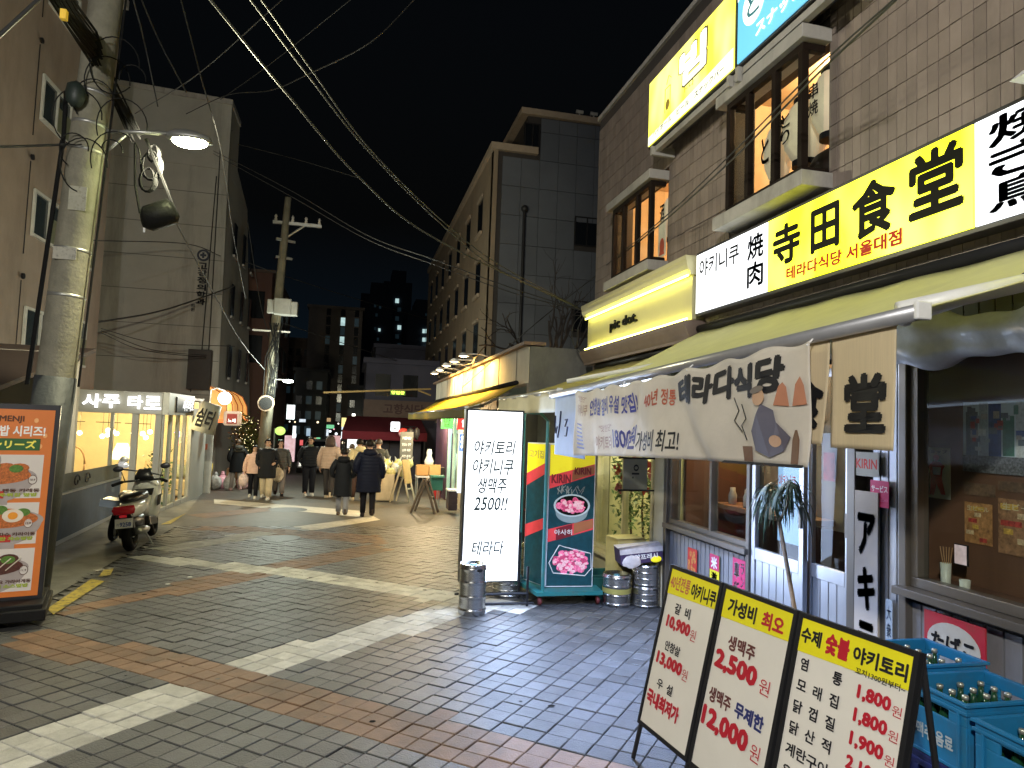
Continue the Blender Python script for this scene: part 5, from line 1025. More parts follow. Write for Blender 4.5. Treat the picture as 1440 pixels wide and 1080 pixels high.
mb = MB(); mb.ball(tuple(pp(5.1) + Vector((-.08, -.25, 0))), (.10, .08, .14), 10, 7, .1); mb.build('splice_box', mat('splice_dark', (.02, .03, .025), .5), t, smooth=True)
lampP = Vector(atY(259, 197, 8.2))
t = thing('street_lamp', 'glowing yellowish street lamp on an arm from the thick utility pole', 'street lamp', tuple(lampP))
mb = MB(); a = pp(4.83); mb.tube([a + Vector((.18, 0, 0)), (a + lampP) / 2 + Vector((0, 0, .03)), lampP + Vector((-.1, 0, .06))], .026, 8); mb.tube([pp(4.6) + Vector((.19, 0, 0)), (a + lampP) / 2 + Vector((-.1, 0, .0))], .016, 6); mb.build('arm', steel, t, smooth=True)
mb = MB(); mb.loft([(lampP.x + .06, lampP.y, lampP.z + .0, .24, .12, .8), (lampP.x + .05, lampP.y, lampP.z + .05, .23, .11, .8), (lampP.x + .02, lampP.y, lampP.z + .10, .14, .07, .8)], 20); mb.build('lamp_housing', mat('lamp_grey', (.3, .3, .28), .4, .4), t, smooth=True)
mb = MB(); mb.ball((lampP.x + .06, lampP.y, lampP.z - .01), (.19, .10, .075), 16, 10); mb.build('lamp_lens', glow('lamp_glow', (.95, 1, .5), 160, .01), t, smooth=True)
light('street_lamp_light', 'SPOT', tuple(lampP + Vector((.08, .0, -.12))), 2600, (1, .93, .66), .12, target=tuple(lampP + Vector((-.5, 3.4, -.05))), spot=104, blend=.4)
light('street_lamp_light', 'SPOT', tuple(lampP + Vector((.08, -.0, -.12))), 600, (1, .93, .62), .12, target=tuple(lampP + Vector((.9, -1.6, -2.0))), spot=150, blend=.6)
t = thing('cable_canister', 'black cable canister with dangling cable coils hanging beside the lamp arm', 'canister', atY(222, 305, 8.6)); c = Vector(atY(222, 303, 8.6)); mb = MB(); mb.tube([c + Vector((-.16, 0, -.06)), c + Vector((-.1, 0, -.05)), c + Vector((.15, 0, .07)), c + Vector((.19, 0, .09))], [.10, .15, .15, .09], 14); mb.build('canister_body', mat('canister', (.012, .012, .012), .45, bump=.6, bscale=30), t, smooth=True)
mb = MB(); mb.box(tuple(c + Vector((-.12, -.05, -.2))), (.02, .02, .05)); mb.build('tag', whtl, t)
mb = MB()
for (x, y, r) in ((212, 232, .12), (207, 252, .10), (215, 215, .07)):
    cc = Vector(atY(x, y, 8.5))
    for q in range(4): mb.tube([cc + Vector((r * (.7 + .1 * q) * math.cos(w), .015 * q, r * 1.4 * math.sin(w))) for w in [i * .45 for i in range(15)]], .009, 4)
mb.tube([atY(190, 200, 8.4), atY(190, 260, 8.5), atY(197, 300, 8.5)], .014, 5); mb.tube([atY(205, 195, 8.4), atY(226, 245, 8.5), atY(244, 292, 8.6)], .018, 5); mb.build('cable_coil', cab, t)

def cable(label, pts, r=.012, sag=0, m=None, n=24):
    P = [Vector(atY(*p)) for p in pts]; out = []
    for i in range(len(P) - 1):
        for k in range(n):
            u = k / n; a, b = P[i], P[i + 1]; pm = P[i - 1] if i else a * 2 - b; nx = P[i + 2] if i + 2 < len(P) else b * 2 - a
            q = .5 * ((2 * a) + (b - pm) * u + (2 * pm - 5 * a + 4 * b - nx) * u * u + (3 * a - pm - 3 * b + nx) * u ** 3); out.append(q - Vector((0, 0, sag * 4 * u * (1 - u))))
    out.append(P[-1]); mb = MB(); mb.tube(out, r * .85, 5); return tag(mb.build('cable', m or cabm, None, smooth=True), label, 'cable')
cabm = mat('cable_grey', (.035, .035, .034), .5)
corner = (824, 438, 9.5)
cable('thick overhead cable left of the twisted pair, ending at the cornice corner', [(285, -14, 5), (404, 132, 6.2), (507, 251, 7.4), (613, 336, 8.4), corner], .014)
cable('second overhead cable beside the thick one, ending at the cornice corner', [(342, -14, 5), (430, 102, 6), (515, 209, 7), (617, 312, 8.2), (700, 378, 8.9), corner], .010)
cable('twisted overhead cable just right of the second cable, ending at the cornice corner', [(358, -14, 5), (438, 98, 6), (518, 207, 7), (619, 308, 8.2), (702, 372, 8.9), corner], .009)
cable('overhead cable just below the thick one near the cornice corner', [(300, 212, 20), (409, 268, 17), (515, 330, 14), (613, 366, 12), (720, 405, 10.5), corner], .010)
cable('lowest overhead cable sweeping from the street lamp to the cornice corner', [(300, 216, 20), (409, 276, 17), (515, 336, 14), (613, 373, 12), (722, 412, 10.5), corner], .009)
cable('cable curving from the top centre to the roof of the grey building', [(592, -10, 12), (520, 60, 13), (434, 104, 15), (380, 127, 17), (319, 134, 20), (262, 160, 24)], .016)
cable('straight dim cable crossing from the top centre behind the street lamp', [(405, -8, 12), (281, 102, 14), (190, 160, 15)], .012)
cable('dim double cable crossing the upper middle sky', [(500, -6, 14), (380, 90, 17), (310, 140, 20)], .012)
cable('steep cable dropping beside the lamp glare', [(252, -10, 7), (283, 110, 8), (311, 213, 10), (328, 330, 14), (345, 420, 18)], .009)
cable('steep cable left of the lamp glare', [(195, -10, 7), (225, 60, 7.6), (262, 130, 8.1)], .009)
cable('faint cable far left of the lamp glare', [(185, -10, 7), (203, 60, 8), (222, 150, 8.4)], .009)
cable('cable crossing from the grey roof corner toward the sky centre', [(335, 203, 24), (420, 225, 23), (507, 251, 22)], .016)
cable('short cable entering the pole from the left edge', [(-20, 207, 7.5), (50, 205, 7.9), (96, 203, 8.1)], .016)
cable('thick cable cutting the top left corner', [(-20, 68, 6), (62, -8, 6.2)], .02)
cable('dark cable across the grey building from the brown building corner', [(139, 453, 24), (230, 436, 26), (330, 402, 27.5)], .035)
cable('thin horizontal cable over the grey wall below the canister', [(128, 338, 20), (262, 343, 24), (310, 360, 27)], .018)
cable('upper of three slack cables low on the grey wall', [(142, 462, 24), (220, 482, 25.5), (330, 487, 27.4)], .016)
cable('middle of three slack cables low on the grey wall', [(142, 465, 24), (215, 492, 25.5), (290, 500, 27.4)], .016)
cable('lowest of three slack cables low on the grey wall', [(142, 468, 24), (200, 492, 25), (290, 503, 27.4)], .016)
cable('long cable dropping from the canister toward the second pole', [(244, 306, 8.6), (300, 411, 12), (339, 480, 16), (372, 520, 21)], .012)
cable('upper cable from the second pole toward the towers', [(345, 368, 24), (400, 388, 26), (500, 420, 32), (612, 452, 40)], .018)
cable('lower cable from the second pole toward the towers', [(400, 455, 24), (480, 482, 28), (560, 508, 33)], .018)
cable('slack cable behind the grey building down to the second pole', [(348, 310, 24), (365, 420, 24), (385, 500, 23)], .016)
cable('grey twin cable slanting across the tiled wall in front of the windows, upper one', [(1265, -8, 2.9), (1150, 95, 3.7), (1030, 215, 4.9), (935, 305, 6.4), (840, 383, 9.6)], .007)
cable('grey twin cable slanting across the tiled wall in front of the windows, lower one', [(1262, -2, 2.9), (1150, 104, 3.7), (1030, 224, 4.9), (935, 310, 6.4), (840, 386, 9.6), (745, 462, 11), (650, 545, 15)], .009)
cable('short stub cable cluster under the cornice corner', [(824, 438, 9.5), (812, 465, 9.6), (815, 490, 9.6), (826, 505, 9.5)], .008)
cable('looped stub cable under the cornice corner', [(822, 438, 9.5), (806, 458, 9.6), (806, 482, 9.6), (818, 500, 9.6)], .008)

# ------------------------------------------------------------------ menu sign with rice bowls, left edge
t = thing('menu_sign', 'tall orange food menu sign with three rice bowls at the left edge', 'sign', (-2.9, 7, gz(7)))
a = Vector(atY(70, 835, 7.0)); _pb = plane((-3.35, 6.79, .09), (1, .30, 0), (.02, 0, 1)); pl = lambda u, v, n=0: _pb(u * .75, v * .96, n); Wm = .96; Hm = 1.72
bl_ = Vector(pl(Wm, 0)); 
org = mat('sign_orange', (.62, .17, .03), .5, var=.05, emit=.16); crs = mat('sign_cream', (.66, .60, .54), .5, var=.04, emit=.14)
mb = MB(); mb.pan(pl, -.05, Wm + .05, -.04, Hm + .05, -.12, -.003); mb.build('frame', boxm, t, bevel=.006)
mb = MB(); mb.pan(pl, 0, Wm, 0, Hm, -.002, .001); mb.build('face', org, t)
for k, (v0, v1) in enumerate(((.05, .44), (.48, .86), (.90, 1.30))):
    mb = MB(); mb.pan(pl, .05, Wm - .07, v0, v1, .001, .003); mb.build('menu_panel', crs, t)
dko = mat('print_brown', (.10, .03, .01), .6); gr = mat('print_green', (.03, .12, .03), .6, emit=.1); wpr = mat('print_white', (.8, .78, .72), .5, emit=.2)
text('MENJI', pl, (.42, 1.59, .66, 1.66), dko, t, .03, n=.006); text('덮밥 시리즈!', pl, (.34, 1.47, .88, 1.57), wpr, t, .04, n=.006)
mb = MB(); mb.pan(pl, .2, .84, 1.34, 1.45, .002, .004); mb.build('green_band', gr, t); text('井シリーズ', pl, (.26, 1.355, .80, 1.435), mat('print_yellow', (.8, .7, .1), .5, emit=.2), t, .05, n=.006)
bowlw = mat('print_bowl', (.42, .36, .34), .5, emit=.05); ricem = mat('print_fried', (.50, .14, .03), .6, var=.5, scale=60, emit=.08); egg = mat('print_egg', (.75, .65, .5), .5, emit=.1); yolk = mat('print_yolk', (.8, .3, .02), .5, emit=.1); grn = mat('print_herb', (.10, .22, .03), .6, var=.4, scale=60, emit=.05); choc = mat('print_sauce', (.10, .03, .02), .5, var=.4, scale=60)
def half(cx, cy, rx, ry, k=18): return [(cx + rx * math.cos(math.pi + math.pi * i / k), cy + ry * math.sin(math.pi + math.pi * i / k)) for i in range(k + 1)]
for k, cy in enumerate((.27, .70, 1.10)):
    cx = [.42, .52, .41][k]; _p0 = pl; pl = (lambda c0, c1: lambda u, v, n=0: _p0(c0 + (u - c0) * 1.38, c1 + (v - c1) * 1.2, n))(cx, cy)
    mb = MB(); mb.ngon(pl, half(cx, cy, .30, .20), .005); mb.disc(pl, cx, cy, .31, .085, .006); mb.pan(pl, cx - .12, cx + .12, cy - .215, cy - .17, .0055, .007); mb.build('printed_bowl', bowlw, t)
    mb = MB(); mb.disc(pl, cx, cy + .01, .27, .07, .008); 
    random.seed(k)
    for q in range(9): mb.disc(pl, cx + random.uniform(-.2, .2), cy + .02 + random.uniform(-.02, .05), .07, .035, .009 + .0004 * q, k=12)
    mb.build('printed_food', [choc, ricem, ricem][k], t)
    mb = MB(); mb.pan(pl, cx - .09, cx + .09, cy - .165, cy - .11, .009, .0095); mb.build('printed_label', reds, t)
    mb = MB(); mb.disc(pl, cx + .0, cy + .08, .05, .035, .014); mb.disc(pl, cx + .16, cy + .06, .05, .03, .014); mb.build('printed_herb', grn, t)
    if k == 1:
        mb = MB(); mb.disc(pl, cx - .08, cy + .045, .075, .05, .016); mb.disc(pl, cx + .09, cy + .035, .075, .05, .016); mb.build('printed_egg', egg, t)
        mb = MB(); mb.disc(pl, cx - .08, cy + .045, .035, .028, .018); mb.disc(pl, cx + .09, cy + .035, .035, .028, .018); mb.build('printed_yolk', yolk, t)
    if k == 2:
        mb = MB(); mb.disc(pl, cx - .12, cy + .12, .17, .11, .0055); mb.build('printed_egg', bowlw, t); mb = MB(); mb.pan(pl, cx - .2, cx + .02, cy - .05, cy + .02, .0145, .015); mb.build('printed_omelette', yolk, t)
    if k == 0:
        mb = MB()
        for q in range(6): mb.tube([pl(cx - .2 + .07 * q, cy - .02, .0145), pl(cx - .1 + .07 * q, cy + .07, .0145)], .005, 4)
        mb.build('printed_cream', egg, t)
    pl = _p0
    mb = MB(); mb.disc(pl, .80, cy - .03, .045, .045, .006); mb.disc(pl, .80, cy - .03, .041, .041, .007); mb.build('price_ring', dko, t); mb = MB(); mb.disc(pl, .80, cy - .03, .038, .038, .008); mb.build('price_disc', crs, t); text(['11.9', '12.9', '10.9'][k], pl, (.774, cy - .04, .826, cy - .02), dko, t, .03, n=.0105)
    text(['마요 가라아게동', '차슈 카라이동', '텐동 카레동'][k], pl, (.52, cy - .145, .88, cy - .11), dko, t, .03, n=.0105); text(['스페셜 소스덮밥', '반숙란 차슈덮밥', '새우튀김 덮밥'][k], pl, (.42, cy - .185, .86, cy - .15), mat('print_lime', (.4, .5, .05), .6), t, .06, n=.0105)
mb = MB()
for (u, v) in ((.78, 1.62), (.84, 1.38), (.88, 1.48), (.1, 1.4)): mb.disc(pl, u, v, .022, .022, .003)
mb.build('printed_dots', mat('print_peach', (.8, .4, .15), .5, emit=.15), t)
mb = MB(); 
for z0, z1, e in ((-.15, -.07, .10), (-.07, -.03, .06)): mb.pan(pl, -.1 - e, Wm + .02 + e, z0 - .02, z1, -.38 - e, .16 + e)
mb.build('base', mat('black_base', (.015, .015, .015), .5, bump=.3), t, bevel=.01)

# ------------------------------------------------------------------ white lightbox sign with its stand
t = thing('lightbox_sign', 'tall white lit sign with handwritten Korean drink prices standing behind the front keg', 'sign', (1.5, 7.25, gz(7.2)))
pl = plane((1.205, 7.20, .10), (1, .02, 0), (0, 0, 1)); WL, HL = .60, 1.80
mb = MB(); mb.pan(pl, -.022, WL + .022, -.02, HL + .02, -.14, -.008); mb.build('frame', boxm, t, bevel=.004)
wb = glow('lightbox_white', (.90, .95, 1), 2.4, .03, 3); mb = MB(); mb.pan(pl, 0, WL, 0, HL, -.006, 0); mb.build('lit_face', wb, t)
mb = MB(); mb.pan(pl, 0, WL, .05, HL - .05, -.147, -.141); mb.build('back_face', wb, t)
hand = mat('marker_green', (.015, .05, .055), .5)
s_ = .00757
for tx, x0_, x1_, ya, yb in (('야키토리', 664, 727, 617, 638), ('야키니쿠', 663, 726, 643, 666), ('생맥주', 671, 717, 670, 692), ('2500!!', 668, 719, 697, 716), ('테라다', 667, 716, 758, 778)):
    text(tx, pl, ((x0_ - 657) * s_ + .01, (814 - yb) * s_, (x1_ - 657) * s_ - .02, (814 - ya) * s_), hand, t, .022, shear=.15)
mb = MB()
for a, b in (((1.18, 7.05, -.10), (1.95, 7.05, -.10)), ((1.18, 7.5, -.10), (1.95, 7.5, -.10)), ((1.9, 7.05, -.10), (1.9, 7.5, -.10)), ((1.25, 7.05, -.10), (1.25, 7.5, -.10)), ((1.84, 7.27, -.1), (1.84, 7.27, .6)), ((1.2, 7.05, .0), (1.88, 7.05, .0)), ((1.88, 7.05, -.13), (1.88, 7.05, .28)), ((1.22, 7.3, -.1), (1.22, 7.3, .15))): mb.tube([a, b], .014, 6)
mb.build('stand', dark, t)
light('lightbox_spill', 'AREA', (1.5, 7.16, .95), 50, (.50, .66, 1), .6, target=(1.45, 3.0, .7), size_y=1.7)

# ------------------------------------------------------------------ kegs
kegm = mat('keg_steel', (.50, .50, .49), .27, 1, var=.12, scale=5, bump=.12, bscale=25, stretch=(1, 1, 3), dirt=((.22, .2, .17), 4, .5))
kegy = mat('keg_band', (.4, .36, .1), .5, .3)
def keg(label, x, y, z, r, h, band=False, lay=0):
    t = thing('beer_keg', label, 'keg', (x, y, z), 'steel beer kegs'); pr = []
    for k in range(49):
        u = k / 48; rr = r * (.97 if .12 < u < .88 else 1.0) ; 
        for c_ in (.1, .36, .64, .9): rr += r * .045 * math.exp(-((u - c_) / .018) ** 2)
        if u < .03 or u > .97: rr *= .97
        pr.append((rr, h * u))
    pr += [(r * .93, h), (r * .90, h - .035), (.0, h - .04)]
    mb = MB(Matrix.Translation((x, y, z)) @ Matrix.Rotation(lay, 4, 'X')); mb.lathe(pr, n=32, caps=False); mb.build('keg_body', kegm, t, smooth=True)
    mb = MB(Matrix.Translation((x, y, z)) @ Matrix.Rotation(lay, 4, 'X')); mb.lathe([(.035, h - .04), (.035, h - .012), (0, h - .01)], n=14, caps=False); mb.build('valve', mat('valve_teal', (.12, .3, .3), .4, .3), t, smooth=True)
    mb = MB(Matrix.Translation((x, y, z)) @ Matrix.Rotation(lay, 4, 'X'))
    for s in (1, -1): mb.ball((s * r * .3, -r * 1.0 * (1 if s > 0 else -1), h * .9), (r * .22, .006, h * .035), 10, 6)
    mb.build('handle_hole', dark, t, smooth=True)
    if band: mb = MB(Matrix.Translation((x, y, z))); mb.lathe([(r * 1.0, h * .42), (r * 1.0, h * .58)], n=32, caps=False); mb.build('colour_band', kegy, t, smooth=True)
    return t
keg('tall steel keg standing alone in front of the white lightbox sign', 1.26, 6.86, gz(6.86), .138, .50)
keg('short steel keg half hidden behind the stand of the white lightbox sign', 1.80, 7.62, gz(7.6), .17, .22)
keg('steel keg seen only at its edge behind the white lightbox sign', 1.98, 8.1, gz(8.1), .12, .52)
keg('squat steel keg with a yellow band beside the wheeled menu sign', 2.88, 7.05, gz(7.05), .155, .34, True)
keg('lower keg of the stack under the torn carton', 3.19, 7.0, gz(7), .15, .22)
keg('upper keg of the stack directly under the torn carton', 3.19, 7.0, gz(7) + .222, .148, .23)

# ------------------------------------------------------------------ wheeled menu sign
t = thing('wheeled_sign', 'tall two sided picture menu sign of pink meat on a teal wheeled frame', 'sign', (2.4, 7.4, gz(7.4)))
teal = mat('teal_frame', (.02, .17, .17), .4, dirt=((.1, .06, .03), 6, .5)); px0 = plane((2.13, 7.24, .02), (1, -.05, 0), (0, 0, 1)); side = plane((1.98, 7.62, .02), (.13, -.36, 0), (0, 0, 1)); Wt, Ht = .53, 1.55
mb = MB(); c0 = [Vector(px0(0, 0)), Vector(px0(Wt, 0)), Vector(px0(Wt, 0)) + Vector((-.05, .42, 0)), Vector((1.98, 7.62, .02))]
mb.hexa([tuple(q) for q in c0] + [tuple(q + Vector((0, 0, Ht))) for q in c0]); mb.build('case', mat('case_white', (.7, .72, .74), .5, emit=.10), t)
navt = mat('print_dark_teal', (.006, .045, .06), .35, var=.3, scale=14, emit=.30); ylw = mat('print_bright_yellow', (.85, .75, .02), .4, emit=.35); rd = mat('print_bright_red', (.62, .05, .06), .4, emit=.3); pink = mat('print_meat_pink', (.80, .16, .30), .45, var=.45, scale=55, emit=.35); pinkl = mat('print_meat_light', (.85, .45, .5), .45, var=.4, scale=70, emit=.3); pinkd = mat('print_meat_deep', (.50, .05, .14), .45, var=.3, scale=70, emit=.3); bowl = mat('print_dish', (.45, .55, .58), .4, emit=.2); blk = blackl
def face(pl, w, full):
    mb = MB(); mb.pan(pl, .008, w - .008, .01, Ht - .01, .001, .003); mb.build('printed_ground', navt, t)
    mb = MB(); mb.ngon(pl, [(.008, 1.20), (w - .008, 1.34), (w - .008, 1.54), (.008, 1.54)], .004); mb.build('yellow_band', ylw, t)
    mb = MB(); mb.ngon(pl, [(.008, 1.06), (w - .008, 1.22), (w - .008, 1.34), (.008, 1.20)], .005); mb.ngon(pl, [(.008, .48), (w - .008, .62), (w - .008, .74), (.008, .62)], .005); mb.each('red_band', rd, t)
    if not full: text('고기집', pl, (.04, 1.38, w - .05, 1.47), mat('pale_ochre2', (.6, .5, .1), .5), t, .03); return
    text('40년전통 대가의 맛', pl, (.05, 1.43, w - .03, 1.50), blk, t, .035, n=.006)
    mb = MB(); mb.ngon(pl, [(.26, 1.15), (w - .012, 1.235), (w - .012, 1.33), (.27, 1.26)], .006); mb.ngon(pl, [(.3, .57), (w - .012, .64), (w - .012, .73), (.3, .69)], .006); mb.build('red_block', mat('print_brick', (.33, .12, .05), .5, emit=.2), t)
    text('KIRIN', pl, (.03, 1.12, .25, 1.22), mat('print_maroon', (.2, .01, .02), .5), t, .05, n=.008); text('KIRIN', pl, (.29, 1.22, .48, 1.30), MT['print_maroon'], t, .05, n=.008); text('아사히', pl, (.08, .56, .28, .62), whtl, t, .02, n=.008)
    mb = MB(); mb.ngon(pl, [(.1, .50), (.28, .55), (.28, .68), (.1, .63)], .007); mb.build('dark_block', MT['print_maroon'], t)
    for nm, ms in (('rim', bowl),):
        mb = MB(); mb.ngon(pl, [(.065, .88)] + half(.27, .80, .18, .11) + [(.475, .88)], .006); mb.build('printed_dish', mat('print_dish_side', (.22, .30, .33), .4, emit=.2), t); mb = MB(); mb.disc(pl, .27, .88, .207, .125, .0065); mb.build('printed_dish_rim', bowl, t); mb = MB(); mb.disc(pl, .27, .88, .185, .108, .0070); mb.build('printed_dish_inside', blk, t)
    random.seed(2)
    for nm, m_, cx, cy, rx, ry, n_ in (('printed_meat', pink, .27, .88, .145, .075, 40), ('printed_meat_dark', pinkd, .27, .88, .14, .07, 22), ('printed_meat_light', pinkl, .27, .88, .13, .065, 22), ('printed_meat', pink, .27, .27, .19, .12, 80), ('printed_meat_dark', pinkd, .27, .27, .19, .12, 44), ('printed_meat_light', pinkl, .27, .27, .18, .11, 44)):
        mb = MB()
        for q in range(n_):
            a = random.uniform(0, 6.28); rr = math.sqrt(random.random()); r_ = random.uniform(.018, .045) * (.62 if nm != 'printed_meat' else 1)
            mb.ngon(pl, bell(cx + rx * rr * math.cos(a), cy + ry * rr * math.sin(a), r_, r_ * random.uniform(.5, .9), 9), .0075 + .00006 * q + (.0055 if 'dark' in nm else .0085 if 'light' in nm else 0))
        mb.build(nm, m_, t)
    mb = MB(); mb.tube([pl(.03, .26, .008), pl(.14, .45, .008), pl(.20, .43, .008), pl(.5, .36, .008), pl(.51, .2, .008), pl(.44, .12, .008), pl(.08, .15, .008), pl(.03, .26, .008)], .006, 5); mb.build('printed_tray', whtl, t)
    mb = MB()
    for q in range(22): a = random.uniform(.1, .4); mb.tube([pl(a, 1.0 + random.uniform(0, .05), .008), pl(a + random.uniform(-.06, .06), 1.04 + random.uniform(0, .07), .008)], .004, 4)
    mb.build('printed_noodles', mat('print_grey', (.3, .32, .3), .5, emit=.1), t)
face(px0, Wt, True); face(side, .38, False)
mb = MB(); 
for q in [Vector((2.0, 7.04, 0))]: mb.hexa([(1.98, 7.04, -.03), (2.72, 7.04, -.03), (2.78, 7.74, -.03), (1.90, 7.74, -.03), (1.98, 7.04, .01), (2.72, 7.04, .01), (2.78, 7.74, .01), (1.90, 7.74, .01)])
mb.tube([(2.06, 7.1, -.02), (2.06, 7.1, 1.82), (2.03, 7.3, 1.9), (1.94, 7.66, 1.9), (1.94, 7.66, -.0)], .018, 8); mb.build('frame', teal, t)
for (x, y) in ((2.03, 7.1), (2.68, 7.1), (2.72, 7.68), (1.95, 7.68)):
    mb = MB(); mb.tube([(x - .015, y, gz(y) + .045), (x + .015, y, gz(y) + .045)], .042, 14); mb.build('wheel', mat('wheel_red', (.12, .02, .02), .6), t, smooth=True)

# ------------------------------------------------------------------ cartons and crate by the kegs
t = thing('torn_carton', 'torn purple and white drink carton lying on the kegs', 'box', (3.15, 7.0, .35)); M = Matrix.Translation((3.10, 6.98, .37)) @ Matrix.Rotation(R_(-8), 4, 'Z') @ Matrix.Rotation(R_(-7), 4, 'Y')
mb = MB(M); mb.bx(-.23, .23, -.13, .15, -.03, .13); mb.build('box_body', mat('carton_purple', (.045, .025, .08), .6), t, bevel=.006)
mb = MB(M); mb.bx(-.235, .235, -.134, -.131, .08, .132); mb.hexa([(-.23, -.13, .131), (.23, -.13, .131), (.25, .16, .131), (-.23, .16, .131), (-.26, -.16, .16), (.2, -.15, .18), (.25, .16, .136), (-.23, .16, .14)]); mb.ball((-.12, -.14, .0), (.1, .02, .07), 10, 6, .1); mb.build('flap', mat('carton_white', (.6, .56, .55), .7, var=.2, scale=14), t)
pc = plane(M @ Vector((-.15, -.137, -.01)), M.to_3x3() @ Vector((1, 0, 0)), M.to_3x3() @ Vector((0, 0, 1))); text('로얄프레시', pc, (0, .02, .32, .08), whtl, t, .03)
mb = MB(M); mb.ball((.15, -.135, .0), (.06, .01, .035), 8, 6); mb.build('printed_fruit', ylw, t)
t = thing('yellow_box', 'yellowish cardboard box behind the torn carton under the flag sign', 'box', (3.1, 7.4, .2)); mb = MB(); mb.box((3.12, 7.42, .30), (.34, .3, .46), .1); mb.build('box_body', mat('card_yellow', (.6, .5, .2), .7), t, bevel=.006); mb = MB(); mb.box((3.1, 7.36, .535), (.36, .24, .008), .15); mb.build('flap', MT['card_yellow'], t)
def crate(name, label, x0, x1, y0, y1, z0, z1, m, mark=None, group='beer crates', bott=None, face_='x'):
    t = thing(name, label, 'crate', ((x0 + x1) / 2, (y0 + y1) / 2, z0), group); k = .012; h = z1 - z0
    mb = MB(); mb.bx(x0 + k, x1 - k, y0 + k, y1 - k, z0, z0 + .02)
    # walls with a slot handle
    def wallx(x, s):
        ym = (y0 + y1) / 2; hw = (y1 - y0) * .24; zs, ze = z0 + h * .66, z0 + h * .80
        for (a, b, c_, d) in ((y0, y1, z0, zs), (y0, y1, ze, z1), (y0, ym - hw, zs, ze), (ym + hw, y1, zs, ze)): mb.bx(x, x + s * k, a, b, c_, d)
    wallx(x0, 1); wallx(x1, -1); mb.bx(x0 + k, x1 - k, y0, y0 + k, z0, z1); mb.bx(x0 + k, x1 - k, y1 - k, y1, z0, z1); mb.build('crate_body', m, t, bevel=.003)
    mb = MB()
    for (zz, e) in ((z1 - .014, .012), (z1 - .05, .008), (z0, .006)):
        mb.bx(x0 - e, x0 - .001, y0 - e, y1 + e, zz, zz + .014); mb.bx(x1 + .001, x1 + e, y0 - e, y1 + e, zz, zz + .014); mb.bx(x0, x1, y0 - e, y0 - .001, zz, zz + .014); mb.bx(x0, x1, y1 + .001, y1 + e, zz, zz + .014)
    for yy in (y0 + .03, y1 - .045):
        mb.bx(x0 - .008, x0 - .001, yy, yy + .014, z0 + .015, z1 - .05)
    mb.build('rim', m, t, bevel=.002)
    if mark:
        p = plane((x0 - .001, y1, z0), (0, -1, 0), (0, 0, 1)); W_ = y1 - y0; text(mark, p, (W_ * .25, h * .22, W_ * .82, h * .44), mat('crate_print', (.45, .5, .52), .6, dirt=((.08, .2, .3), 30, .8)), t, .04)
        mb = MB(); mb.disc(p, W_ * .17, h * .34, h * .09, h * .09, .003); mb.build('emblem', MT['crate_print'], t)
    if bott:
        nx, ny = 4, 5; nb = 0
        for i in range(nx):
            for j in range(ny):
                if random.random() < .12: continue
                bxx = x0 + (x1 - x0) * (i + .5) / nx; byy = y0 + (y1 - y0) * (j + .5) / ny; b = thing('beer_bottle', 'dark capped beer bottle, %s from wall, %s from camera, %s' % (ORD[nx - 1 - i] + ' row', ORD[j], bott), 'bottle', (bxx, byy, z0 + .02), 'bottles ' + bott)
                if 'b' not in BP_:
                    m1 = MB(); m1.lathe([(.03, 0), (.033, .02), (.033, .13), (.014, .185), (.012, .23)], n=10); o1 = m1.build('glass_body', mat('bottle_green', (.01, .05, .02), .12, spec=.8), b, smooth=True)
                    m2 = MB(); m2.lathe([(.0145, .222), (.0155, .238), (.012, .242)], n=10); o2 = m2.build('cap', mat('cap_silver', (.6, .6, .5), .35, .7), b, smooth=True)
                    for o_2 in (o1, o2):
                        for v in o_2.data.vertices: v.co += b.location
                    BP_['b'] = (o1, o2)
                    for v in (): pass
                else:
                    for s_o in BP_['b']: c2 = s_o.copy(); C.objects.link(c2); c2.parent = b
    return t
BP_ = {}; ORD = ['first', 'second', 'third', 'fourth', 'fifth']
random.seed(5)
cblue = mat('crate_blue', (.015, .17, .36), .38, var=.08, dirt=((.05, .1, .14), 5, .5)); cnavy = mat('crate_navy', (.012, .02, .12), .4); cgreen = mat('crate_green', (.015, .08, .06), .4)
crate('beer_crate', 'light blue crate full of capped dark bottles beside the right menu board, nearest the board', 2.62, 3.10, 2.47, 2.82, .33, .63, cblue, '맥주 음료', bott='in crate by menu board')
crate('beer_crate', 'light blue crate at the right edge bearing a white emblem and lettering', 2.60, 3.12, 1.98, 2.41, .30, .60, cblue, '하이트', bott='in crate at right edge')
crate('beer_crate', 'light blue crate behind the menu board below the red tobacco sign', 2.78, 3.2, 2.90, 3.28, .36, .64, cblue, bott='in crate under tobacco sign')
crate('beer_crate', 'navy crate with a white emblem under the nearest light blue crate', 2.63, 3.10, 2.47, 2.83, gz(2.6) + .03, .325, cnavy, 'CASS')
crate('beer_crate', 'lower light blue crate at the right edge', 2.61, 3.11, 1.98, 2.41, gz(2) + .03, .295, cblue)
crate('beer_crate', 'lower light blue crate below the red tobacco sign', 2.79, 3.19, 2.90, 3.28, gz(3) + .05, .355, cblue)
crate('plastic_crate', 'dark green plastic crate on the ground behind the squat keg', 2.62, 3.0, 7.32, 7.68, gz(7.4), .12, cgreen, group='plastic crates')
o1, o2 = BP_['b']; par = o1.parent
for o_ in (o1, o2): pass
t = thing('round_stool', 'grey round stool seat on black legs behind the right menu board', 'stool', (2.42, 2.35, gz(2.3))); c = (2.40, 2.36); mb = MB(); mb.lathe([(.0, .30), (.12, .30), (.135, .32), (.13, .345), (.0, .355)], (c[0], c[1], 0), 24, caps=False); mb.build('seat', mat('stool_grey', (.12, .12, .13), .35), t, smooth=True)
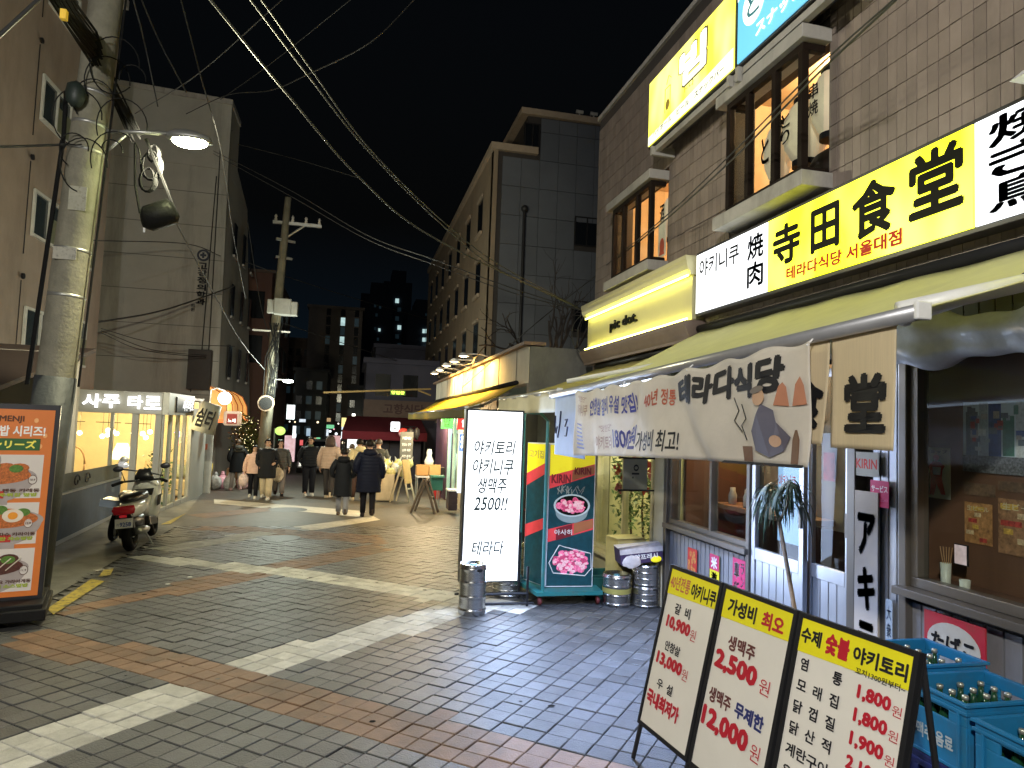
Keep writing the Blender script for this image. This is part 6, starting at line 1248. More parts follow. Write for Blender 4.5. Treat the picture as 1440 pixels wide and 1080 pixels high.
for a in range(4): mb = MB(); w_ = a * math.pi / 2 + .7; mb.tube([(c[0] + .07 * math.cos(w_), c[1] + .07 * math.sin(w_), .31), (c[0] + .14 * math.cos(w_), c[1] + .14 * math.sin(w_), gz(2.3))], .012, 6); mb.build('leg', dark, t)

# ------------------------------------------------------------------ three menu boards
bface = mat('board_cream', (.76, .725, .67), .30, var=.04, scale=3, spec=.6); byel = mat('board_yellow', (.82, .74, .02), .30, var=.04); bred = mat('board_red', (.47, .012, .03), .4, var=.04); bblk = mat('board_black', (.02, .02, .025), .4); bnav = mat('board_navy', (.02, .03, .16), .4)
TT = [(1.845, 3.69), (1.90, 3.20), (1.955, 2.67), (2.045, 2.10)]
def board(k, label):
    a, b = Vector((*TT[k], .985)), Vector((*TT[k + 1], .985)); d = (b - a).normalized(); per = Vector((d.y, -d.x, 0)); per = per if per.x < 0 else -per
    B0 = a + per * .20 - Vector((0, 0, .87)); pl = plane(B0, d, a - B0); pl.W = (b - a).length - .012; pl.Hh = (a - B0).length
    t = thing('menu_board', label, 'sign board', tuple(B0), 'menu boards on the pavement'); W_, H_ = pl.W, pl.Hh; f_ = .022
    mb = MB(); mb.pan(pl, 0, f_, 0, H_, -.02, .008); mb.pan(pl, W_ - f_, W_, 0, H_, -.02, .008); mb.pan(pl, f_, W_ - f_, 0, f_, -.02, .0075); mb.pan(pl, f_, W_ - f_, H_ - f_, H_, -.02, .0075); mb.build('frame', mat('board_frame', (.018, .018, .02), .4), t, bevel=.002)
    mb = MB(); mb.sheet(lambda u, v: pl(f_ + (W_ - 2 * f_) * u, f_ + (H_ - 2 * f_) * v, .002 + .0012 * math.sin(5 * u + 3 * v + k) * math.sin(7 * v)), 12, 16); mb.build('face', bface, t, smooth=True)
    mb = MB(); mb.ngon(pl, [(f_, H_ * .82), (W_ - f_, H_ * .84), (W_ - f_, H_ - f_), (f_, H_ - f_)], .0045); mb.build('yellow_header', byel, t)
    for u in (.012, W_ - .012):
        mb = MB(); p1 = Vector(pl(u, 0)); g_ = gz(p1.y); mb.tube([tuple(Vector(pl(u, .3, -.022))), (p1.x - .03, p1.y, g_)], .012, 6); mb.build('leg', dark, t)
        mb = MB(); p2 = Vector(pl(u, H_ - .02, -.025)); mb.tube([tuple(p2), (p2.x + .17, p2.y + .02, g_)], .012, 6); mb.build('leg', dark, t)
    mb = MB(); mb.pan(pl, 0, W_, -.002, H_, -.03, -.022); mb.build('back', dark, t)
    return t, pl, W_, H_
def T(tx, pl, t, W_, H_, u0, v0, u1, v1, m, bold=.03): text(tx, pl, (W_ * u0, H_ * (1 - v1), W_ * u1, H_ * (1 - v0)), m, t, bold, n=.0052)
t, pl, W_, H_ = board(0, 'left menu board listing three grill prices, a red price line at its foot'); a = (t, W_, H_)
T('40년전통', pl, t, W_, H_, .07, .055, .46, .145, mat('board_red_faded', (.55, .15, .08), .4), .03); T('야키니쿠', pl, t, W_, H_, .49, .06, .94, .155, bblk, .05)
for tx, u0, v0, u1, v1, m_, b_ in (('갈  비', .26, .215, .56, .28, bblk, .03), ('10,900', .15, .30, .62, .385, bred, .07), ('원', .63, .32, .73, .385, bred, .0), ('안창살', .22, .45, .52, .51, bblk, .03), ('13,000', .11, .53, .62, .615, bred, .07), ('원', .63, .55, .73, .615, bred, 0), ('우  설', .22, .68, .53, .74, bblk, .03), ('국내최저가', .08, .765, .72, .86, bred, .07)): T(tx, pl, t, W_, H_, u0, v0, u1, v1, m_, b_)
t, pl, W_, H_ = board(1, 'middle menu board advertising draft beer in large red numerals')
for tx, u0, v0, u1, v1, m_, b_ in (('가성비', .12, .06, .52, .15, bblk, .05), ('최오', .60, .06, .88, .15, bred, .05), ('생맥주', .22, .25, .60, .33, mat('board_brown', (.12, .03, .03), .4), .04), ('2,500', .08, .345, .68, .46, bred, .07), ('원', .72, .38, .85, .455, bred, 0), ('생맥주', .10, .55, .42, .63, MT['board_brown'], .04), ('무제한', .48, .55, .86, .63, bnav, .05), ('12,000', .06, .655, .72, .775, bred, .07), ('원', .76, .69, .88, .77, bred, 0)): T(tx, pl, t, W_, H_, u0, v0, u1, v1, m_, b_)
t, pl, W_, H_ = board(2, 'right menu board listing charcoal skewers with a column of red prices')
T('수제', pl, t, W_, H_, .05, .06, .24, .135, bblk, .05); T('숯불', pl, t, W_, H_, .28, .05, .49, .145, bred, .06); T('야키토리', pl, t, W_, H_, .52, .06, .94, .135, bblk, .05); T('꼬치1300원부터~', pl, t, W_, H_, .56, .148, .94, .176, bblk, .02)
for i, (nm, pr) in enumerate((('염        통', '1,800'), ('모  래  집', '1,800'), ('닭  껍  질', '1,900'), ('닭  산  적', '2,100'), ('계란구이', '2,200'), ('옥  수  수', '2,300'), ('목        살', '2,300'), ('대        파', '1,800'))):
    v = .20 + .097 * i
    if v > .95: break
    T(nm, pl, t, W_, H_, .09, v, .47, v + .058, bblk, .03); T(pr, pl, t, W_, H_, .60, v + .012, .86, v + .078, bred, .06); T('원', pl, t, W_, H_, .87, v + .035, .94, v + .078, bred, 0)

# ------------------------------------------------------------------ dracaena
t = thing('dracaena_plant', 'leggy dracaena with two drooping leaf heads in front of the sliding doors', 'plant', (2.95, 3.95, gz(4))); b0 = Vector(atX(1118, 860, 2.9)); b1 = Vector(atX(1096, 735, 2.95)); heads = [Vector(atX(1085, 690, 2.95)), Vector(atX(1112, 686, 2.98))]
mb = MB(); base_ = Vector((b0.x, b0.y + .02, gz(4) + .3)); mb.tube([base_, b0, b1, heads[0]], [.016, .015, .014, .010], 8); mb.tube([b1, (b1 + heads[1]) / 2 + Vector((.0, -.02, 0)), heads[1]], .010, 6); mb.build('cane', mat('cane', (.25, .17, .10), .8, var=.3, scale=30, bump=.5), t, smooth=True)
random.seed(9); mb = MB()
for hd in heads:
    for _ in range(75):
        a = random.uniform(0, 6.28); L_ = random.uniform(.18, .34); up_ = random.uniform(-.5, 1.0); pts = []; o0 = hd + Vector((0, 0, random.uniform(-.10, .06))); dirv = Vector((math.cos(a), math.sin(a), 0)); w_ = Vector((-math.sin(a), math.cos(a), 0))
        for s in range(6):
            u = s / 5; q = o0 + dirv * (L_ * .55 * math.sin(u * 1.5)) + Vector((0, 0, L_ * (.35 * up_ * u - .85 * u * u))); ww = .008 * (1 - .9 * u ** 2); pts += [tuple(q - w_ * ww), tuple(q + w_ * ww)]
        mb.add(pts, [(2 * s, 2 * s + 1, 2 * s + 3, 2 * s + 2) for s in range(5)])
mb.build('leaves', mat('drac_leaf', (.035, .06, .03), .4, var=.4, scale=12), t, kind='stuff')
mb = MB(); mb.lathe([(.10, gz(4)), (.14, gz(4) + .3), (.125, gz(4) + .3), (.12, gz(4) + .27), (0, gz(4) + .27)], (base_.x, base_.y, 0), 20, caps=False); mb.build('pot', mat('dark_pot', (.04, .035, .03), .5), t, smooth=True)
# ------------------------------------------------------------------ second pole and hanging things down the street
t = thing('utility_pole', 'slim concrete utility pole with a crossarm and transformer boxes further down on the left', 'pole', (-2.4, 22, gz(22)))
def p2(z, dx=0, dy=0): a = Vector((-2.62, 22, gz(22))); b = Vector(atY(405, 282, 22)); return a + (b - a) * ((z - a.z) / (b.z - a.z)) + Vector((dx, dy, 0))
mb = MB(); mb.tube([p2(gz(22)), p2(3), p2(8.6)], [.19, .16, .10], 14); mb.build('pole_shaft', polem, t, smooth=True)
mb = MB(); zz = atY(405, 314, 22)[2]; mb.box(tuple(p2(zz, .35)), (1.45, .09, .09)); mb.box(tuple(p2(zz - .55, .05)), (.6, .07, .07), .5); mb.box(tuple(p2(zz - 1.1, .05)), (.5, .07, .07), .4); mb.tube([p2(zz - .5), p2(zz, .6)], .03, 5); mb.build('crossarm', steel, t)
mb = MB()
for dx in (-.3, .2, .6, 1.0): mb.lathe([(.04, 0), (.05, .05), (.03, .1), (.05, .14), (.02, .2)], tuple(p2(zz + .05, dx)), 8)
mb.build('insulator', stone, t, smooth=True)
zt_ = atY(397, 433, 22)[2]; mb = MB(); mb.box(tuple(p2(zt_, .18, -.15)), (.5, .35, .5)); mb.box(tuple(p2(zt_ - .03, .5, -.1)), (.22, .3, .42)); mb.box(tuple(p2(zt_, -.18, -.1)), (.2, .25, .42)); mb.build('transformer_box', mat('transformer_grey', (.36, .36, .33), .5), t, bevel=.02)
mb = MB(); mb.box(tuple(p2(zt_ - .75, -.1, -.1)), (1.1, .05, .05)); mb.build('bracket', steel, t)
random.seed(17); mb = MB()
for k in range(10): mb.tube([p2(zt_ - .5, random.uniform(-.2, .25), -.18), p2(zt_ - 1.6, random.uniform(-.25, .3), -.2), p2(zt_ - 2.8, random.uniform(-.15, .2), -.2)], .015, 4)
mb.build('cable_bundle', cab, t)
lp = Vector(atY(405, 536, 21.6)); mb = MB(); mb.tube([p2(lp.z + .05, 0, -.1), lp + Vector((0, 0, .04))], .02, 6); mb.build('lamp_arm', steel, t); mb = MB(); mb.ball(tuple(lp), (.16, .1, .05), 12, 6); mb.build('lamp_head', glow('far_lamp', (.9, 1, .9), 25, .01), t, smooth=True)
light('pole_lamp_light', 'POINT', tuple(lp - Vector((0, .35, .15))), 420, (.9, 1, .85), .1)
def hang(name, label, cat, x, y, w, h, Y, m, depth=.12, txt=None, tm_=None, bevel=0, post=None):
    p = atY(x - w / 2, y + h / 2, Y); s = Y / 960 * 1.02; pl = FW(p[0], p[2], Y); t = thing(name, label, cat, p); mb = MB(); mb.pan(pl, 0, w * s, 0, h * s, -depth, 0); mb.build('panel', m, t, bevel=bevel)
    if txt: text(txt, pl, (w * s * .14, h * s * .2, w * s * .86, h * s * .8), tm_ or blackl, t, .03, n=.01)
    if post: mb = MB(); mb.tube([pl(w * s / 2, 0, -depth / 2), (pl(w * s / 2, 0, 0)[0], Y + depth / 2, gz(Y))], .03, 6); mb.build('post', steel, t)
    return t, pl
cool = glow('far_white', (.85, .95, 1), 1.4, .05); warmg = glow('far_warm', (1, .78, .35), 1.6, .2, 3)
hang('hanging_sign', 'white rectangular lit sign high beside the second pole', 'sign', 407.5, 580, 10, 19, 26, cool)
hang('far_sign', 'narrow yellow lit upright sign in the middle of the far street', 'sign', 483, 594, 6, 12, 40, glow('far_yellow', (1, .8, .3), 1.2))
hang('far_sign', 'white lit upright sign right of the yellow one in the far street', 'sign', 483, 612, 7, 9, 38, cool)
hang('far_sign', 'small blue white lit sign above the silver car', 'sign', 433, 608, 5, 10, 36, glow('far_blueish', (.5, .7, .9), .6))
t, pl = hang('food_stall_sign', 'round yellow lit sign head above the bright stall in the far street', 'sign', 498, 598, 14, 18, 37, warmg, bevel=.12)
hang('street_stall', 'bright white lit stall counter beneath the yellow sign head in the far street', 'stall', 500, 622, 24, 16, 36.5, glow('stall_white', (.95, 1, .98), 1.5, .5, 4), .6)
hang('street_stall', 'red and white lit stall crowded with prints left of the bright white stall', 'stall', 468, 625, 16, 22, 35, glow('stall_pink', (.9, .5, .5), .6, .6, 6), .5)
hang('flyer_wall', 'pink and white lit poster wall near the parked car', 'stall', 405, 632, 13, 34, 30, glow('flyer_pink', (.9, .6, .65), .7, .6, 6), .3)
t = thing('green_lantern', 'oval yellow green lit lantern sign on a post right of the second pole', 'sign', atY(394, 606, 27)); c = atY(394, 606, 27); mb = MB(); mb.ball(c, (.19, .1, .16), 16, 10); mb.build('lantern_shade', glow('lime_glow', (.6, .95, .2), 1.2), t, smooth=True); mb = MB(); mb.tube([(c[0] - .2, 27, c[2] + .1), (c[0] - .2, 27, gz(27))], .03, 6); mb.build('post', steel, t)
hang('slanted_sign', 'white slanted lit bar sign right of the green lantern', 'sign', 413, 608, 4, 16, 28, cool, .05)
hang('stair_lamp', 'small bright lamp on the stairwell of the narrow far house', 'lamp', 497, 584, 4, 4, 57, glow('tiny_lamp', (1, .95, .8), 6)); hang('lit_stair', 'olive yellow lit stairwell panel under the small bright lamp', 'window', 500, 596, 9, 16, 57.5, glow('stair_yellow', (.6, .6, .25), .55))
t = thing('street_banner_wire', 'thin pole stretched across the street carrying a small green lit sign', 'wire', (1.0, 24, 3.2)); mb = MB(); mb.tube([atY(455, 552, 24), atY(606, 547, 24)], .035, 6); mb.tube([atY(588, 549, 24), atY(606, 556, 24)], .03, 6); mb.build('pole_shaft', mat('brass_pipe', (.3, .2, .08), .5), t)
t, pl = hang('green_lit_sign', 'small green yellow lit sign hanging from the pole across the street', 'sign', 559, 552, 20, 6, 23.8, glow('green_sign_face', (.1, .22, .02), .4)); text('영업중', pl, (.02, .02, .48, .14), glow('green_yellow_letter', (.7, 1, .1), 2.2), t, .04, n=.01)
random.seed(23)
for k in range(26):
    x = random.uniform(386, 545); y = random.uniform(588, 640); Y = random.uniform(38, 58); s = Y / 960 * random.uniform(1.5, 4)
    p = atY(x, y, Y); t = thing('far_light', '', 'light', p); mb = MB(); mb.ball(p, (s * .5, s * .3, s * .5), 6, 4)
    g_ = random.choice(['a', 'b', 'c', 'd']); mb.build('bulb', glow('far_' + g_, dict(a=(1, .8, .5), b=(.9, .95, 1), c=(1, .4, .5), d=(1, .95, .8))[g_], 2.2), t)
    t['label'] = 'tiny distant point of light among the shops at the end of the street'; t['group'] = 'distant lights down the street'
for k in range(20):
    x = random.uniform(388, 470) if k % 3 else random.uniform(470, 545); y = random.uniform(585, 632); Y = random.uniform(40, 56); s = Y / 960; w_, h_ = random.choice(((3, 9), (8, 4), (5, 5), (10, 5), (4, 7)))
    p = atY(x, y, Y); t = thing('far_sign', 'small distant lit shop sign in the clutter at the end of the street', 'sign', p, 'distant lit shop signs'); pl = FW(p[0], p[2], Y); mb = MB(); mb.pan(pl, 0, w_ * s, 0, h_ * s, -.1, 0)
    cc = random.choice(('warm', 'cool', 'red', 'green', 'dimwarm')); mb.build('panel', glow('far_panel_' + cc, dict(warm=(1, .75, .4), cool=(.8, .9, 1), red=(.9, .15, .15), green=(.2, .7, .35), dimwarm=(.5, .32, .15))[cc], .9, .5, 8), t)
# orange lit canopy shop, left
t = thing('orange_canopy', 'rounded translucent canopy glowing orange with red lettering band on the left side of the street', 'canopy', (-3.7, 23, 2)); a = Vector(atY(320, 575, 21.5)); xr = -3.55
y0, y1 = 21.5, 25.5; prof = [(0, .0), (.42, .0), (.5, .12), (.47, .45), (.30, .78), (0, .95)]; mb = MB(); k = len(prof); zb = atX(322, 590, -3.6)[2]
vs = [(-4.1 + d, y0, zb + z) for d, z in prof] + [(-4.1 + d, y1, zb + z) for d, z in prof]; mb.add(vs, [(i, i + 1, k + i + 1, k + i) for i in range(k - 1)] + [tuple(range(k)), tuple(range(k, 2 * k))[::-1]]); mb.build('canvas', glow('orange_glow', (1, .46, .12), .75, .35, 2), t, smooth=False)
mb = MB()
for i in range(5):
    yy = y0 + i * 1.0 - .01; mb.tube([(-4.1 + d + .012, yy, zb + z + .005) for d, z in prof[1:]], .018, 4)
mb.build('rib', mat('rib_brown', (.35, .1, .03), .6), t); mb = MB(); mb.hexa([(-4.1, y0 - .03, zb - .1), (-3.56, y0 - .03, zb - .1), (-3.56, y1, zb - .1), (-4.1, y1, zb - .1), (-4.1, y0 - .03, zb), (-3.56, y0 - .03, zb), (-3.56, y1, zb), (-4.1, y1, zb)]); mb.build('band', glow('orange_red', (1, .2, .05), 1.2), t)
t = thing('globe_lamp', 'round white glowing globe lamp on a bracket in front of the orange canopy', 'lamp', atY(316, 560, 19.5)); c = atY(316, 560, 19.5); mb = MB(); mb.ball(c, .17, 16, 12); mb.build('globe', glow('globe_white', (1, .95, .85), 7, .02), t, smooth=True); mb = MB(); mb.tube([(c[0] - .36, 19.5, c[2] - .6), (c[0] - .36, 19.5, c[2] + .2), (c[0] - .2, 19.5, c[2] + .27), (c[0], 19.5, c[2] + .2)], .025, 6); mb.build('bracket', steel, t, smooth=True); light('globe_light', 'POINT', (c[0], c[1] - .25, c[2]), 30, (1, .9, .75), .15)
t, pl = hang('octagon_sign', 'small cream sign with a dark red square beneath the globe lamp', 'sign', 324, 589, 22, 19, 20, mat('sign_peach', (.6, .45, .35), .5, emit=.25), bevel=.08); mb = MB(); mb.pan(pl, .1, .36, .06, .33, .001, .01); mb.build('centre_panel', mat('sign_maroon', (.3, .03, .02), .5, emit=.2), t); text('노래', pl, (.13, .09, .33, .2), whl, t, .03, n=.014)
t = thing('bucket_sign', 'tilted white drum shaped sign with black brush lettering left of the globe lamp', 'sign', (-4.1, 18.5, 1.6)); a = Vector(atY(284, 607, 18.3)); b = Vector(atY(299, 568, 18.3)); mb = MB(); mb.tube([a, b], [.30, .23], 18); mb.build('drum', mat('drum_white', (.33, .33, .28), .6), t, smooth=True); u = (b - a).normalized(); pl = plane(a + Vector((-.2, -.33, .05)), Vector((u.z, 0, -u.x)), u); text('쉼터', pl, (.02, .12, .42, .6), dark, t, .04, shear=0)
t = thing('side_door_panel', 'grey white door panel with an orange notice beyond the fortune shop', 'door', (-3.75, 20.5, gz(20))); pl = FW(-4.33, gz(20.4), 20.4); mb = MB(); mb.pan(pl, 0, .55, 0, 1.95, -.06, 0); mb.build('panel', mat('door_grey', (.36, .37, .35), .5), t); mb = MB(); mb.pan(pl, .2, .47, 1.2, 1.36, .0, .008); mb.build('notice', mat('orange_notice', (.6, .15, .07), .5), t); mb = MB(); mb.pan(pl, .55, .60, 0, 1.98, -.07, .01); mb.build('frame', wp, t)
t = thing('glass_kiosk', 'narrow glazed kiosk with bright pale bottles between fortune shop and door panel', 'kiosk', (-4.1, 19.4, gz(19))); mb = MB(); mb.bx(-4.6, -3.88, 19.7, 20.2, -.5, 1.7); mb.build('body', gp, t); mb = MB(); mb.bx(-4.4, -3.95, 19.66, 19.7, .45, 1.45); mb.build('lit_case', glow('case_glow', (.7, .75, .8), .5, .7, 9), t)
for k, (x, y) in enumerate(((288, 692), (294, 690))):
    g_ = G(x, y); t = thing('bollard', 'yellow slanted marker post beside the rubbish bags, %s one' % ['left', 'right'][k], 'post', g_, 'yellow posts'); mb = MB(); mb.tube([(g_[0], g_[1], gz(g_[1])), (g_[0] - .02 + .05 * k, g_[1], gz(g_[1]) + .78)], .035, 8); mb.build('post', mat('post_yellow', (.5, .36, .06), .6), t, smooth=True)
random.seed(6)
for k, (x, y, c, lb) in enumerate(((302, 682, (.5, .5, .5), 'white rubbish bag at the left end of the pile'), (312, 681, (.6, .3, .38), 'pink and white rubbish bag in the middle of the pile'), (322, 683, (.5, .5, .48), 'large white rubbish bag behind the walking person'), (341, 682, (.55, .35, .4), 'pinkish rubbish bag right of the walking person'))):
    g_ = G(x, y + 6); t = thing('rubbish_bag', lb, 'bag', (g_[0], g_[1], gz(g_[1])), 'rubbish bags by the wall'); mb = MB(); mb.ball((g_[0], g_[1], gz(g_[1]) + .2), (.18, .17, .22), 14, 9, .10); mb.build('bag_body', mat('bag_%d' % k, c, .4, var=.4, scale=14, bump=.6), t, smooth=True); mb = MB(); mb.ball((g_[0], g_[1], gz(g_[1]) + .44), (.06, .05, .08), 8, 5, .2); mb.build('knot', MT['bag_%d' % k], t, smooth=True)
t = thing('brown_crate', 'brown crate standing behind the rubbish bags', 'crate', (-3.3, 22.5, gz(22))); g_ = (-3.45, 22.6); mb = MB(); mb.box((g_[0], g_[1], gz(22.6) + .35), (.42, .35, .5)); mb.build('crate_body', mat('crate_brown', (.2, .12, .05), .7), t, bevel=.01)
mb = MB(); mb.box((g_[0], g_[1] - .18, gz(22.6) + .2), (.4, .012, .03)); mb.box((g_[0], g_[1] - .18, gz(22.6) + .45), (.4, .012, .03)); mb.build('slat', woodm, t)
# shrub with fairy lights
t = thing('lit_shrub', 'tall leafy shrub strung with tiny fairy lights beneath the orange canopy', 'tree', (-3.3, 22.8, gz(22))); c = Vector(atY(347, 615, 22.6)); mb = MB(); mb.tube([(c.x, c.y, gz(22)), (c.x, c.y, c.z + .3)], [.05, .03], 6); mb.build('trunk', bark, t)
mb = MB(); random.seed(3)
for (dx, dz, r, n_) in ((0, .35, .3, 260), (-.12, 0, .33, 300), (.1, -.3, .36, 320), (0, -.65, .34, 260), (.16, .1, .25, 160)): leaves(mb, n_, (c.x + dx, c.y, c.z + dz), (r, .35, r), .11, .03, .2)
mb.build('crown', mat('shrub_leaf', (.10, .12, .03), .5, var=.4, scale=9), t, kind='stuff'); mb = MB()
for _ in range(110): mb.ball((c.x + random.gauss(0, .2), c.y - random.uniform(.1, .35), c.z + random.uniform(-.85, .65)), .009, 5, 3)
mb.build('fairy_lights', glow('fairy_glow', (1, .85, .45), 4), t, kind='stuff')
t = thing('round_traffic_mirror', 'round pale convex mirror on the second pole', 'mirror', atY(374, 567, 21.6)); c = Vector(atY(374, 567, 21.6)); mb = MB(); mb.tube([c, c + Vector((0, .06, 0))], .24, 22); mb.build('rim', mat('mirror_rim', (.35, .25, .18), .5), t); mb = MB(); mb.tube([c + Vector((0, -.012, 0)), c + Vector((0, -.002, 0))], .19, 22); mb.build('mirror_glass', mat('mirror_glass', (.3, .3, .3), .08, .9), t)
# parked silver car far off
t = thing('parked_car', 'silver car parked facing the camera far down the street behind the people', 'car', (-1.3, 31, gz(31))); carp = mat('silver_paint', (.42, .43, .45), .3, .6); x, y, z = -1.35, 30.5, gz(31)
mb = MB(Matrix.Translation((x, y, z))); mb.hexa([(-.85, 0, .25), (.85, 0, .25), (.85, 4.2, .25), (-.85, 4.2, .25), (-.80, .05, .78), (.80, .05, .78), (.82, 4.1, .88), (-.82, 4.1, .88)]); mb.hexa([(-.80, 1.0, .80), (.80, 1.0, .80), (.8, 4.0, .86), (-.8, 4.0, .86), (-.6, 1.7, 1.42), (.6, 1.7, 1.42), (.6, 3.5, 1.42), (-.6, 3.5, 1.42)]); mb.build('body', carp, t, bevel=.08)
mb = MB(Matrix.Translation((x, y, z))); mb.hexa([(-.7, 1.0, .86), (.7, 1.0, .86), (.56, 1.55, 1.36), (-.56, 1.55, 1.36), (-.7, .98, .87), (.7, .98, .87), (.56, 1.53, 1.37), (-.56, 1.53, 1.37)]); mb.build('windscreen', winb, t)
for s in (-1, 1):
    mb = MB(Matrix.Translation((x, y, z))); mb.ball((s * .62, .02, .62), (.15, .05, .07), 10, 6); mb.build('headlight', mat('headlight', (.6, .6, .6), .2, emit=.3), t, smooth=True)
    mb = MB(Matrix.Translation((x, y, z))); mb.tube([(s * .9, .8, .32), (s * .7, .8, .32)], .32, 16); mb.build('wheel', dark, t)
mb = MB(Matrix.Translation((x, y, z))); mb.box((0, -.01, .45), (.5, .02, .11)); mb.build('number_plate', whtl, t)

# ------------------------------------------------------------------ right side clutter down the street
wd_ = mat('easel_wood', (.14, .10, .07), .7, var=.3); wl_ = mat('easel_pale', (.5, .42, .3), .7)
def easel(label, x, y, w, h, m, yaw):
    g_ = G(x, y); t = thing('folding_easel', label, 'sign stand', (g_[0], g_[1], gz(g_[1]))); M = Matrix.Translation((g_[0], g_[1], gz(g_[1]))) @ Matrix.Rotation(yaw, 4, 'Z')
    for s in (-1, 1):
        for q in (-1, 1): mb = MB(M); mb.tube([(s * w / 2, q * .28, 0), (s * w / 2 * .8, q * .02, h)], .028, 4); mb.build('leg', m, t)
    mb = MB(M); mb.box((0, -.17, .36), (w, .03, .04)); mb.box((0, -.04, h - .03), (w * .84, .04, .05)); mb.build('crossbar', m, t); return t, M
easel('dark wooden folding easel standing open nearest the camera beside the pavement goods', 597, 721, .36, .78, wd_, R_(70))
t, M = easel('taller pale wooden easel board standing behind the dark easel', 566, 706, .36, .95, wl_, R_(60)); mb = MB(M); mb.hexa([(-.2, -.16, .5), (.2, -.16, .5), (.2, -.14, .5), (-.2, -.14, .5), (-.2, -.04, 1.12), (.2, -.04, 1.12), (.2, -.02, 1.12), (-.2, -.02, 1.12)]); mb.build('board', mat('kraft', (.45, .3, .12), .7), t)
def boxat(name, label, cat, x, y, w, h, Y, dep, m, part='box_body', rot=0, bevel=.01):
    p = atY(x, y, Y); s = Y / 960; t = thing(name, label, cat, p); mb = MB(); mb.box((p[0], Y + dep / 2, p[2] + h * s / 2), (w * s, dep, h * s), rot); mb.build(part, m, t, bevel=bevel); return t, p, s
t, p, s = boxat('goods_table', 'white metal table holding cardboard boxes outside the bright shop', 'table', 603, 672, 34, 2.5, 17.4, .5, wht, 'tabletop')
for dx in (-.28, .28):
    for dy in (.04, .46): mb = MB(); mb.tube([(p[0] + dx, 17.4 + dy, p[2]), (p[0] + dx, 17.4 + dy, gz(17.4))], .016, 5); mb.build('leg', steel, t)
for k, (x, w_, c) in enumerate(((594, 17, (.48, .27, .10)), (611, 16, (.50, .32, .13)))):
    t, p, s = boxat('cardboard_box', ['left', 'right'][k] + ' open cardboard box on the white table', 'box', x, 669, w_, 13.5, 17.38, .3, mat('cardboard_%d' % k, c, .8), rot=.05 * k); mb = MB(); mb.box((p[0], 17.38, p[2] + 14.5 * s), (w_ * s, .01, 2.0 * s)); mb.build('flap', MT['cardboard_%d' % k], t)
boxat('black_case', 'black case at the right end of the white table', 'case', 622, 669, 8, 11, 17.4, .3, dark)
t, p, s = boxat('green_crate', 'dark green stacked crate in front of the white table', 'crate', 614, 690, 17, 20, 17.0, .3, mat('bin_green', (.02, .14, .10), .5)); mb = MB(); mb.box((p[0], 16.99, p[2] + 20 * s), (19 * s, .36, .04)); mb.build('rim', MT['bin_green'], t)
t = thing('white_figurine', 'small white figurine standing on top of the cardboard boxes', 'figurine', atY(603, 655, 17.5)); c = Vector(atY(603, 655, 17.5)); mb = MB(); mb.loft([(c.x, c.y, c.z, .10, .07), (c.x, c.y, c.z + .12, .12, .08), (c.x, c.y, c.z + .25, .06, .05), (c.x, c.y, c.z + .32, .07, .06), (c.x, c.y, c.z + .42, .05, .05)], 14); mb.build('body', wht, t, smooth=True)
g_ = G(614, 702); t = thing('fire_extinguisher', 'red fire extinguisher on the ground beside the easel', 'extinguisher', (g_[0], g_[1], gz(g_[1]))); mb = MB(); z = gz(g_[1]); mb.lathe([(.09, z), (.10, z + .04), (.10, z + .36), (.05, z + .44), (.03, z + .46)], (g_[0], g_[1], 0), 14); mb.build('cylinder', mat('extinguisher_red', (.45, .015, .02), .35), t, smooth=True); mb = MB(); mb.box((g_[0], g_[1], z + .50), (.12, .04, .05)); mb.tube([(g_[0] + .04, g_[1], z + .48), (g_[0] + .12, g_[1], z + .4), (g_[0] + .12, g_[1], z + .15)], .012, 5); mb.build('hose', dark, t)
t, p, s = boxat('wooden_planter', 'dark brown wooden box planter at the shop corner left of the lightbox', 'planter', 636.5, 718, 12, 27, 15.6, .45, mat('planter_brown', (.06, .035, .04), .7), 'planter_box')
for q in range(3): mb = MB(); mb.box((p[0], 15.585, p[2] + .08 + .13 * q), (.2, .012, .10)); mb.build('plank', MT['planter_brown'], t)
mb = MB(); mb.box((p[0], 15.8, p[2] + .45), (.24, .5, .03)); mb.build('top_rim', wht, t)
t, p, s = boxat('wood_counter', 'pale wooden counter under the plastic shopping bags', 'counter', 541, 704, 24, 36, 18.5, .5, wl_, 'counter_body')
for q in range(3): mb = MB(); mb.box((p[0] + (q - 1) * .15, 18.49, p[2] + .35), (.13, .012, .64)); mb.build('plank', wl_, t)
random.seed(14)
for k in range(9):
    x = 534 + 5.2 * k + random.uniform(-1, 1); y = 664 - 6 * (k % 3); c = Vector(atY(x, y, 18.6 + .1 * (k % 3))); col = [(.6, .55, .25), (.7, .7, .6), (.55, .52, .2)][k % 3]
    t = thing('shopping_bag', 'plastic bag of greens, %s from the left on the wooden counter' % ['first', 'second', 'third', 'fourth', 'fifth', 'sixth', 'seventh', 'eighth', 'last'][k], 'bag', tuple(c), 'bags heaped on the wooden counter'); mb = MB(); mb.ball(tuple(c), (.12, .1, .12), 10, 7, .15); mb.build('bag_body', mat('bag_plastic_%d' % (k % 3), col, .35, var=.35, scale=16, emit=.05), t, smooth=True)
    mb = MB()
    for s_ in (-1, 1): mb.tube([c + Vector((s_ * .06, 0, .08)), c + Vector((s_ * .09, 0, .2)), c + Vector((s_ * .03, 0, .1))], .012, 4)
    mb.build('handle', wht, t)
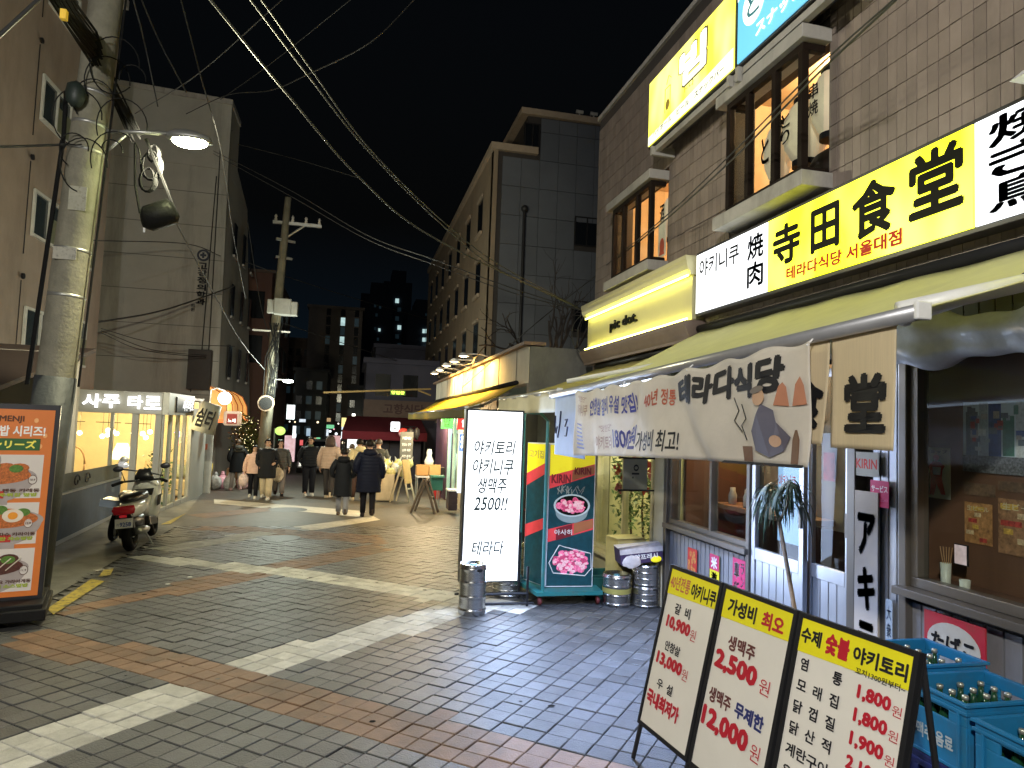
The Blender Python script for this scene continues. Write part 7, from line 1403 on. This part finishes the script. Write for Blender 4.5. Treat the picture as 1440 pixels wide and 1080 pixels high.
t, pl = hang('chalk_board', 'grey board with pale lettering standing beyond the cardboard boxes', 'sign', 570, 633, 17, 48, 20, mat('slate', (.10, .10, .09), .7)); text('MENU', pl, (.06, .8, .30, .88), whtl, t, .02, n=.01); text('맛있는 안주', pl, (.05, .62, .31, .7), whtl, t, .01, n=.01); text('소주 맥주', pl, (.06, .45, .30, .53), whtl, t, .01, n=.01); text('파전 찌개', pl, (.06, .28, .30, .36), whtl, t, .01, n=.01)
t = thing('toy_head', 'red and white round figure head hanging at the shop beyond the board', 'decoration', atY(567, 609, 21)); c = atY(567, 609, 21); mb = MB(); mb.ball(c, .14, 12, 8); mb.build('head', mat('toy_pink', (.6, .3, .3), .5, emit=.1), t, smooth=True); mb = MB(); mb.ball((c[0], c[1], c[2] + .05), (.15, .14, .1), 12, 8); mb.build('cap', reds, t, smooth=True)
t = thing('dark_garment', 'dark garments hung under the far awning corner', 'clothes', atY(577, 608, 20.6)); c = Vector(atY(577, 612, 20.6)); mb = MB(); mb.ball(tuple(c), (.14, .06, .22), 10, 7, .2); mb.ball(tuple(c + Vector((.18, 0, .05))), (.1, .06, .18), 10, 7, .2); mb.build('fabric', dark, t, smooth=True)
t = thing('mannequin', 'white mannequin torso behind the shop glass left of the lightbox', 'mannequin', (2.9, 16.2, .2)); c = Vector(atX(637, 650, 2.9)); mb = MB(); mb.loft([(c.x, c.y, c.z - .3, .05, .05), (c.x, c.y, c.z - .1, .14, .1), (c.x, c.y, c.z + .2, .17, .1), (c.x, c.y, c.z + .3, .05, .05), (c.x, c.y, c.z + .4, .07, .08), (c.x, c.y, c.z + .5, .05, .06)], 14); mb.build('torso', wht, t, smooth=True)

# ------------------------------------------------------------------ scooter and the bike behind it
rub = mat('tyre', (.012, .012, .013), .7, bump=.5, bscale=60); scw = mat('scooter_white', (.8, .8, .78), .25, var=.03, spec=.6); scb = mat('scooter_black', (.015, .015, .017), .35); tl = mat('tail_red', (.35, .01, .015), .15, var=.05, emit=.12)
g_ = G(186, 779); M = Matrix.Translation((g_[0] - .1, g_[1] + .28, gz(g_[1] + .6))) @ Matrix.Rotation(R_(3), 4, 'Z') @ Matrix.Rotation(R_(-6), 4, 'Y')
SC = thing('scooter', 'white and black motor scooter parked on its stand seen from behind, leaning slightly', 'scooter', (g_[0], g_[1] + .28, gz(g_[1])))
def torus(mb, c, R, r, n=26, k=10, ax='x'):
    vs = []; fs = []
    for i in range(n):
        a = 2 * math.pi * i / n
        for j in range(k):
            b = 2 * math.pi * j / k; rr = R + r * math.cos(b); vs.append((c[0] + r * 1.15 * math.sin(b), c[1] + rr * math.cos(a), c[2] + rr * math.sin(a)))
    for i in range(n):
        for j in range(k): fs.append((i * k + j, ((i + 1) % n) * k + j, ((i + 1) % n) * k + (j + 1) % k, i * k + (j + 1) % k))
    mb.add(vs, fs)
def wheel(c, parent, M, R=.24, r=.058):
    mb = MB(M); torus(mb, c, R - r, r); w = mb.build('wheel', rub, parent, smooth=True); mb = MB(M)
    for q in range(5):
        a = q * 1.2566; mb.tube([c, (c[0], c[1] + (R - r * 1.6) * math.cos(a), c[2] + (R - r * 1.6) * math.sin(a))], .016, 5)
    mb.tube([(c[0] - .05, c[1], c[2]), (c[0] + .05, c[1], c[2])], .05, 12); mb.build('rim', steel, w)
wheel((0, 0, .24), SC, M); wheel((0, 1.32, .24), SC, M)
mb = MB(M); mb.loft([(0, .24, .47, .10, .34), (0, .22, .53, .145, .42), (0, .20, .61, .16, .45), (0, .24, .685, .14, .38)], 18); mb.build('tail_body', scw, SC, smooth=True)
mb = MB(M); mb.loft([(0, .35, .70, .16, .45), (0, .33, .76, .17, .46), (0, .35, .80, .14, .40)], 18); mb.build('seat', scb, SC, smooth=True)
mb = MB(M); mb.loft([(0, .35, .22, .09, .26), (0, .28, .36, .12, .34), (0, .2, .48, .13, .36)], 14); mb.build('rear_fender_body', scb, SC, smooth=True)
mb = MB(M); mb.loft([(0, -.26, .56, .13, .06), (0, -.28, .62, .15, .06), (0, -.25, .67, .13, .06)], 16); mb.build('tail_light', tl, SC, smooth=True)
mb = MB(M); mb.hexa([(-.11, -.14, .22), (.11, -.14, .22), (.10, -.05, .26), (-.10, -.05, .26), (-.10, -.30, .55), (.10, -.30, .55), (.10, -.2, .56), (-.10, -.2, .56)]); mb.build('mudguard', scb, SC, bevel=.015)
pp_ = plane(M @ Vector((-.11, -.305, .37)), M.to_3x3() @ Vector((1, 0, 0)), M.to_3x3() @ Vector((0, .15, 1))); mb = MB(); mb.pan(pp_, 0, .22, 0, .13, -.006, 0); np_ = mb.build('number_plate', whtl, SC); text('9258', pp_, (.06, .02, .2, .08), bluep, np_, .02); text('가', pp_, (.02, .03, .05, .07), bluep, np_, .01)
mb = MB(M); mb.box((0, -.315, .535), (.09, .015, .035)); mb.build('reflector', mat('reflector_red', (.6, .02, .03), .2, emit=.25), SC)
mb = MB(M); mb.loft([(.02, 1.02, .26, .10, .16), (.02, 1.0, .4, .17, .2), (.02, 1.0, .60, .21, .20), (.02, 1.04, .78, .215, .15), (.01, 1.08, .90, .16, .10), (0, 1.1, .97, .10, .06)], 18); mb.build('front_shield', scw, SC, smooth=True)
mb = MB(M); mb.hexa([(-.17, .5, .28), (.17, .5, .28), (.18, .95, .24), (-.18, .95, .24), (-.15, .55, .42), (.15, .55, .42), (.16, .95, .36), (-.16, .95, .36)]); mb.build('footboard', scb, SC, bevel=.02)
mb = MB(M); mb.loft([(0, .78, .42, .08, .2), (0, .8, .55, .11, .22), (0, .9, .72, .12, .16)], 12); mb.build('tunnel', scw, SC, smooth=True)
mb = MB(M); mb.tube([(-.36, .72, .90), (-.26, .86, .93), (-.05, .95, .93), (.05, .95, .93), (.26, .86, .93), (.36, .72, .90)], .016, 8); mb.build('handlebar', scb, SC, smooth=True)
mb = MB(M); mb.tube([(-.37, .70, .90), (-.27, .84, .93)], .024, 8); mb.tube([(.37, .70, .90), (.27, .84, .93)], .024, 8); mb.build('grip', rub, SC, smooth=True)
for s in (-1, 1):
    mb = MB(M); mb.tube([(s * .24, .88, .93), (s * .29, .9, 1.08)], .008, 5); mb.ball((s * .33, .89, 1.13), (.075, .015, .045), 12, 7); mb.build('mirror', scb, SC, smooth=True)
mb = MB(M); mb.loft([(0, 1.0, .93, .14, .07), (0, .98, 1.0, .13, .05), (0, 1.04, 1.1, .08, .02)], 12); mb.build('windscreen', scb, SC, smooth=True)
mb = MB(M); mb.tube([(.14, -.15, .30), (.16, .15, .27), (.13, .5, .24)], [.055, .06, .03], 10); mb.build('exhaust', steel, SC, smooth=True)
mb = MB(M); mb.loft([(-.1, .15, .2, .06, .22), (-.11, .2, .3, .07, .28), (-.1, .22, .38, .05, .2)], 12); mb.build('engine', scb, SC, smooth=True)
mb = MB(M); mb.tube([(-.1, .45, .2), (-.22, .42, .0)], .012, 5); mb.tube([(.1, .45, .2), (.2, .42, .0)], .012, 5); mb.build('stand', steel, SC)
mb = MB(M); mb.hexa([(-.10, .80, .70), (.14, .80, .70), (.16, .86, .80), (-.10, .86, .80), (-.10, .82, .70), (.14, .82, .70), (.16, .88, .80), (-.10, .88, .80)]); mb.hexa([(.19, .84, .52), (.225, .9, .54), (.225, 1.0, .62), (.19, .92, .60), (.20, .82, .60), (.23, .88, .61), (.235, .98, .69), (.20, .9, .68)]); mb.build('side_trim', scb, SC)
g_ = G(152, 768); M = Matrix.Translation((g_[0] - .1, g_[1] + .55, gz(g_[1] + .5))) @ Matrix.Rotation(R_(2), 4, 'Z') @ Matrix.Rotation(R_(8), 4, 'Y')
BK = thing('motorbike', 'dark small motorbike with rear box parked behind the white scooter', 'motorbike', (g_[0] - .1, g_[1] + .6, gz(g_[1])))
wheel((0, -.05, .27), BK, M, .27, .035); wheel((0, 1.2, .27), BK, M, .27, .035)
mb = MB(M); mb.tube([(0, -.05, .27), (0, .5, .42), (0, .95, .8), (0, 1.2, .27)], .03, 6); mb.tube([(0, .0, .62), (0, .5, .6), (0, .9, .75)], .03, 6); mb.tube([(.07, -.05, .27), (.07, .1, .6)], .02, 6); mb.tube([(-.07, -.05, .27), (-.07, .1, .6)], .02, 6); mb.build('frame', scb, BK, smooth=True)
mb = MB(M); mb.loft([(0, .3, .6, .1, .35), (0, .3, .68, .12, .36), (0, .3, .72, .1, .32)], 14); mb.build('seat', scb, BK, smooth=True)
mb = MB(M); mb.bx(-.2, .14, -.38, -.02, .58, .66); mb.build('rear_rack', scb, BK, bevel=.015); mb = MB(M); mb.bx(-.2, .12, -.40, -.385, .55, .65); mb.build('reflective_strip', mat('strip_bluegrey', (.3, .36, .42), .3), BK)
mb = MB(M); mb.tube([(-.34, .8, 1.0), (-.1, .92, 1.0), (.1, .92, 1.0), (.34, .8, 1.0)], .015, 6); mb.tube([(0, .92, .98), (0, .96, .8)], .03, 6); mb.build('handlebar', scb, BK, smooth=True)
mb = MB(M); mb.tube([(-.3, .82, 1.0), (-.28, .84, 1.14)], .008, 5); mb.ball((-.3, .83, 1.17), (.07, .02, .05), 10, 6); mb.build('mirror', steel, BK, smooth=True)
mb = MB(M); mb.ball((-.28, .78, 1.08), (.09, .03, .055), 10, 6); mb.build('mirror', mat('mirror_glint', (.6, .6, .6), .15, .8, emit=.6), BK, smooth=True)  # glint on the mirror put in as emission
mb = MB(M); mb.loft([(0, .55, .3, .1, .18), (0, .55, .45, .11, .2), (0, .55, .55, .06, .12)], 10); mb.build('engine', steel, BK, smooth=True)
mb = MB(M)
pts = [(0, -.05 + .32 * math.cos(a * .3), .27 + .32 * math.sin(a * .3)) for a in range(1, 9)]; mb.tube(pts, [(.05, .012)] * len(pts), 6); mb.build('mudguard', scb, BK, smooth=True)

# ------------------------------------------------------------------ people
skin = mat('skin', (.48, .29, .20), .55, var=.05); hairb = mat('hair_black', (.012, .010, .009), .5, var=.2, bump=.4, bscale=90, stretch=(1, 1, .2)); hairbr = mat('hair_brown', (.05, .028, .016), .5, var=.2, bump=.4, bscale=90, stretch=(1, 1, .2)); eyem = mat('eye_dark', (.01, .008, .008), .3); lipm = mat('lip', (.35, .13, .11), .5)
def person(label, px, py, pytop, yaw, coat, coat_len, trouser, shoe, hair, puff=1.0, hood=False, quilt=True, stride=.12, arms=('down', 'down'), wide=1.0, face_=False, two=None, hairlen=0, collar=None, turn=0, group=None):
    g_ = G(px, py); Yp = g_[1]; top = atY(px, pytop, Yp)[2]; hgt = top - gz(Yp); k = hgt / 1.74
    M = Matrix.Translation((g_[0], Yp, gz(Yp))) @ Matrix.Rotation(yaw, 4, 'Z') @ Matrix.Scale(k, 4)
    t = thing('person', label, 'person', (g_[0], Yp, gz(Yp)))
    if group: t['group'] = group
    # continuous body grown over a skeleton: joints, edges and radii
    J = []; E = []; Rr = []
    def j(p, r, par=None): J.append(tuple(M @ Vector(p) - t.location)); Rr.append(r * k); i = len(J) - 1; (E.append((par, i)) if par is not None else None); return i
    pel = j((0, 0, .95), .13); sp = j((0, 0, 1.12), .125, pel); ch = j((0, .0, 1.32), .135, sp); nk = j((0, .01, 1.46), .058, ch); nk2 = j((0, .02, 1.52), .055, nk)
    hd = j((0, .03, 1.58), .078, nk2); hd2 = j((0, .02, 1.66), .082, hd); j((0, .01, 1.71), .05, hd2)
    M2 = M @ Matrix.Translation((0, .02, 1.6)) @ Matrix.Rotation(turn, 4, 'Z') @ Matrix.Translation((0, -.02, -1.6))
    legs = []
    for s, st in ((-1, stride), (1, -stride)):
        hp = j((s * .09, 0, .88), .09, pel); kn = j((s * .095, st * .55 + .03 * (st < 0), .48), .06, hp); an = j((s * .095, st, .085 + (.05 if st < 0 else 0)), .04, kn); j((s * .10, st + .13, .045), .035, an); legs.append(((s * .09, 0, .9), (s * .095, st * .55 + .03 * (st < 0), .48), (s * .095, st, .10)))
    arm = []
    for s, kd in ((-1, arms[0]), (1, arms[1])):
        sh = (s * .19, 0, 1.40)
        if kd == 'pocket': el, wr, hn = (s * .29, -.06, 1.14), (s * .20, .05, .99), (s * .14, .06, .96)
        elif kd == 'hold': el, wr, hn = (s * .27, -.03, 1.14), (s * .25, .20, 1.05), (s * .235, .27, 1.04)
        elif kd == 'face': el, wr, hn = (s * .26, .10, 1.18), (s * .14, .22, 1.38), (s * .11, .23, 1.46)
        else: el, wr, hn = (s * .27, -.02, 1.13), (s * .28, .05, .88), (s * .28, .07, .80)
        a = j(sh, .065, ch); b = j(el, .048, a); c = j(wr, .034, b); d = j(hn, .032, c)
        dv = (Vector(hn) - Vector(wr)).normalized(); sd = dv.cross(Vector((s, .2, 0))).normalized()
        for q, L_ in zip((-1.5, -.5, .5, 1.5), (.055, .068, .064, .05)):
            f1 = Vector(hn) + sd * q * .017 + dv * .03; f2 = f1 + dv * L_ * .6; f3 = f2 + (dv * .6 - Vector((s * .5, 0, 0))).normalized() * L_ * .5
            x1 = j(tuple(f1), .009, d); x2 = j(tuple(f2), .0085, x1); j(tuple(f3), .007, x2)
        t1 = Vector(hn) - sd * .035; x1 = j(tuple(t1), .011, c); j(tuple(t1 + dv * .045 - sd * .01), .009, x1); arm.append((sh, el, wr))
    me = bpy.data.meshes.new('body'); me.from_pydata(J, E, []); me.materials.append(skin); o = bpy.data.objects.new('body', me); C.objects.link(o); o.parent = t
    md = o.modifiers.new('skin', 'SKIN'); md.use_smooth_shade = True; sv = me.skin_vertices[0].data
    for i, r in enumerate(Rr): sv[i].radius = (r, r)
    sv[0].use_root = True; sb = o.modifiers.new('sub', 'SUBSURF'); sb.levels = 1; sb.render_levels = 1
    # face
    if face_:
        mb = MB(M2)
        for s in (-1, 1): mb.ball((s * .032, .093, 1.625), (.012, .008, .006), 8, 5)
        mb.build('eyes', eyem, t, smooth=True); mb = MB(M2)
        for s in (-1, 1): mb.tube([(s * .018, .098, 1.645), (s * .046, .09, 1.646)], .004, 4)
        mb.build('eyebrows', hairb, t); mb = MB(M2); mb.tube([(0, .095, 1.63), (0, .118, 1.592), (0, .100, 1.582)], [.007, .012, .007], 6); mb.build('nose', skin, t, smooth=True); mb = MB(M2); mb.ball((0, .096, 1.556), (.022, .008, .006), 8, 5); mb.build('mouth', lipm, t, smooth=True)
    mb = MB(M2)
    for s in (-1, 1): mb.ball((s * .088, .015, 1.605), (.012, .018, .03), 8, 6)
    mb.build('ears', skin, t, smooth=True)
    # hair
    mb = MB(M2); n_, m_ = 22, 14; vs = []; fs = []
    for i in range(m_ + 1):
        ph = math.pi * (.62 + hairlen * .12) * i / m_
        for q in range(n_):
            w_ = 2 * math.pi * q / n_; fr_ = max(0, math.sin(w_)); lim = .34 if i > m_ * .45 and fr_ > .45 else 1
            r_ = 1 + random.uniform(-.03, .03); phq = ph if not (fr_ > .4) else min(ph, math.pi * .36)
            drop = hairlen * .10 * max(0, i - m_ * .6) / m_ * 2.5 * (1 if fr_ < .4 else 0)
            vs.append((.102 * r_ * math.sin(phq) * math.cos(w_), .004 + .108 * r_ * math.sin(phq) * math.sin(w_), 1.632 + .112 * r_ * math.cos(phq) - drop))
    for i in range(m_):
        for q in range(n_): fs.append((i * n_ + q, (i + 1) * n_ + q, (i + 1) * n_ + (q + 1) % n_, i * n_ + (q + 1) % n_))
    mb.add(vs, fs); mb.build('hair', hair, t, smooth=True)
    if hood == 'up':
        mb = MB(M2); mb.loft([(0, -.01, 1.44, .15, .15), (0, -.015, 1.54, .135, .14), (0, -.02, 1.64, .13, .135), (0, -.02, 1.72, .10, .105), (0, -.02, 1.755, .04, .05)], 16); mb.build('hood', two or coat, t, smooth=True)
    elif hood:
        mb = MB(M); mb.loft([(0, -.10, 1.36, .12, .05), (0, -.12, 1.44, .16, .09), (0, -.09, 1.50, .15, .09), (0, -.05, 1.53, .11, .07)], 16); mb.build('hood', two or coat, t, smooth=True)
    # coat
    mb = MB(M); z1, z0 = 1.47, coat_len; rings = []; N = 36
    for i in range(N + 1):
        u = i / N; z = z1 - (z1 - z0) * u
        if z > 1.38: a = (z1 - z) / .09; rx, ry = .09 + .13 * a ** .6, .085 + .05 * a
        else:
            rx = .215 - .02 * math.sin(min(1, (1.38 - z) / .35) * math.pi) + .03 * max(0, (1.0 - z)) ; ry = .145 + .015 * math.sin((1.38 - z) * 5) + .05 * max(0, 1.0 - z)
        qf = (.010 * abs(math.sin((z1 - z) / .075 * math.pi)) ** .6 - .004) if quilt else 0
        rings.append((0, 0, z, rx * puff + qf * 1.5, ry * puff + qf * 1.5, .85))
    rings.append((0, 0, z0 + .02, rings[-1][3] * .92, rings[-1][4] * .92, .85)); mb.loft(rings, 26, caps=False)
    for (sh, el, wr) in arm:
        sh, el, wr = Vector(sh) + Vector((-.03 if sh[0] > 0 else .03, 0, 0)), Vector(el), Vector(wr); pts = []; rs = []
        for i in range(25):
            u = i / 24; p = (1 - u) ** 2 * sh + 2 * u * (1 - u) * (el * 2 - (sh + wr) / 2) + u * u * wr; pts.append(p); rs.append((.085 - .028 * u) * puff + (.007 * abs(math.sin(u * 8 * math.pi)) ** .6 if quilt else 0))
        rs[-1] *= .8; mb.tube(pts, rs, 12)
    mb.build('coat', coat, t, smooth=True)
    if two and not hood == 'up':
        mb = MB(M); mb.loft([(0, 0, 1.30, .228 * puff, .163 * puff, .85), (0, 0, 1.39, .215 * puff, .15 * puff, .85), (0, 0, 1.455, .13 * puff, .10 * puff), (0, 0, 1.49, .085, .08)], 26); mb.build('yoke', two, t, smooth=True)
    if collar: mb = MB(M); mb.loft([(0, .01, 1.42, .10, .10), (0, .012, 1.48, .085, .085), (0, .015, 1.52, .082, .08)], 18, caps=False); mb.build('collar', collar, t, smooth=True)
    # trousers and shoes
    mb = MB(M); mb.loft([(0, 0, 1.02, .155, .12), (0, 0, .93, .175, .13), (0, 0, .84, .18, .125)], 18)
    for (a, b, c) in legs: mb.tube([a, ((a[0] + b[0]) / 2, (a[1] + b[1]) / 2, (a[2] + b[2]) / 2), b, ((b[0] + c[0]) / 2, (b[1] + c[1]) / 2, (b[2] + c[2]) / 2), (c[0], c[1], c[2] - .01)], [.098 * wide, .088 * wide, .072 * wide, .066 * wide, .06 * wide], 12)
    mb.build('trousers', trouser, t, smooth=True)
    for (s, st), lg_ in zip(((-1, stride), (1, -stride)), legs):
        x, y, z = lg_[2]; dz = .05 if st < 0 and abs(stride) > .05 else 0; mb = MB(M)
        mb.loft([(x, y + .055, .0 + dz, .048, .135), (x, y + .055, .03 + dz, .052, .140), (x, y + .04, .065 + dz, .046, .115), (x, y + .0, .10 + dz, .042, .06), (x, y - .01, .14 + dz, .040, .045)], 14); mb.build('shoe', shoe, t, smooth=True)
    return t, M
def cm(n, c, r=.75): return mat(n, c, r, var=.12, scale=8, bump=.25, bscale=30)
cblk = cm('coat_black', (.012, .013, .016), .6); cnav = cm('coat_navy', (.008, .010, .022), .55); cpk = cm('coat_peach', (.62, .40, .32), .6); cbe = cm('coat_beige', (.42, .30, .23), .6); cbr = cm('coat_brown', (.05, .03, .025)); ccr = cm('coat_cream', (.50, .42, .24)); ccar = cm('coat_charcoal', (.035, .033, .03), .55); colv = cm('coat_olive', (.03, .03, .025)); tgr = cm('trouser_grey', (.22, .22, .24)); tbl = cm('trouser_black', (.012, .012, .016)); tbe = cm('trouser_beige', (.48, .40, .27)); shw = cm('shoe_white', (.6, .58, .52), .5); shb = cm('shoe_black', (.02, .015, .015), .4); shc = cm('shoe_cream', (.5, .42, .3)); tng = cm('trouser_greybrown', (.16, .14, .13))
PI = math.pi
person('person in a long navy padded coat walking away, the largest figure in the street', 516, 727, 618, .06, cnav, .56, tbl, shb, hairb, 1.22, True, stride=.10, arms=('pocket', 'down'))
person('shorter person in long dark coat and grey trousers beside the tall navy figure', 480, 725, 630, -.05, cblk, .50, tgr, mat('shoe_brown', (.06, .04, .03), .5), hairb, 1.02, True, False, .16, arms=('pocket', 'pocket'), wide=1.1)
t, M = person('person in a short beige quilted jacket with dark brown yoke and cream boots walking away', 461, 701, 613, -.25, cbe, .84, cm('trouser_dark', (.03, .025, .025)), shc, hairbr, 1.1, 'up', stride=.12, two=cbr, wide=1.05)
person('person in a black padded jacket and black trousers standing and looking at the camera side', 433, 697, 614, PI + .25, cblk, .86, tbl, shw, hairb, 1.08, False, stride=.03, arms=('pocket', 'pocket'), face_=True, collar=cm('collar_green', (.1, .12, .07)), wide=1.25, turn=-.3)
t, M = person('person in a pale peach quilted jacket and black trousers walking toward the camera', 355, 701, 626, PI, cpk, .82, tbl, shw, hairb, 1.05, False, stride=.08, arms=('hold', 'down'), face_=True, hairlen=1, collar=cpk)
def carry(label, M, p, size, m, parent=None):
    c = M @ Vector(p); t = thing('carrier_bag', label, 'bag', tuple(c)); mb = MB(); mb.ball(tuple(c), size, 12, 9, .08); mb.build('bag_body', m, t, smooth=True); mb = MB(); mb.tube([c + Vector((-.04, 0, size[2] * .8)), c + Vector((0, 0, size[2] + .12)), c + Vector((.04, 0, size[2] * .8))], .008, 4); mb.build('handle', m, t)
bagw = mat('bag_pink_white', (.62, .48, .46), .45, var=.3, scale=18)
carry('pinkish plastic bag carried by the person in the peach jacket', M, (.30, .08, .60), (.13, .08, .17), bagw)
t, M = person('person in a long open black coat and pale wide trousers walking toward the camera', 373, 702, 617, PI - .1, cblk, .62, tbe, shw, hairb, 1.12, False, False, .10, arms=('hold', 'pocket'), face_=True, collar=cm('scarf_pale', (.35, .3, .27)), wide=1.35)
t, M = person('person in a dark charcoal jacket looking down, walking just behind the long black coat', 391, 697, 618, PI + .15, ccar, .84, tng, shb, hairb, 1.12, False, True, .10, arms=('down', 'hold'), face_=True, wide=1.2, turn=.4)
carry('cream tote bag held by the person in the charcoal jacket', M, (.05, .22, .66), (.15, .07, .2), mat('tote', (.6, .52, .4), .7, var=.3, scale=14))
person('person in a black hooded coat and light trousers walking away near the lit shrub', 331, 690, 617, .5, cblk, .62, cm('trouser_pale', (.36, .32, .3)), mat('shoe_pink', (.6, .35, .35), .5), hairbr, 1.05, True, False, .16, arms=('pocket', 'pocket'), two=colv)
person('person in a cream jacket half hidden between the two figures walking away', 502, 704, 617, .3, ccr, .80, cm('trouser_umber', (.06, .03, .025)), shc, hairb, 1.15, True, False, .12, arms=('pocket', 'pocket'))
person('person in an olive dark jacket partly behind the tall navy figure', 529, 703, 617, -.1, colv, .70, tbl, shb, hairbr, 1.15, False, False, .05)
person('brown haired person in the distance between the walking couple', 492, 692, 624, .1, cbr, .7, tng, shb, hairbr, 1.0, False, False, .05)
person('distant person in a dark coat behind the cream jacket', 509, 680, 621, 0, colv, .7, tbl, shb, hairb, 1.0, False, False, .05)

# ------------------------------------------------------------------ added street lamp, unseen behind the camera, to brighten the foreground
for k, (x, y) in enumerate(((-4.6, -4.2),)):
    t = thing('street_lamp', 'added tall street lamp, unseen behind the viewer, brightening the foreground', 'street lamp', (x, y, gz(y))); mb = MB(); mb.tube([(x, y, gz(y)), (x, y, 5.3), (x + .7, y + .3, 5.6), (x + 1.4, y + .6, 5.6)], [.09, .06, .04, .03], 10); mb.build('pole_shaft', steel, t, smooth=True); mb = MB(); mb.ball((x + 1.5, y + .62, 5.56), (.25, .12, .07), 12, 8); mb.build('lamp_lens', MT['far_lamp'], t, smooth=True)
    light('street_lamp_light', 'POINT', (x + 1.5, y + .62, 5.4), 2900, (1, .97, .90), .15)  # added light for the dark foreground, its lamp never in view
